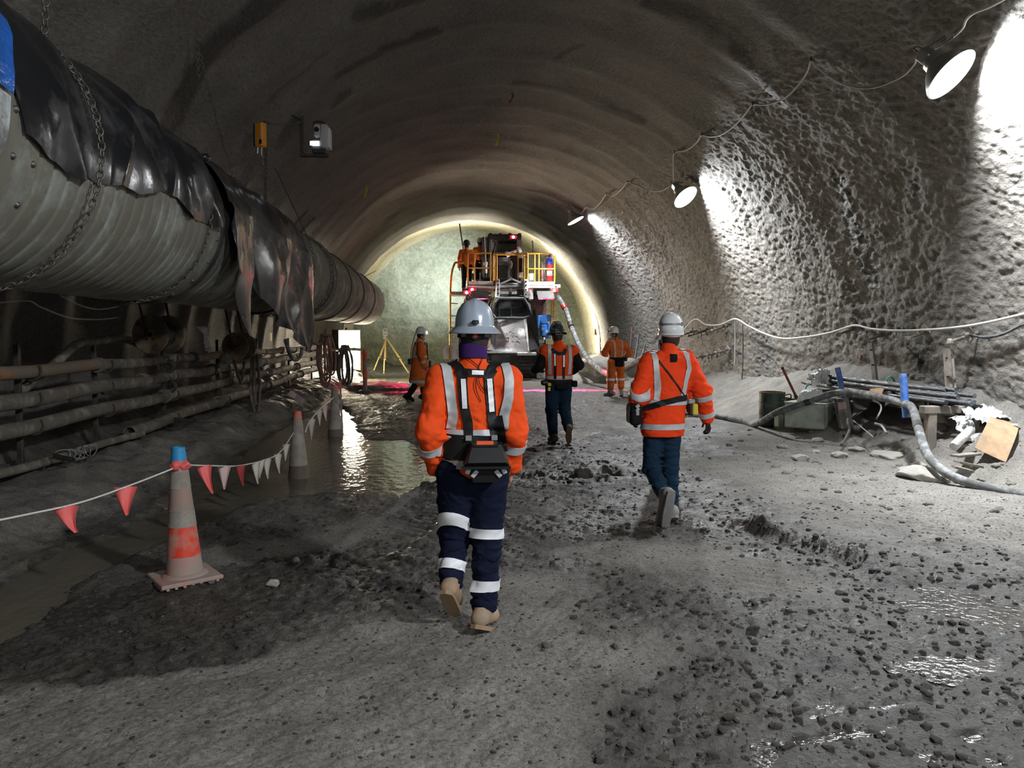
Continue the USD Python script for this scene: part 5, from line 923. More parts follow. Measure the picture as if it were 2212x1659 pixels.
def band(F, a, b, t, w, off=.004, n=40, R=.3, tilt=(0, 0, 0), th=.004, a0=0, a1=360, nr=4):
    """Band round the limb from a to b at the fraction t."""
    a, b = np.array(a, float), np.array(b, float); d = (b - a) / np.linalg.norm(b - a); d = d + np.array(tilt); d /= np.linalg.norm(d); x = np.cross(d, [0, 1, 0]); x /= np.linalg.norm(x); y = np.cross(d, x); c = a + (b - a) * t
    A = np.radians(np.linspace(a0, a1, n, endpoint=False)); rad = x[None] * np.cos(A)[:, None] + y[None] * np.sin(A)[:, None]; h = np.linspace(-.5, .5, nr) * w
    O = c + rad[:, None] * R + d[None, None] * h[None, :, None]; D3 = np.broadcast_to(-rad[:, None], O.shape); P = project(F, O, D3, off + th); I = P + D3 * (th + off * .5); G = np.concatenate([I[:, :1], P, I[:, -1:]], 1); G = np.concatenate([G, G[:1]], 0)
    return G.reshape(-1, 3), grid_faces(n + 1, nr + 2)
def wrinkle(amp, sc=(9, 9, 16), seed=1, knots=()):
    def f(P):
        q = P * np.array(sc); n = fbm(q + 1.3 * (fbm(P * 5, 2, seed)[..., None] - .5), 3, seed); w = amp * (.55 - np.abs(2 * n - 1) * 1.6)
        for (c, r, k) in knots: w = w * (1 + k * np.exp(-((P - np.array(c))**2).sum(-1) / r**2))
        return w
    return f
STD = dict(head=(0, .02, 1.60), neck=(0, 0, 1.47), sl=(-.19, 0, 1.40), sr=(.19, 0, 1.40), el=(-.26, -.02, 1.12), er=(.26, -.02, 1.12), wl=(-.25, .08, .88), wr=(.25, .08, .88),
           hl=(-.095, 0, .90), hr=(.095, 0, .90), kl=(-.105, .02, .49), kr=(.105, .02, .49), al=(-.105, -.01, .10), ar=(.105, -.01, .10), tl=(-.11, .14, .03), tr=(.11, .14, .03))
def hand(w, d, side, n, r=.0095, curl=.5):
    """Five separate fingers on a palm; w wrist, d direction of the hand, side towards the thumb, n palm normal."""
    w, d, side, n = [np.array(x, float) for x in (w, d, side, n)]; d /= np.linalg.norm(d); side = side - d * (side @ d); side /= np.linalg.norm(side); n = np.cross(d, side) * np.sign(np.cross(d, side) @ n + 1e-9); ps = []
    k = w + d * .09; ps += [cap(w, w + d * .02, .026, .028), cap(w + d * .03 + side * .022, k + side * .028, .016, .014), cap(w + d * .03 - side * .02, k - side * .030, .016, .013), cap(w + d * .03, k, .018, .015)]
    for i, (o, L) in enumerate(((.030, .072), (.010, .082), (-.011, .076), (-.030, .060))):
        a = k + side * o; b = a + (d * .8 + n * curl * .5 + side * o * .8) * L * .5; c = b + (d * .45 + n * curl * 1.2) * L * .32; e = c + (d * .15 + n * curl * 1.2) * L * .25; ps += [cap(a, b, r, r * .95), cap(b, c, r * .95, r * .88), cap(c, e, r * .88, r * .8)]
    a = w + d * .03 + side * .03; b = a + (d * .6 + side * .75 + n * .3) * .042; c = b + (d * .9 + side * .1 + n * .45) * .035; ps += [cap(a, b, .014, .011), cap(b, c, .011, .009)]
    return ps
def boot_field(ank, toe, r=.052, shaft=.16):
    ank, toe = np.array(ank, float), np.array(toe, float); f = toe - ank; f[2] *= 1; L = np.linalg.norm(f); f /= L; up = np.array([0, 0, 1.0]) - f * f[2]; up /= np.linalg.norm(up); heel = ank - up * .045 - f * .06
    return [cap(ank + up * .06, heel + up * .012, r, r * .82), cap(heel + up * .004, toe, r * .80, r * .72), cap(ank, toe + up * .012 - f * .03, r * .9, r * .66)], heel, up, f
def person(label, loc, rotz=0.0, J=None, wear=None, res=.009, hlm=None, face=True, scale=1.0, group=None):
    J = {k: np.array(v, float) for k, v in {**STD, **(J or {})}.items()}; W = wear or {}
    t = thing('person', label, 'person', loc, rotz, group); hd = J['head']; yaw = W.get('head_yaw', 0); Rh = rotm([0, 0, 1], yaw) @ rotm([1, 0, 0], W.get('head_pitch', 0)); hp = lambda *v: hd + Rh @ np.array(v, float)
    low = [cap(J['hl'], J['kl'], .075, .05), cap(J['kl'], J['al'], .048, .035), cap(J['hr'], J['kr'], .075, .05), cap(J['kr'], J['ar'], .048, .035), cap(J['al'] - [0, 0, .02], J['tl'], .035, .03), cap(J['ar'] - [0, 0, .02], J['tr'], .035, .03)]
    tor = [cap((J['hl'] + J['hr']) / 2, J['neck'] - [0, 0, .2], .13, .15, .68), cap(J['sl'], J['sr'], .06), cap(J['neck'] - [0, 0, .1], hd - [0, 0.0, .06], .058, .055), cap(J['sl'], J['el'], .05, .042), cap(J['el'], J['wl'], .04, .03), cap(J['sr'], J['er'], .05, .042), cap(J['er'], J['wr'], .04, .03)]
    hf = [ell(hd + [0, 0, .015], (.076, .094, .108), Rh), ell(hp(0, .03, -.055), (.058, .062, .062), Rh), cap(hp(0, .088, .02), hp(0, .112, -.018), .010, .016), ell(hp(-.077, -.005, -.005), (.012, .022, .034), Rh), ell(hp(.077, -.005, -.005), (.012, .022, .034), Rh), cap(hp(-.03, .088, .034), hp(.03, .088, .034), .010), cap(hp(-.018, .094, -.05), hp(.018, .094, -.05), .009, .009)]
    hands = []
    for s, k in ((-1, 'l'), (1, 'r')):
        d = J['w' + k] - J['e' + k]; d = d / np.linalg.norm(d); d = np.array(W.get('hand_' + k, d)); hands.append(hand(J['w' + k], d, W.get('thumb_' + k, (0, 1, .1)), (-s, 0, 0)))
    bod = Field(tor + low + hf + hands[0] + hands[1], .012); obj('body', nets(bod, W.get('bres', .011)), 'skin', t, smooth=True)
    for s in (-1, 1): obj('eye', xf(cat([lathe([(0, .012), (.008, .009), (.0125, 0), (.008, -.009), (0, -.012)], 12)]), frame(hp(s * .031, .080, .012), Rh @ np.array([0, 1, 0]))), 'eye_dark', t, smooth=True)
    if W.get('hair', True): obj('hair', nets(Field([ell(hd + [0, 0, .02], (.081, .099, .112), Rh)], .01, [plane(hp(0, .035, 0), Rh @ np.array([0, 1, -.25])), plane(hp(0, 0, -.085), Rh @ np.array([0, .3, -1]))]), .008), W.get('hair_mat', 'hair_dark'), t, smooth=True)
    # trousers
    r = W.get('leg', (.115, .085, .078)); pel = (J['hl'] + J['hr']) / 2
    tz = W.get('cuff', .12)
    tp_ = [cap(pel + [0, 0, .02], pel + [0, 0, .12], .165, .16, .72), cap(J['hl'], J['kl'], r[0], r[1]), cap(J['hr'], J['kr'], r[0], r[1]), cap(J['kl'], J['kl'] + (J['al'] - J['kl']) * (1 - tz), r[1], r[2]), cap(J['kr'], J['kr'] + (J['ar'] - J['kr']) * (1 - tz), r[1], r[2])]
    TF = Field(tp_, .035, None, wrinkle(.007 * W.get('wr', 1), (8, 8, 17), W.get('seed', 1), [(J['al'] + [0, 0, .1], .14, 1.6), (J['ar'] + [0, 0, .1], .14, 1.6), (J['kl'], .12, .8), (J['kr'], .12, .8)])); tr_ = obj('trousers', nets(TF, res), W.get('trouser_mat', 'navy_cloth'), t, smooth=True)
    LEG = {'kl': Field([tp_[1], tp_[3]], .035, None, TF.wr), 'kr': Field([tp_[2], tp_[4]], .035, None, TF.wr)}
    for a, b, q, w, til in W.get('leg_tape', []): obj('reflective_band', band(LEG[a], J[a], J[b], q, w, tilt=til, n=36), W.get('leg_tape_mat', 'tape_white'), tr_, smooth=40)
    # boots
    for k in 'lr':
        bs, heel, up, f = boot_field(J['a' + k], J['t' + k], W.get('boot_r', .052))
        if W.get('gum'): bs.append(cap(J['a' + k], J['a' + k] + (J['k' + k] - J['a' + k]) * W['gum'], .055, .068))
        b_ = obj('boot', nets(Field(bs, .03, [plane(heel - up * (W.get('boot_r', .052) * .72), -up)]), min(res, .008)), W.get('boot_mat', 'boot_tan'), t, smooth=50)
        side = np.cross(f, up); Lf = np.linalg.norm(J['t' + k] - heel); rr = W.get('boot_r', .052); c0 = heel - up * rr * .74
        prof = [(-.055, 0), (-.04, .034), (.0, .04), (.09, .036), (.17, .044), (Lf * .92, .036), (Lf + .035, .0)]; q = np.array([(x, y) for x, y in prof] + [(x, -y) for x, y in prof[::-1][1:-1]])
        sl = np.array([c0 + f * x + side * y * (rr / .052) + up * z for z in (-.012, .012) for x, y in q]); obj('sole', hullm(sl), W.get('sole_mat', 'boot_sole'), b_, smooth=40)
    # jacket
    hem = W.get('hem', .88); jw = W.get('chest', (.195, .215)); sv = W.get('sleeve', (.088, .078, .066)); dep = W.get('depth', .66)
    tor_j = [cap(pel * [1, 1, 0] + [0, 0, hem + .06], J['neck'] - [0, 0, .22], jw[0], jw[1], dep), cap(J['sl'] * .75 + J['sr'] * .25 + [0, 0, -.012], J['sr'] * .75 + J['sl'] * .25 + [0, 0, -.012], .092), cap(J['neck'] - [0, .01, .04], J['neck'] + [0, .0, W.get('collar', .04)], .085, .073)]
    arm = [cap(J['sl'], J['el'], sv[0], sv[1]), cap(J['el'], J['wl'], sv[1], sv[2]), cap(J['sr'], J['er'], sv[0], sv[1]), cap(J['er'], J['wr'], sv[1], sv[2])]
    ww = wrinkle(.0075 * W.get('wr', 1), (7, 7, 10), W.get('seed', 1) + 20, [(J['el'], .16, .9), (J['er'], .16, .9), (pel + [0, 0, .12], .25, .5)])
    cuts = [plane((0, 0, hem), (0, 0, -1))]
    cut_arm = []
    JT = Field(tor_j, .07, cuts, ww)
    if W.get('vest'):
        JF = Field(tor_j + [cap(J['sl'], J['sl'] + (J['el'] - J['sl']) * .12, sv[0] + .012, sv[0] + .004), cap(J['sr'], J['sr'] + (J['er'] - J['sr']) * .12, sv[0] + .012, sv[0] + .004)], .05, cuts, ww)
        SF = Field(arm, .03, None, ww); obj('shirt_sleeves', nets(SF, res), W.get('sleeve_mat', 'black_cloth'), t, smooth=True)
    else: JF = Field(tor_j + arm, .05, [lambda P: np.where(np.abs(P[..., 0] - pel[0]) < .185, hem - P[..., 2], -1.0)], ww); SF = Field(arm, .04, None, ww)
    JT2 = Field(tor_j, .07, None, ww)
    jk = obj('jacket' if not W.get('vest') else 'vest', nets(JF, res), W.get('jacket_mat', 'orange_cloth'), t, smooth=True)
    tm = W.get('tape_mat', 'tape_silver')
    for P, w in W.get('back_tape', []): Q_, D_ = over(P); obj('reflective_tape', ribbon(JF, Q_, w, D_, n=56), tm, jk, smooth=40)
    for z, w in W.get('waist_tape', []): obj('reflective_tape', band(JT2, (pel[0], pel[1], z - .3), (pel[0], pel[1], z + .3), .5, w, n=64, R=.34), tm, jk, smooth=40)
    for k, q, w in W.get('arm_tape', []): obj('reflective_band', band(SF, J['e' + k], J['w' + k], q, w, n=32), tm, jk, smooth=40)
    for k in 'lr':
        if W.get('glove_' + k): obj('glove', nets(Field([cap(J['w' + k] - (J['w' + k] - J['e' + k]) * .12, J['w' + k], .04, .036)] + [lambda P, g=g: g(P) - .0035 for g in []] + hand(J['w' + k], np.array(W.get('hand_' + k, J['w' + k] - J['e' + k])), W.get('thumb_' + k, (0, 1, .1)), (1 if k == 'l' else -1, 0, 0), .0125), .008), .006), W['glove_' + k], t, smooth=True)
    if hlm: hlm(t, hd, Rh, hp)
    return t, J, JF, JT2, TF, jk
def helmet(mat_, kind='brim', w=.112, lamp=False, ridge=True):
    def f(t, hd, Rh, hp):
        Mx = np.eye(4); Mx[:3, :3] = Rh @ np.diag([1, 1.2, 1]); Mx[:3, 3] = hp(0, -.005, .07)
        dome = [(w, 0), (w * 1.0, .02), (w * .97, .06), (w * .86, .105), (w * .62, .142), (w * .3, .160), (0, .165)]
        brim = {'brim': [(w * .97, .0), (w * 1.15, -.012), (w * 1.33, -.026), (w * 1.34, -.020), (w * 1.16, -.002), (w * 1.02, .012)], 'cap': [(w * .96, -.004), (w * 1.08, -.012), (w * 1.09, -.006), (w * 1.02, .010)], 'climb': [(w * .95, -.03), (w * 1.02, -.032), (w * 1.03, -.02), (w * 1.02, .0)]}[kind]
        v, f_ = lathe(brim + dome[1:], 56)
        if ridge:
            a = np.abs(v[:, 0]) / w; up = v[:, 2] > .05; v[:, 2] += np.where(up, .007 * np.exp(-(a / .10)**2) + .005 * np.exp(-((a - .42) / .08)**2), 0)
        h = obj('helmet', xf((v, f_), Mx), mat_, t, smooth=50)
        if kind == 'cap': obj('peak', xf((lambda s: s)(sheet(np.stack([np.stack([(w * 1.0 + u * .055 * math.cos(b)) * math.sin(b), (w * 1.0 + u * .055 * math.cos(b)) * math.cos(b), 0 * u - .006 - .012 * u], -1) for b in np.linspace(-1.1, 1.1, 24)], 0) if False else np.array([[[(w * 1.0 + u * .055 * math.cos(b)) * math.sin(b), (w * 1.0 + u * .055 * math.cos(b)) * math.cos(b), -.004 - .012 * u] for u in np.linspace(0, 1, 4)] for b in np.linspace(-1.1, 1.1, 24)]), .004)), Mx), mat_, h, smooth=40)
        obj('helmet_lining', xf(lathe([(w * .94, -.012), (w * .94, .05), (w * .86, .05), (w * .86, -.012)], 32), Mx), 'black_cloth', h, smooth=40)
        if lamp: obj('headlamp', cyl(hp(0, .13, .10), hp(0, .155, .10), .028, 16), 'headlamp_lens', h, smooth=40); obj('headlamp_case', cyl(hp(0, .10, .10), hp(0, .135, .10), .034, 16), 'black_shell', h, smooth=40)
    return f

# nearest walker -----------------------------------------------------------------------------------
m1 = np.array([.132, 4.43, 0]); m1[2] = gz(.2, 4.43) - .0
J1 = dict(head=(.01, .03, 1.625), neck=(.0, .01, 1.49), sl=(-.185, 0, 1.42), sr=(.195, 0, 1.42), el=(-.242, -.07, 1.13), er=(.222, -.07, 1.13), wl=(-.205, .055, .925), wr=(.215, .055, .925), hl=(-.095, 0, .90), hr=(.09, 0, .90), kl=(-.105, .10, .52), kr=(.075, .04, .50), al=(-.125, -.04, .262), ar=(.055, -.02, .10), tl=(-.095, .085, .145), tr=(.115, .13, .03))
def helm1(t, hd, Rh, hp):
    helmet('helmet_grey', 'brim', .109)(t, hd, Rh, hp)
    h = obj('rear_lamp', bx(hp(.0, -.150, .105), (.036, .018, .022), .005), 'black_shell', t); obj('lamp_window', bx(hp(.006, -.160, .106), (.014, .004, .014), .001), 'chrome', h)
    obj('nape_strap', xf(lathe([(.090, -.035), (.098, -.035), (.098, .0), (.090, .0)], 40, 180, 360), np.block([[np.diag([1, 1.12, 1]), hp(0, 0, .055)[:, None]], [np.zeros((1, 3)), 1]])), 'black_shell', t, smooth=40)
    kn = obj('adjusting_knob', cyl(hp(0, -.100, .032), hp(0, -.122, .032), .021, 18), 'black_shell', t, smooth=40); obj('knob_face', cyl(hp(0, -.122, .032), hp(0, -.126, .032), .013, 16), 'knob_orange', kn, smooth=40)
    for s in (-1, 1): obj('side_clip', bx(hp(s * .062, -.088, .040), (.028, .01, .026), .004, rotm([0, 0, 1], s * 30)), 'metal_edge', t)
t, J, JF, JT, TF, jk = person('nearest walker seen from behind: grey full-brim helmet, orange jacket, black harness, hands in pockets', m1, 0, J1,
    dict(jacket_mat='orange_cloth', trouser_mat='navy_cloth', hem=.875, sleeve=(.084, .076, .066), chest=(.180, .19), depth=.70, seed=3, collar=.035, leg=(.118, .090, .080), wr=1.8,
         leg_tape=[('kr', 'ar', -.10, .055, (0, 0, 0)), ('kr', 'ar', .62, .06, (.05, 0, 0)), ('kl', 'al', -.13, .055, (-.12, 0, 0)), ('kl', 'al', .62, .055, (-.1, 0, 0))],
         back_tape=[([(-.155, 1.53), (-.135, 1.42), (-.12, 1.30), (-.112, 1.22), (-.125, 1.15)], .052), ([(.175, 1.53), (.195, 1.42), (.19, 1.32), (.165, 1.22), (.16, 1.15)], .052)], waist_tape=[(1.125, .045), (.955, .045)], arm_tape=[('l', .40, .05), ('r', .36, .05)]), .0075, helm1)
JB = Field(JF.p, .05, None, JF.wr)
obj('neck_gaiter', xf(lathe([(.074, -.045), (.079, -.04), (.080, .03), (.074, .045), (.068, .04)], 40), frame((0, .012, 1.575), (0, .08, 1))), 'purple_cloth', t, smooth=True)
hn = obj('harness', ribbon(JB, [(-.058, 0, 1.475), (-.060, 0, 1.40), (-.052, 0, 1.28), (-.030, 0, 1.18), (-.03, 0, 1.10)], .050, off=.009), 'strap_black', t, smooth=40)
for P, w in (([(.082, 0, 1.475), (.085, 0, 1.40), (.095, 0, 1.28), (.10, 0, 1.20), (.125, 0, 1.08)], .050), ([(-.075, 0, 1.462), (.1, 0, 1.452)], .040), ([(.125, 0, 1.22), (.155, 0, 1.02)], .060)): obj('harness_strap', ribbon(JB, P, w, off=.008), 'strap_black', hn, smooth=40)
for P in ([(-.115, 1.54), (-.085, 1.485), (-.05, 1.435)], [(.135, 1.54), (.11, 1.485), (.08, 1.435)]): Q_, D_ = over(P); obj('harness_strap', ribbon(JB, Q_, .055, D_, off=.009, n=50), 'strap_black', hn, smooth=40)
for P, w in (([(-.057, 0, 1.425), (-.049, 0, 1.265)], .027), ([(.086, 0, 1.425), (.099, 0, 1.245)], .029), ([(-.01, 0, 1.460), (.055, 0, 1.457)], .024)): obj('harness_reflector', ribbon(JB, P, w, off=.015), 'tape_white', hn, smooth=40)
for k, x in enumerate((-.03, .11)): obj('strap_buckle', bx(project(JB, [(x, -.6, 1.105)], [(0, 1, 0)], .02)[0], (.035, .014, .03), .004), 'metal_edge', hn)
obj('hip_belt', band(JT, (0, 0, .75), (0, 0, 1.35), .5, .135, off=.010, n=60, R=.36, tilt=(.04, 0, 0), a0=-70, a1=250), 'strap_black', t, smooth=40)
pkc = np.array([.055, -.185, 1.02]); pv = []
for (x, y, z) in ((-.115, .03, -.055), (.125, .03, -.055), (.085, .03, .06), (-.075, .03, .06), (-.112, -.065, -.05), (.12, -.065, -.05), (.075, -.05, .055), (-.065, -.05, .055), (-.09, -.085, -.03), (.10, -.085, -.03)): pv.append(pkc + [x, y, z])
pv = np.array(pv); wp = obj('waist_pack', hullm(np.vstack([pv + np.array(o) * .008 for o in np.ndindex(2, 2, 2)])), 'black_shell', t, smooth=30)
obj('pack_seam', cat([barb(pkc + [-.125, -.075, -.056], pkc + [.135, -.075, -.056], .03, .012), barb(pkc + [-.06, -.055, .058], pkc + [.07, -.055, .058], .02, .01)]), 'strap_black', wp)
obj('pack_label', bx(pkc + [0, -.048, .068], (.09, .006, .03), .002, rotm([1, 0, 0], -35)), 'knob_orange', wp)
lw = obj('pack_skirt', hullm([pkc + np.array(o) for o in ((-.10, -.04, -.06), (.115, -.04, -.06), (-.06, -.02, -.145), (.075, -.02, -.145), (-.10, .03, -.06), (.115, .03, -.06), (-.06, .03, -.145), (.075, .03, -.145))]), 'strap_black', t)
for x, a in ((-.055, 38), (.07, -38), (-.088, 20), (.10, -20)): obj('skirt_reflector', bx(pkc + [x, -.037, -.095 if abs(a) > 30 else -.075], (.024, .012, .045), .003, rotm([1, 0, 0], 12) @ rotm([0, 1, 0], a)), 'tape_silver', lw)
cbl = project(JB, [(x, -.6, z) for x, z in ((-.06, 1.57), (-.02, 1.53), (.025, 1.49), (.03, 1.45), (.028, 1.41), (.05, 1.37), (.075, 1.335), (.095, 1.30), (.12, 1.26))], [(0, 1, 0)] * 9, .012)
obj('earpiece_cable', tube(spline(cbl, 6), .0022, 6), 'strap_black', t, smooth=True); cbl = project(JB, [(x, -.6, z) for x, z in ((.05, 1.545), (.045, 1.52), (.03, 1.49), (.012, 1.42), (.015, 1.36), (.04, 1.30))], [(0, 1, 0)] * 6, .012); obj('earpiece_cable', tube(spline(cbl, 6), .0022, 6), 'strap_black', t, smooth=True)

# white-helmeted walker at right --------------------------------------------------------------------
m2 = np.array([1.865, 6.85, 0]); m2[2] = gz(1.95, 6.85)
J2 = dict(head=(.075, .03, 1.60), neck=(.05, .0, 1.47), sl=(-.135, 0, 1.39), sr=(.215, 0, 1.40), el=(-.235, -.03, 1.10), er=(.365, .0, 1.12), wl=(-.225, .09, .94), wr=(.435, .06, .90), hl=(-.075, 0, .88), hr=(.075, 0, .88), kl=(-.085, .05, .47), kr=(.085, .03, .48), al=(-.075, -.30, .275), ar=(.085, -.02, .10), tl=(-.085, -.22, .04), tr=(.10, .13, .03))
def helm2(t, hd, Rh, hp):
    helmet('helmet_white', 'climb', .112, ridge=False)(t, hd, Rh, hp)
    for s in (-1, 1):
        obj('vent_recess', bx(hp(s * .075, -.085, .125), (.012, .03, .05), .005, rotm([0, 0, 1], s * 40) @ rotm([0, 1, 0], s * 25)), 'black_shell', t)
        obj('ear_clip', cyl(hp(s * .110, .0, .07), hp(s * .118, .0, .07), .016, 14), 'black_shell', t, smooth=40)
    obj('rear_shell', nets(Field([ell(hp(.0, -.035, .085), (.108, .118, .085), Rh)], .01, [plane(hp(0, 0, .035), (0, .2, -1)), plane(hp(0, .05, 0), (0, 1, 0))]), .008), 'helmet_white', t, smooth=True); obj('lamp_strap', xf(lathe([(.1135, .055), (.116, .055), (.116, .07), (.1125, .07)], 40), np.block([[Rh @ np.diag([1, 1.2, 1]), hp(0, -.005, .07)[:, None]], [np.zeros((1, 3)), 1]])), 'metal_edge', t, smooth=40)
t, J, JF, JT, TF, jk = person('walker in a white rimless helmet and long red-orange jacket with a satchel, right of centre', m2, math.radians(4), J2,
    dict(jacket_mat='red_orange_cloth', trouser_mat='jeans', hem=.755, chest=(.198, .185), depth=.72, seed=8, collar=.05, leg=(.098, .078, .070), wr=1.8, boot_mat='boot_grey', sole_mat='boot_grey', head_yaw=-14, glove_r='glove_black', glove_l='glove_black', sleeve=(.092, .082, .066), hand_r=(.15, .05, -1),
         back_tape=[([(-.10, 1.36), (-.085, 1.26), (-.08, 1.18), (-.095, 1.08)], .05), ([(.185, 1.40), (.20, 1.34), (.17, 1.22), (.145, 1.10)], .05)], waist_tape=[(1.055, .045), (.845, .05)], arm_tape=[('l', -.25, .05), ('r', .10, .05), ('r', .82, .045), ('l', .85, .04)]), .009, helm2)
JB = Field(JF.p, .05, None, JF.wr); obj('collar_flap', nets(Field([cap((-.03, -.02, 1.45), (.14, -.02, 1.45), .055), cap((.05, -.05, 1.43), (.05, -.05, 1.40), .05)], .05, None, wrinkle(.006, (12, 12, 12), 5)), .009), 'red_orange_cloth', t, smooth=True)
obj('collar_tag', ribbon(Field([cap((-.03, -.02, 1.45), (.14, -.02, 1.45), .055), cap((.05, -.05, 1.43), (.05, -.05, 1.40), .05)], .05), [(.06, 0, 1.475), (.06, 0, 1.405)], .065, off=.004), 'black_cloth', t, smooth=40)
sat = obj('satchel', nets(Field([rbx((-.265, -.02, .96), (.11, .20, .19), .04), rbx((-.275, -.09, .93), (.09, .08, .13), .03)], .03, None, wrinkle(.006, (14, 14, 14), 6)), .009), 'black_cloth', t, smooth=True); obj('satchel_tools', cat([bx((-.27, -.13, .97 + k * .03), (.03, .02, .04), .006, rotm([0, 1, 0], 30 * k)) for k in range(3)]), 'metal_edge', sat)
obj('satchel_strap', ribbon(JB, [(-.20, 0, 1.0), (-.05, 0, 1.055), (.08, 0, 1.085), (.19, 0, 1.095)], .05, off=.010), 'strap_black', sat, smooth=40); obj('satchel_strap', ribbon(JB, [(-.07, 0, 1.42), (.02, 0, 1.29), (.11, 0, 1.17), (.18, 0, 1.09)], .012, off=.006), 'strap_black', sat, smooth=40)
gp = obj('belt_pouch', bx((.245, -.02, 1.0), (.07, .10, .13), .02), 'black_shell', t); obj('pouch_meter', bx((.27, -.06, .99), (.05, .05, .10), .01), 'yellow_tool', gp); obj('pouch_clip', bx((.235, -.07, 1.06), (.06, .03, .04), .008), 'metal_edge', gp)

# companion mostly hidden before the white helmet
m2b = np.array([(1451 - 970) / 1725 * 8.4, 8.4, 0]); m2b[2] = gz(2.2, 8.4)
person('walker mostly hidden ahead of the white rimless helmet, orange vest and blue jeans', m2b, 0, dict(head=(-.02, .02, 1.54), neck=(.03, 0, 1.44), sl=(-.2, 0, 1.38), hl=(-.07, 0, .9), hr=(.07, 0, .9), kl=(-.06, .08, .49), kr=(.06, .02, .49), al=(-.055, .14, .10), ar=(.055, 0, .10), tl=(-.055, .28, .04), tr=(.06, .15, .03)), dict(vest=True, jacket_mat='red_orange_cloth', sleeve_mat='orange_cloth', trouser_mat='jeans', hem=.85, boot_mat='boot_brown', seed=14, back_tape=[([(-.15, 1.45), (-.14, 1.2)], .05), ([(.15, 1.45), (.14, 1.2)], .05)], waist_tape=[(1.0, .05)]), .014, helmet('helmet_white', 'cap'))

# walker in vest with black sleeves ------------------------------------------------------------------
m3 = np.array([(1208 - 970) / 1725 * 12.06, 12.06, 0]); m3[2] = gz(1.7, 12.0)
J3 = dict(head=(-.02, .04, 1.61), neck=(0, .0, 1.46), sl=(-.205, 0, 1.40), sr=(.21, 0, 1.40), el=(-.285, .04, 1.17), er=(.315, .02, 1.18), wl=(-.335, .26, 1.10), wr=(.24, .24, 1.08), kl=(-.105, .03, .49), kr=(.10, .06, .50), al=(-.085, -.02, .10), ar=(.12, -.24, .22), tl=(-.12, .12, .03), tr=(.125, -.18, .06))
def helm3(t, hd, Rh, hp):
    helmet('helmet_pattern', 'brim', .112)(t, hd, Rh, hp)
    Mx = np.eye(4); Mx[:3, :3] = Rh @ np.diag([1, 1.2, 1]); Mx[:3, 3] = hp(0, -.005, .07)
    for a in (0, 55, -55): obj('helmet_strap', xf(tube([(.115 * math.cos(b) * math.cos(math.radians(a)) - 0, .115 * math.cos(b) * math.sin(math.radians(a)), .02 + .15 * math.sin(b)) for b in np.linspace(0, 3.14, 20)], .006, 6), Mx), 'strap_black', t, smooth=True)
    obj('sun_glasses', bx(hp(0, -.10, .03), (.12, .02, .03), .006), 'black_shell', t)
t, J, JF, JT, TF, jk = person('walker in orange vest over black sleeves with patterned helmet and jeans, near the machine', m3, 0, J3, dict(vest=True, hem=.93, chest=(.205, .225), depth=.68, trouser_mat='jeans', seed=11, leg=(.115, .092, .078), boot_mat='boot_brown', glove_l='glove_grey', glove_r='glove_grey', head_yaw=8, head_pitch=-8,
    back_tape=[([(-.15, 1.50), (-.155, 1.3), (-.15, 1.05)], .05), ([(.15, 1.50), (.165, 1.3), (.15, 1.05)], .05)], waist_tape=[(1.0, .05)]), .011, helm3)
JB = Field(JF.p, .05, None, JF.wr); hn = obj('harness', ribbon(JB, [(-.085, 0, 1.39), (-.075, 0, 1.2), (-.075, 0, .98)], .04, off=.012), 'strap_black', t, smooth=40)
for P, w in (([(.06, 0, 1.37), (.055, 0, 1.2), (.055, 0, .98)], .04), ([(-.1, 0, 1.40), (-.02, 0, 1.36), (.08, 0, 1.375)], .05), ([(-.085, 0, 1.38), (-.115, 0, 1.44)], .05), ([(.06, 0, 1.36), (.09, 0, 1.43)], .05)): obj('harness_strap', ribbon(JB, P, w, off=.011), 'strap_black', hn, smooth=40)
for P in ([(-.082, 0, 1.36), (-.078, 0, 1.18)], [(.058, 0, 1.34), (.055, 0, 1.16)]): obj('harness_reflector', ribbon(JB, P, .026, off=.017), 'tape_white', hn, smooth=40)
ub = obj('utility_belt', band(JT, (0, 0, .62), (0, 0, 1.22), .5, .09, off=.012, n=48, R=.36), 'strap_black', t, smooth=40); obj('belt_pouch', nets(Field([rbx((-.22, -.06, .92), (.12, .12, .08), .03)], .02), .012), 'black_shell', ub); obj('belt_tool', cat([bx((-.165, -.17, .90), (.05, .03, .05), .008), bx((-.17, -.17, .83), (.04, .03, .06), .008)]), 'yellow_tool', ub); obj('belt_pouch', nets(Field([rbx((.24, -.03, .90), (.08, .10, .10), .02), rbx((.03, -.17, .86), (.2, .06, .08), .03)], .02), .012), 'black_cloth', ub)

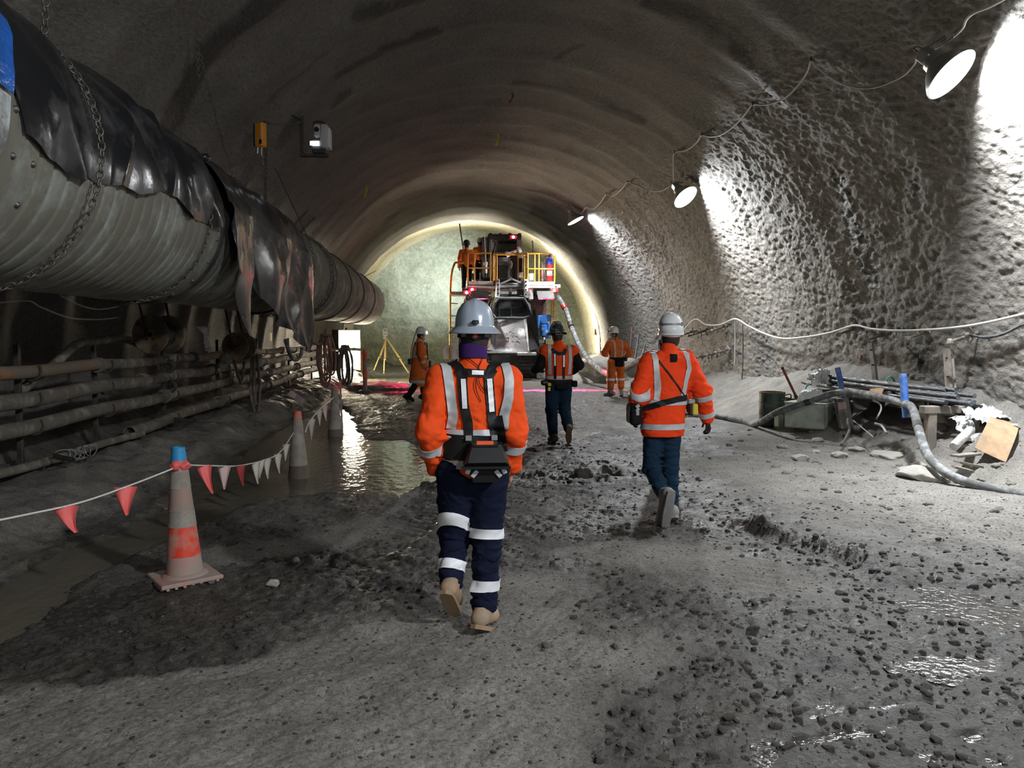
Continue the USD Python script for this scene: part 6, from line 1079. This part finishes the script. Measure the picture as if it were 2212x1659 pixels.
# worker with hands on hips at the right wall
m4 = np.array([(1334 - 970) / 1725 * 20.8, 20.8, 0]); m4[2] = gz(4.39, 20.8)
J4 = dict(head=(-.06, .04, 1.62), sl=(-.20, 0, 1.40), sr=(.20, 0, 1.40), el=(-.30, .10, 1.15), er=(.38, -.08, 1.16), wl=(-.20, .22, 1.10), wr=(.22, .04, 1.0), hl=(-.11, 0, .9), hr=(.11, 0, .9), kl=(-.14, .02, .49), kr=(.14, .02, .49), al=(-.15, 0, .1), ar=(.15, 0, .1), tl=(-.27, .10, .03), tr=(.19, .15, .03))
def mask(t, hp): obj('dust_mask', nets(Field([ell(hp(0, .085, -.04), (.045, .045, .045))], .01), .008), 'mask_white', t, smooth=True)
def helm4(t, hd, Rh, hp): helmet('helmet_white', 'cap', .112)(t, hd, Rh, hp); mask(t, hp); obj('lamp_cable', tube(spline([hp(.06, -.12, .1), hp(.12, -.12, 0), hp(.16, -.1, -.15), (.12, -.14, 1.25)], 6), .007, 6), 'strap_black', t, smooth=True); obj('cap_lamp', bx(hp(0, .14, .10), (.05, .05, .05), .012), 'black_shell', t)
t, J, JF, JT, TF, jk = person('worker standing hands on hips in orange overalls and grey rubber boots by the right wall', m4, math.radians(12), J4, dict(jacket_mat='coverall_orange', trouser_mat='coverall_orange', hem=.95, seed=21, cuff=.42, gum=.9, boot_mat='boot_grey', sole_mat='boot_grey', head_yaw=75, leg=(.13, .105, .098), glove_l='glove_grey', glove_r='glove_grey', leg_tape_mat='tape_white', boot_r=.06, chest=(.185, .21),
    back_tape=[([(-.10, 1.5), (-.08, 1.3), (-.07, 1.04)], .05), ([(.13, 1.5), (.14, 1.3), (.12, 1.04)], .05)], tape_mat='flag_pale', leg_tape=[('kl', 'al', .10, .06, (0, 0, 0)), ('kr', 'ar', .10, .06, (0, 0, 0))], arm_tape=[('r', .75, .05), ('l', .75, .05)]), .013, helm4)
for s, k in ((-1, 'l'), (1, 'r')): obj('knee_guard', nets(Field([cap(J['k' + k] - [0, 0, .05], J['k' + k] - [0, 0, .11], .093, .085)], .02), .013), 'black_cloth', t, smooth=True)
ub = obj('utility_belt', band(JT, (0, 0, .7), (0, 0, 1.3), .5, .08, off=.012, n=40, R=.34), 'strap_black', t, smooth=40); obj('belt_bag', nets(Field([rbx((.02, -.19, .90), (.24, .10, .22), .05)], .02, None, wrinkle(.008, (14, 14, 14), 3)), .013), 'black_cloth', ub, smooth=True); obj('belt_pouch', bx((.22, -.12, 1.0), (.09, .1, .12), .02), 'black_shell', ub)

# worker in profile with a lit headlamp
mL = np.array([(905 - 970) / 1725 * 19.6, 19.6, 0]); mL[2] = gz(mL[0], 19.6)
JL = dict(head=(0, .06, 1.57), neck=(0, .02, 1.44), el=(-.25, -.04, 1.12), er=(.25, -.02, 1.12), wl=(-.22, .10, .92), wr=(.22, .06, .86), kl=(-.09, .12, .50), kr=(.09, -.06, .48), al=(-.09, .14, .10), ar=(.09, -.30, .12), tl=(-.09, .27, .03), tr=(.09, -.18, .02), sl=(-.18, 0, 1.37), sr=(.18, 0, 1.37))
def helmL(t, hd, Rh, hp): helmet('helmet_white', 'cap', .110, lamp=True)(t, hd, Rh, hp); mask(t, hp); obj('lamp_cable', tube(spline([hp(0, -.12, .12), hp(0, -.18, -.05), (0, -.2, 1.2), (0, -.2, .98)], 6), .009, 6), 'strap_black', t, smooth=True)
t, J, JF, JT, TF, jk = person('worker walking sideways in a long orange coat with a glaring headlamp and dust mask', mL, math.radians(-72), JL, dict(jacket_mat='coverall_orange', trouser_mat='black_cloth', hem=.44, chest=(.255, .19), depth=.95, seed=31, gum=.8, boot_mat='black_cloth', sole_mat='black_cloth', cuff=.3, glove_r='glove_blue', glove_l='glove_blue', tape_mat='flag_white', waist_tape=[(.47, .07), (1.08, .05)], back_tape=[([(-.1, 1.45), (-.1, 1.1)], .05), ([(.1, 1.45), (.1, 1.1)], .05)], arm_tape=[('r', .62, .06), ('l', .62, .06)]), .013, helmL)
obj('battery_pack', bx((0, -.22, .96), (.16, .09, .15), .02), 'black_shell', t); vh = obj('chest_harness', cat([barb((s * .09, .175, 1.42), (s * .09, .20, 1.0), .035, .02, up=(0, 1, 0)) for s in (-1, 1)]), 'strap_black', t); obj('hand_light', cat([bx((.14, .24, .90), (.05, .05, .16), .012), cyl((.14, .24, .80), (.14, .24, .84), .03, 12)]), 'black_shell', vh); obj('chest_reflector', bx((.0, .19, 1.2), (.05, .02, .30), .004), 'tape_silver', vh)
# ------------------------------------------------------------------ the tracked machine before the face
MY = 28.9
mc = thing('tunnelling_machine', 'tall tracked tunnelling machine with cab, yellow rails, bucket and steel chute, before the face', 'machine', gnd(1105, 818))
def pb(x0, y0, x1, y1, Yf, Yb, bev=.015):
    a, b = at(x0, y1, Yf), at(x1, y0, Yf); return bx(((a[0] + b[0]) / 2, (Yf + Yb) / 2, (a[2] + b[2]) / 2), (b[0] - a[0], Yb - Yf, b[2] - a[2]), bev)
def mo(name, mesh, mat_, parent=None, smooth=False, **k): return obj(name, mesh, mat_, parent or mc, smooth=smooth, world=True, **k)
P_ = lambda x, y, Y=MY: at(x, y, Y)
# crawler base
for k, (x0, x1) in enumerate(((1008, 1058), (1122, 1174))):
    a, b = P_(x0, 818, 29.6), P_(x1, 772, 29.6); z0, z1 = a[2] - .02, b[2]; R = (z1 - z0) / 2; prof = [(29.6 + R - R * math.cos(t), z0 + R - R * math.sin(t)) for t in np.linspace(math.pi / 2, -math.pi / 2, 10)]
    prof = [(29.6 + R + R * math.cos(t), z0 + R + R * math.sin(t)) for t in np.linspace(math.pi / 2, 3 * math.pi / 2, 10)] + [(35.4 - R + R * math.cos(t), z0 + R + R * math.sin(t)) for t in np.linspace(-math.pi / 2, math.pi / 2, 10)]
    n = len(prof); v = np.array([[x, y, z] for x in (a[0], b[0]) for y, z in prof]); f = [[i, (i + 1) % n, n + (i + 1) % n] for i in range(n)] + [[i, n + (i + 1) % n, n + i] for i in range(n)] + [[0, i + 1, i] for i in range(1, n - 1)] + [[n, n + i, n + i + 1] for i in range(1, n - 1)]
    tk = mo('crawler_track', (v, np.array(f)), 'machine_dark', smooth=30)
    for i in range(11): t = math.pi / 2 + math.pi * i / 10; c = np.array([(a[0] + b[0]) / 2, 29.6 + R + (R + .02) * math.cos(t), z0 + R + (R + .02) * math.sin(t)]); mo('track_shoe', barb(c - [(b[0] - a[0]) / 2 + .02, 0, 0], c + [(b[0] - a[0]) / 2 + .02, 0, 0], .11, .05, up=(0, math.cos(t), math.sin(t))), 'machine_dark', tk)
mo('chassis', cat([pb(1010, 690, 1172, 790, 30.3, 36.5), pb(1060, 768, 1128, 806, 29.7, 33)]), 'machine_dark')
mo('rear_frame', cat([pb(1006, 640, 1062, 690, 30.0, 33.5), pb(1128, 640, 1180, 690, 30.2, 33.5)]), 'machine_red')
for a, b in (((1012, 640), (1060, 690)), ((1030, 640), (1064, 672)), ((1060, 644), (1062, 700)), ((1024, 644), (1026, 690)), ((1012, 660), (1050, 660))): mo('truss_strut', barb(P_(*a, 29.2), P_(*b, 29.2), .10, .10), 'machine_red')
for a, b in (((1190, 632), (1168, 660)), ((1150, 632), (1172, 648)), ((1166, 640), (1192, 640))): mo('truss_strut', barb(P_(*a, 29.2), P_(*b, 29.2), .08, .08), 'machine_dark')
# tower, cab
tw = mo('tower_body', cat([pb(1059, 512, 1126, 606, 29.3, 32.6, .04), pb(1041, 513, 1060, 604, 29.4, 31.5, .03), pb(1054, 506, 1127, 515, 29.1, 32.8, .04)]), 'machine_dark')
mo('rear_panel', cat([pb(1061, 517, 1077, 552, 29.22, 29.4), pb(1114, 517, 1127, 552, 29.22, 29.4), pb(1075, 543, 1117, 552, 29.22, 29.4), pb(1075, 515, 1117, 519.5, 29.22, 29.4)]), 'machine_grey', tw)
wf = mo('cab_window', cat([pb(1075, 518, 1117, 520.5, 29.12, 29.24), pb(1075, 541.5, 1117, 544, 29.12, 29.24), pb(1075, 518, 1078, 544, 29.12, 29.24), pb(1114, 518, 1117, 544, 29.12, 29.24)]), 'black_shell'); mo('pane', pb(1077, 520, 1115, 542, 29.16, 29.18, .002), 'cab_glass', wf)
mo('window_blind', cat([pb(1078 + i * 5.2, 527, 1082.4 + i * 5.2, 542, 29.20, 29.21, .002) for i in range(7)]), 'box_paint', wf)
for i in range(4): mo('roof_bracket', pb(1056 + i * 21, 503.5, 1063 + i * 21, 508, 29.15, 29.5), 'machine_dark', tw)
mo('column_pipe', cat([cyl(P_(x, 512, 29.1), P_(x, 600, 29.1), .045, 10) for x in (1044, 1050, 1056)]), 'machine_dark', tw, smooth=40)
mo('work_arm', cat([cyl(P_(1099, 548, 28.8), P_(1120, 540, 28.8), .05, 12), cyl(P_(1093, 551, 28.8), P_(1099, 548, 28.8), .11, 12), cyl(P_(1119, 541, 28.8), P_(1125, 538, 28.8), .12, 12)]), 'label_white', smooth=40)
gr = mo('grille_panel', cat([pb(1066, 556, 1103, 602, 29.1, 29.35, .02), pb(1066, 558.5, 1103, 560, 29.05, 29.2, .004)]), 'machine_grey')
for i in range(9): mo('louvre', pb(1067, 573.2 + i * 3.2, 1098, 574.8 + i * 3.2, 29.05, 29.14, .004), 'machine_dark', gr)
mo('exhaust_pipe', cat([tube(spline([P_(1099, 570, 28.95), P_(1100, 566, 28.95), P_(1103, 570, 28.95), P_(1101, 585, 28.95), P_(1101, 606, 28.95)], 6), .07, 12)]), 'machine_grey', smooth=True)
mo('side_column', cat([pb(1103, 552, 1119, 603, 29.2, 30.5), pb(1112, 570, 1122, 600, 29.0, 29.6)]), 'machine_dark')
fc = mo('filter_canister', cyl(P_(1126.5, 588, 28.95), P_(1126.5, 558, 28.95), .11, 18), 'black_shell', smooth=40); mo('canister_cap', xf(lathe([(.12, 0), (.12, .05), (.08, .10), (0, .11)], 18), frame(P_(1126.5, 558, 28.95), (0, 0, 1))), 'machine_white', fc, smooth=40)
mo('white_unit', cat([pb(1121, 546, 1134, 556, 29.1, 29.6, .03), pb(1140, 590, 1156, 606, 29.2, 30.0, .08), pb(1120, 588, 1134, 600, 29.1, 29.6, .03)]), 'machine_white')
mo('float_rod', cat([cyl(P_(1049, 590, 28.7), P_(1049, 566, 28.7), .06, 12), cyl(P_(1049, 566, 28.7), P_(1047, 510, 28.7), .018, 8), pb(1044, 566, 1054, 573, 28.65, 28.8)]), 'label_white', smooth=40)
# decks
mo('left_deck', cat([pb(1012, 607.5, 1066, 615, 28.4, 31.0), pb(1008, 617, 1068, 621.5, 28.35, 28.6)]), 'machine_white'); mo('deck_edge', pb(1010, 622, 1066, 630, 28.6, 30.6), 'machine_red')
mo('right_deck', cat([pb(1140, 608.5, 1199, 616, 28.4, 31.0), pb(1140, 617, 1203, 622.5, 28.35, 28.6), pb(1199, 614, 1211, 622, 28.35, 28.7)]), 'machine_white'); mo('deck_edge', pb(1144, 623, 1186, 627, 28.6, 30.6), 'machine_red')
mo('step_beam', cat([pb(974, 630, 1008, 637.5, 28.3, 29.3)]), 'machine_grey'); mo('step_end', pb(973, 630.5, 985, 636.5, 28.28, 29.32), 'rail_yellow')
def rail(pts, r=.026, close=False): return tube(spline(pts, 5) if len(pts) > 2 else np.array(pts, float), r, 8)
def railset(name, x0, x1, yt, ymid, yb, Y, posts):
    g_ = mo(name, cat([rail([P_(x0, yb, Y), P_(x0, yt + 3, Y), P_(x0 + 3, yt, Y), P_(x1 - 3, yt, Y), P_(x1, yt + 3, Y), P_(x1, yb, Y)], .03), rail([P_(x0, ymid, Y), P_(x1, ymid, Y)])]), 'rail_yellow', smooth=True)
    for x in posts: mo('rail_post', rail([P_(x, yb, Y), P_(x, yt, Y)]), 'rail_yellow', g_, smooth=True)
railset('guard_rail', 1010.5, 1059.5, 547, 579, 609, 28.45, (1025,)); railset('guard_rail', 1065, 1073, 551, 580, 608, 28.45, ()); railset('guard_rail', 1068, 1131.5, 550, 550.5, 606, 28.7, (1119,)); railset('guard_rail', 1133, 1139.5, 556, 582, 606, 28.5, ()); railset('guard_rail', 1140, 1198, 548, 581, 609, 28.45, (1155, 1164)); railset('guard_rail', 1198.2, 1198.8, 548, 581, 609, 30.8, ())
mo('grab_pole', tube(spline([P_(972.5, 775, 28.6), P_(972.5, 690, 28.6), P_(973, 630, 28.6), P_(976, 590, 28.6), P_(982, 570, 28.6), P_(988, 567, 28.6), P_(1002, 567.5, 28.6)], 8), .035, 8), 'rail_yellow', smooth=True)
ld = mo('access_ladder', cat([barb(P_(1191, 634, 28.7), P_(1191, 735, 28.7), .07, .04), barb(P_(1196, 634, 28.9), P_(1196, 735, 28.9), .05, .04)]), 'rail_yellow')
for y in range(645, 735, 12): mo('ladder_rung', barb(P_(1190, y, 28.72), P_(1197, y, 28.88), .03, .03), 'rail_yellow', ld)
for y in (655, 682, 708): mo('pole_bracket', barb(P_(972, y, 28.6), P_(988, y + 1, 29.2), .03, .03), 'dark_steel')
# boom yoke, bucket, chute
yk = mo('yoke_plate', pb(1072, 603, 1079.5, 641, 28.2, 28.9), 'machine_white'); mo('yoke_plate', cat([pb(1132, 603, 1141, 641, 28.2, 28.9), cyl(P_(1139, 636, 28.15), P_(1139, 636, 28.9), .12, 20), pb(1141, 622, 1152, 648, 28.4, 29.0, .08)]), 'machine_white')
for x, ys in ((1076, (607, 615, 625, 634)), (1136, (608, 616, 626, 636))):
    for y in ys: mo('plate_bolt', cyl(P_(x, y, 28.14), P_(x, y, 28.21), .03, 8), 'dark_steel', yk)
mo('cross_beam', cat([pb(1080, 611, 1132, 622, 28.6, 29.3), pb(1080, 640, 1132, 644, 28.6, 29.3)]), 'machine_grey'); mo('cross_brace', cat([barb(P_(1084, 612, 28.5), P_(1106, 602, 28.5), .06, .06), barb(P_(1128, 612, 28.5), P_(1104, 602, 28.5), .06, .06), barb(P_(1080, 618, 28.45), P_(1124, 618, 28.45), .07, .06)]), 'machine_grey')
mo('tilt_cylinder', cat([cyl(P_(1081, 631, 28.4), P_(1098, 631, 28.4), .105, 18), cyl(P_(1105, 631, 28.4), P_(1116, 631, 28.4), .105, 18)]), 'chrome', smooth=40); mo('cylinder_gland', cat([cyl(P_(1098, 631, 28.4), P_(1105, 631, 28.4), .13, 18), cyl(P_(1116, 631, 28.4), P_(1131, 631, 28.4), .10, 18), cyl(P_(1101, 640, 28.4), P_(1102, 622, 28.4), .05, 10)]), 'machine_dark', smooth=40)
mo('bucket_hanger', cat([barb(P_(1078, 638, 28.6), P_(1072, 662, 28.4), .14, .10), barb(P_(1134, 638, 28.6), P_(1142, 664, 28.4), .14, .10)]), 'machine_dark')
def scoop(outer, yd, side=None, dpt=1.0, th=.05):
    """Open scoop: rim polygon in front, shrunk bottom plate behind, side walls between."""
    A = np.array([P_(x, y, yd) for x, y in outer]); c = A.mean(0); B_ = c + (A - c) * .72 + [0, dpt, .25]; n = len(A); ms = []
    for i in range(n): j = (i + 1) % n; ms.append(sheet(np.array([[A[i], A[j]], [B_[i], B_[j]]]), th))
    pv = np.vstack([B_, [B_.mean(0)]]); f = [[i, (i + 1) % n, n] for i in range(n)]; pv2 = pv + [0, th, 0]; ms.append((np.vstack([pv, pv2]), np.vstack([f, np.array(f)[:, ::-1] + n + 1]))); return cat(ms)
bk = mo('bucket', scoop([(1078, 645), (1134, 645), (1143, 660), (1150, 681), (1132, 687.5), (1070, 688), (1063, 678), (1070, 655)], 28.0, dpt=.9), 'bucket_steel'); mo('bucket_lip', tube([P_(*q, 27.98) for q in ((1063, 678), (1070, 688), (1132, 687.5), (1150, 681))], .035, 8), 'machine_dark', bk, smooth=40)
for x in (1078, 1104): mo('bucket_rib', barb(P_(x, 662, 28.35), P_(x + 1, 686, 28.1), .04, .05), 'bucket_steel', bk)
ch = mo('chute', cat([sheet(np.array([[P_(1074, 691, 29.3), P_(1130, 691, 29.3)], [P_(1068, 760, 28.0), P_(1140, 760, 28.0)]]), .05)]), 'chute_steel')
mo('chute_side', sheet(np.array([[P_(1072, 690, 29.3), P_(1068, 760, 28.0)], [P_(1055, 698, 28.4), P_(1052, 756, 27.6)]]), .05), 'machine_grey', ch); mo('chute_side', sheet(np.array([[P_(1132, 690, 29.3), P_(1142, 760, 28.0)], [P_(1140, 686, 28.9), P_(1146, 757, 27.9)]]), .05), 'chute_steel', ch)
mo('side_guard', cat([sheet(np.array([[P_(1139, 690, 28.2), P_(1143, 758, 27.8)], [P_(1156, 666, 28.0), P_(1164, 752, 27.9)]]), .06), sheet(np.array([[P_(1156, 666, 28.0), P_(1164, 752, 27.9)], [P_(1157, 668, 30.0), P_(1165, 752, 30.0)]]), .05)]), 'machine_dark')
q = np.random.default_rng(61)
mo('mud_splash', cat([xf(rock((0, 0, 0), (1, 1, .3), 500 + i, .4, 1), np.block([[np.eye(3) * s, (P_(1076 + u * 54 + 14 * (v - .5), 702 + v * 52, 29.13 - v * 1.03) + [0, -.08, 0])[:, None]], [np.zeros((1, 3)), 1]])) for i, (u, v, s) in enumerate(np.column_stack([np.clip(q.normal(.5, .25, 60), .05, .95), np.clip(q.normal(.45, .2, 60), .1, .95), q.uniform(.01, .03, 60)]))]), 'machine_dark', ch, kind='stuff')
mo('chute_lip', cat([pb(1050, 760, 1146, 763.5, 27.85, 28.2), pb(1118, 761, 1159, 768, 27.8, 28.4, .05)]), 'machine_white')
mo('side_cover', cat([hullm([P_(*p_, Y) for Y in (28.6, 30.5) for p_ in ((956, 752), (958, 776), (1004, 776), (1004, 726), (985, 736))])]), 'machine_white')
mt = mo('hydraulic_motor', cat([pb(1161, 681, 1193, 712, 28.7, 29.5, .03), pb(1176, 712, 1192, 731, 28.7, 29.5, .03), pb(1169, 700, 1181, 726, 28.5, 28.9, .03), cyl(P_(1175, 692, 28.5), P_(1175, 692, 28.8), .12, 16), cyl(P_(1186, 700, 28.6), P_(1186, 724, 28.6), .06, 12)]), 'motor_blue')
mo('motor_port', cat([cyl(P_(1172, 711, 28.4), P_(1172, 711, 28.6), .05, 12), cyl(P_(1180, 716, 28.5), P_(1180, 716, 28.75), .06, 12), cyl(P_(1175, 728, 28.55), P_(1175, 734, 28.55), .05, 10)]), 'label_white', mt, smooth=40); mo('motor_label', pb(1182, 694, 1188, 699, 28.68, 28.71, .002), 'tripod_yellow', mt)
mo('lower_fittings', cat([pb(1160, 733, 1176, 741, 28.7, 29.2), pb(1172, 764, 1177, 800, 29.4, 29.6), pb(1162, 806, 1182, 818, 29.2, 29.8)]), 'machine_white')
for i, pts in enumerate(([(1060, 640), (1052, 662), (1040, 690), (1030, 700)], [(1066, 642), (1058, 668), (1048, 700)], [(1150, 636), (1170, 646), (1180, 640), (1188, 630)], [(1110, 602), (1104, 592), (1106, 580)], [(1064, 520), (1070, 528), (1066, 545), (1062, 556)])): mo('hydraulic_hose', tube(spline([P_(x, y, 28.75) for x, y in pts], 6), .03, 8), 'black_shell', smooth=True)
mo('antenna_rod', cyl(P_(1004, 560, 29.4), P_(992.5, 483, 29.4), .022, 8), 'dark_steel', smooth=40)
for px, py, Y in ((1109, 512, 28.95), (1020, 625.5, 28.3), (1008, 632, 28.25), (1197.5, 627.5, 28.3)):
    c = P_(px, py, Y); lp = mo('tail_lamp', cat([bx(c + [0, .06, 0], (.30, .1, .16), .02)]), 'red_paint'); mo('red_lens', xf(lathe([(.055, 0), (.05, .03), (.03, .045), (0, .05)], 16), frame(c + [0, .01, 0], (0, -1, -.1))), 'red_lens', lp, smooth=True)
# red zone light: a slit lamp throwing a line on the floor
for zx in (P_(1035, 634)[0], P_(1172, 634)[0]):
    zc = np.array([zx, 28.15, 3.12]); dz = np.array([0, 23.4, 0]) - zc * [0, 1, 1]; dz /= np.linalg.norm(dz); up_ = np.cross([1, 0, 0], dz); Rz_ = np.stack([[1, 0, 0], dz, up_], 1)
    zl = mo('zone_light', cat([bx(zc + up_ * s * .017 + dz * .2, (.56, .5, .012), .002, Rz_) for s in (-1, 1)] + [bx(zc - dz * .06, (.56, .02, .05), .004, Rz_)] + [bx(zc + dz * .2 + [sx * .285, 0, 0], (.012, .5, .05), .002, Rz_) for sx in (-1, 1)]), 'machine_dark')
    mo('slit_lens', bx(zc - dz * .03, (.5, .02, .014), .002, Rz_), 'red_bar_lens', zl)
# work lights on the machine's front, and the boom that carries them
mo('front_boom', cat([barb((1.6, 32.6, 4.2), (1.6, 37.6, 4.2), .4, .4), barb((2.6, 33, 1.2), (2.6, 37.4, 1.2), 1.2, .7), barb((.8, 37.5, 3.7), (4.3, 37.5, 3.7), .14, .14), barb((4.3, 37.4, 3.7), (4.5, 37.4, .9), .12, .12), barb((1.6, 37.4, 4.2), (1.6, 37.4, 3.8), .12, .12)]), 'machine_dark')
for c, d, s in (((1.2, 37.9, 4.35), (-.1, .12, 1), .9), ((3.6, 37.9, 4.1), (.8, .12, .55), 1.0), ((1.3, 38.1, 3.5), (-.45, 1, .24), .75), ((4.55, 37.9, 2.3), (1, .16, .05), .9), ((4.55, 37.9, 1.0), (1, .16, 0), .8), ((.85, 37.9, 3.6), (-.85, .12, .5), .6)):
    dp_ = .34 if s == .75 else .14; Mx = frame(c, d); hs_ = mo('work_light', xf(lathe([(0, -.14), (.10, -.14), (.17, -.02), (.18, dp_), (.17, dp_), (.155, -.01), (0, -.02)], 24), Mx), 'machine_dark', smooth=35); mo('light_lens', xf(lathe([(.15 * s, .0), (.08, .006), (0, .008)], 24), Mx), 'face_light_lens' if s == .75 else 'work_light_lens', hs_, smooth=True)
for c, d in ((P_(1012, 655, 28.4), (.75, -.3, -.55)), (P_(1197, 546, 27.9), (-.62, .12, -.78))):
    Mx = frame(c, d); hs_ = mo('rear_light', xf(lathe([(0, -.10), (.07, -.09), (.10, .0), (.10, .05), (.09, .05), (.085, 0), (0, -.01)], 20), Mx), 'machine_white', smooth=35); mo('light_lens', xf(lathe([(.06, .0), (0, .006)], 20), Mx), 'rear_light_lens', hs_, smooth=True)
# fire extinguisher
ec = P_(1187, 607, 28.75); fe = thing('fire_extinguisher', 'red fire extinguisher with a blue band at the right deck rail', 'fire extinguisher', ec)
obj('cylinder', lathe([(0, .0), (.105, 0), (.11, .02), (.11, .58)], 22), 'ext_red', fe, smooth=40); obj('blue_band', lathe([(.11, .58), (.112, .60), (.112, .74), (.10, .79), (.05, .84), (.03, .86)], 22), 'ext_blue', fe, smooth=40)
obj('valve_head', cat([cyl((0, 0, .84), (0, 0, .93), .03, 10), barb((-.02, 0, .93), (.13, 0, .96), .03, .02), barb((-.02, 0, .89), (.11, 0, .90), .03, .02)]), 'black_shell', fe, smooth=40); obj('hose', tube(spline([(-.03, 0, .9), (-.16, 0, .85), (-.19, 0, .5), (-.16, 0, .1), (-.13, 0, .05)], 6), .02, 8), 'black_rod', fe, smooth=True); obj('label', lathe([(.1125, .18), (.1125, .36)], 10, 200, 320), 'label_white', fe, smooth=True)
e2 = thing('air_bottle', 'slim dark orange air bottle beside the fire extinguisher', 'bottle', P_(1171, 607, 28.8)); obj('bottle_body', lathe([(0, 0), (.05, 0), (.055, .02), (.055, .5), (.03, .58), (.02, .62), (0, .62)], 16), 'machine_red', e2, smooth=40); obj('valve', cyl((0, 0, .62), (0, 0, .69), .025, 8), 'chrome', e2)
# two workers on the deck
p6 = P_(1008, 629.5, 28.75); person('worker in dark orange on the machine step, left of the deck rail', p6, math.radians(8), dict(kl=(-.09, .02, .49)), dict(jacket_mat='coverall_orange', trouser_mat='black_cloth', boot_mat='boot_brown', seed=41, hem=.86, glove_l='glove_black', glove_r='glove_black', head_yaw=35), .016, helmet('machine_dark', 'cap'))
p7 = P_(1037, 607, 29.6); p7[2] = P_(1037, 606.5, 28.4)[2]; person('second worker on the deck, half hidden by the dark column', p7, math.radians(-10), dict(head=(0, .03, 1.42), neck=(0, 0, 1.29), sl=(-.18, 0, 1.22), sr=(.18, 0, 1.22), el=(-.25, .02, .95), er=(.25, .02, .95), wl=(-.2, .2, .85), wr=(.2, .2, .85), hl=(-.095, 0, .78), hr=(.095, 0, .78), kl=(-.1, .03, .43), kr=(.1, .03, .43)), dict(jacket_mat='coverall_orange', trouser_mat='navy_cloth', boot_mat='boot_brown', seed=42, hem=.72, tape_mat='tape_silver', back_tape=[([(.1, 1.30), (.1, .98)], .05)], chest=(.18, .19)), .016, helmet('helmet_grey', 'cap'))
# long grey delivery hose from the machine down to the right wall
HQ = [(1205, 640, 29.6), (1222, 668, 29.3), (1236, 710, 28.5), (1256, 755, 27.0), (1280, 785, 25.5), (1308, 806, 24.3), (1330, 806, 23.5), (1362, 790, 22.5), (1392, 772, 21.5), (1430, 764, 20.5)]
HW = [at(*p_) for p_ in HQ]; dh = thing('delivery_hose', 'long pale hose sagging from the machine past the overalled worker', 'hose', HW[0]); obj('hose_wall', tube(spline(HW, 10), .085, 12), 'hose_grey', dh, smooth=True, world=True)
for i, (y0, y1) in enumerate(((0, 1), (1, 2))): obj('red_coupling', cyl(HW[i] * .3 + HW[i + 1] * .7, HW[i] * .1 + HW[i + 1] * .9, .11, 14), 'ext_red' if i == 0 else 'dark_steel', dh, smooth=40, world=True)
# muck heaps by the machine and a recess block on the right lining
for k, (px, py, s, h, lab) in enumerate(((1310, 800, 1.5, .9, 'heap of pale muck at the foot of the right wall beside the overalled worker'), (1245, 812, 1.1, .45, 'low muck heap lit pink in front of the machine'), (1000, 842, .9, .3, 'low dark muck ridge behind the side-facing worker'), (820, 842, 1.1, .3, 'low dark muck ridge beside the rubber-based bollard'))):
    w = gnd(px, max(py, 812)); w[1] = min(w[1], 27.5) if k < 2 else w[1]; w = at(px, py, w[1]); v, f = rock((0, 0, 0), (s, s * .7, h), 600 + k, .35, 4); v = v + .12 * (fbm(v * 3, 4, 91 + k) - .5)[:, None]; obj('muck_heap', (v + [w[0], w[1], gz(w[0], w[1]) - .05], f), 'muck', smooth=50, label=lab, cat='muck heap')
q = circ(1284, 717, 6.2); obj('lining_plate', bx(q - [.05, 0, 0], (.08, .5, .32), .01), 'timber', label='small square timber plate on the bright right lining', cat='plate')
for k in range(3): a = circ(1388 + k * 9, 790 - k * 6, 5.9); obj('leaning_tube', cyl((a[0] - .5, a[1], gz(a[0] - .5, a[1])), (a[0] - .35 + .1 * k, a[1] + .2, 1.9 - .3 * k), .03, 8), 'hose_grey' if k else 'machine_red', smooth=40, label=('dark', 'pale', 'short grey')[k] + ' tube leaning on the wall right of the overalled worker', cat='tube')
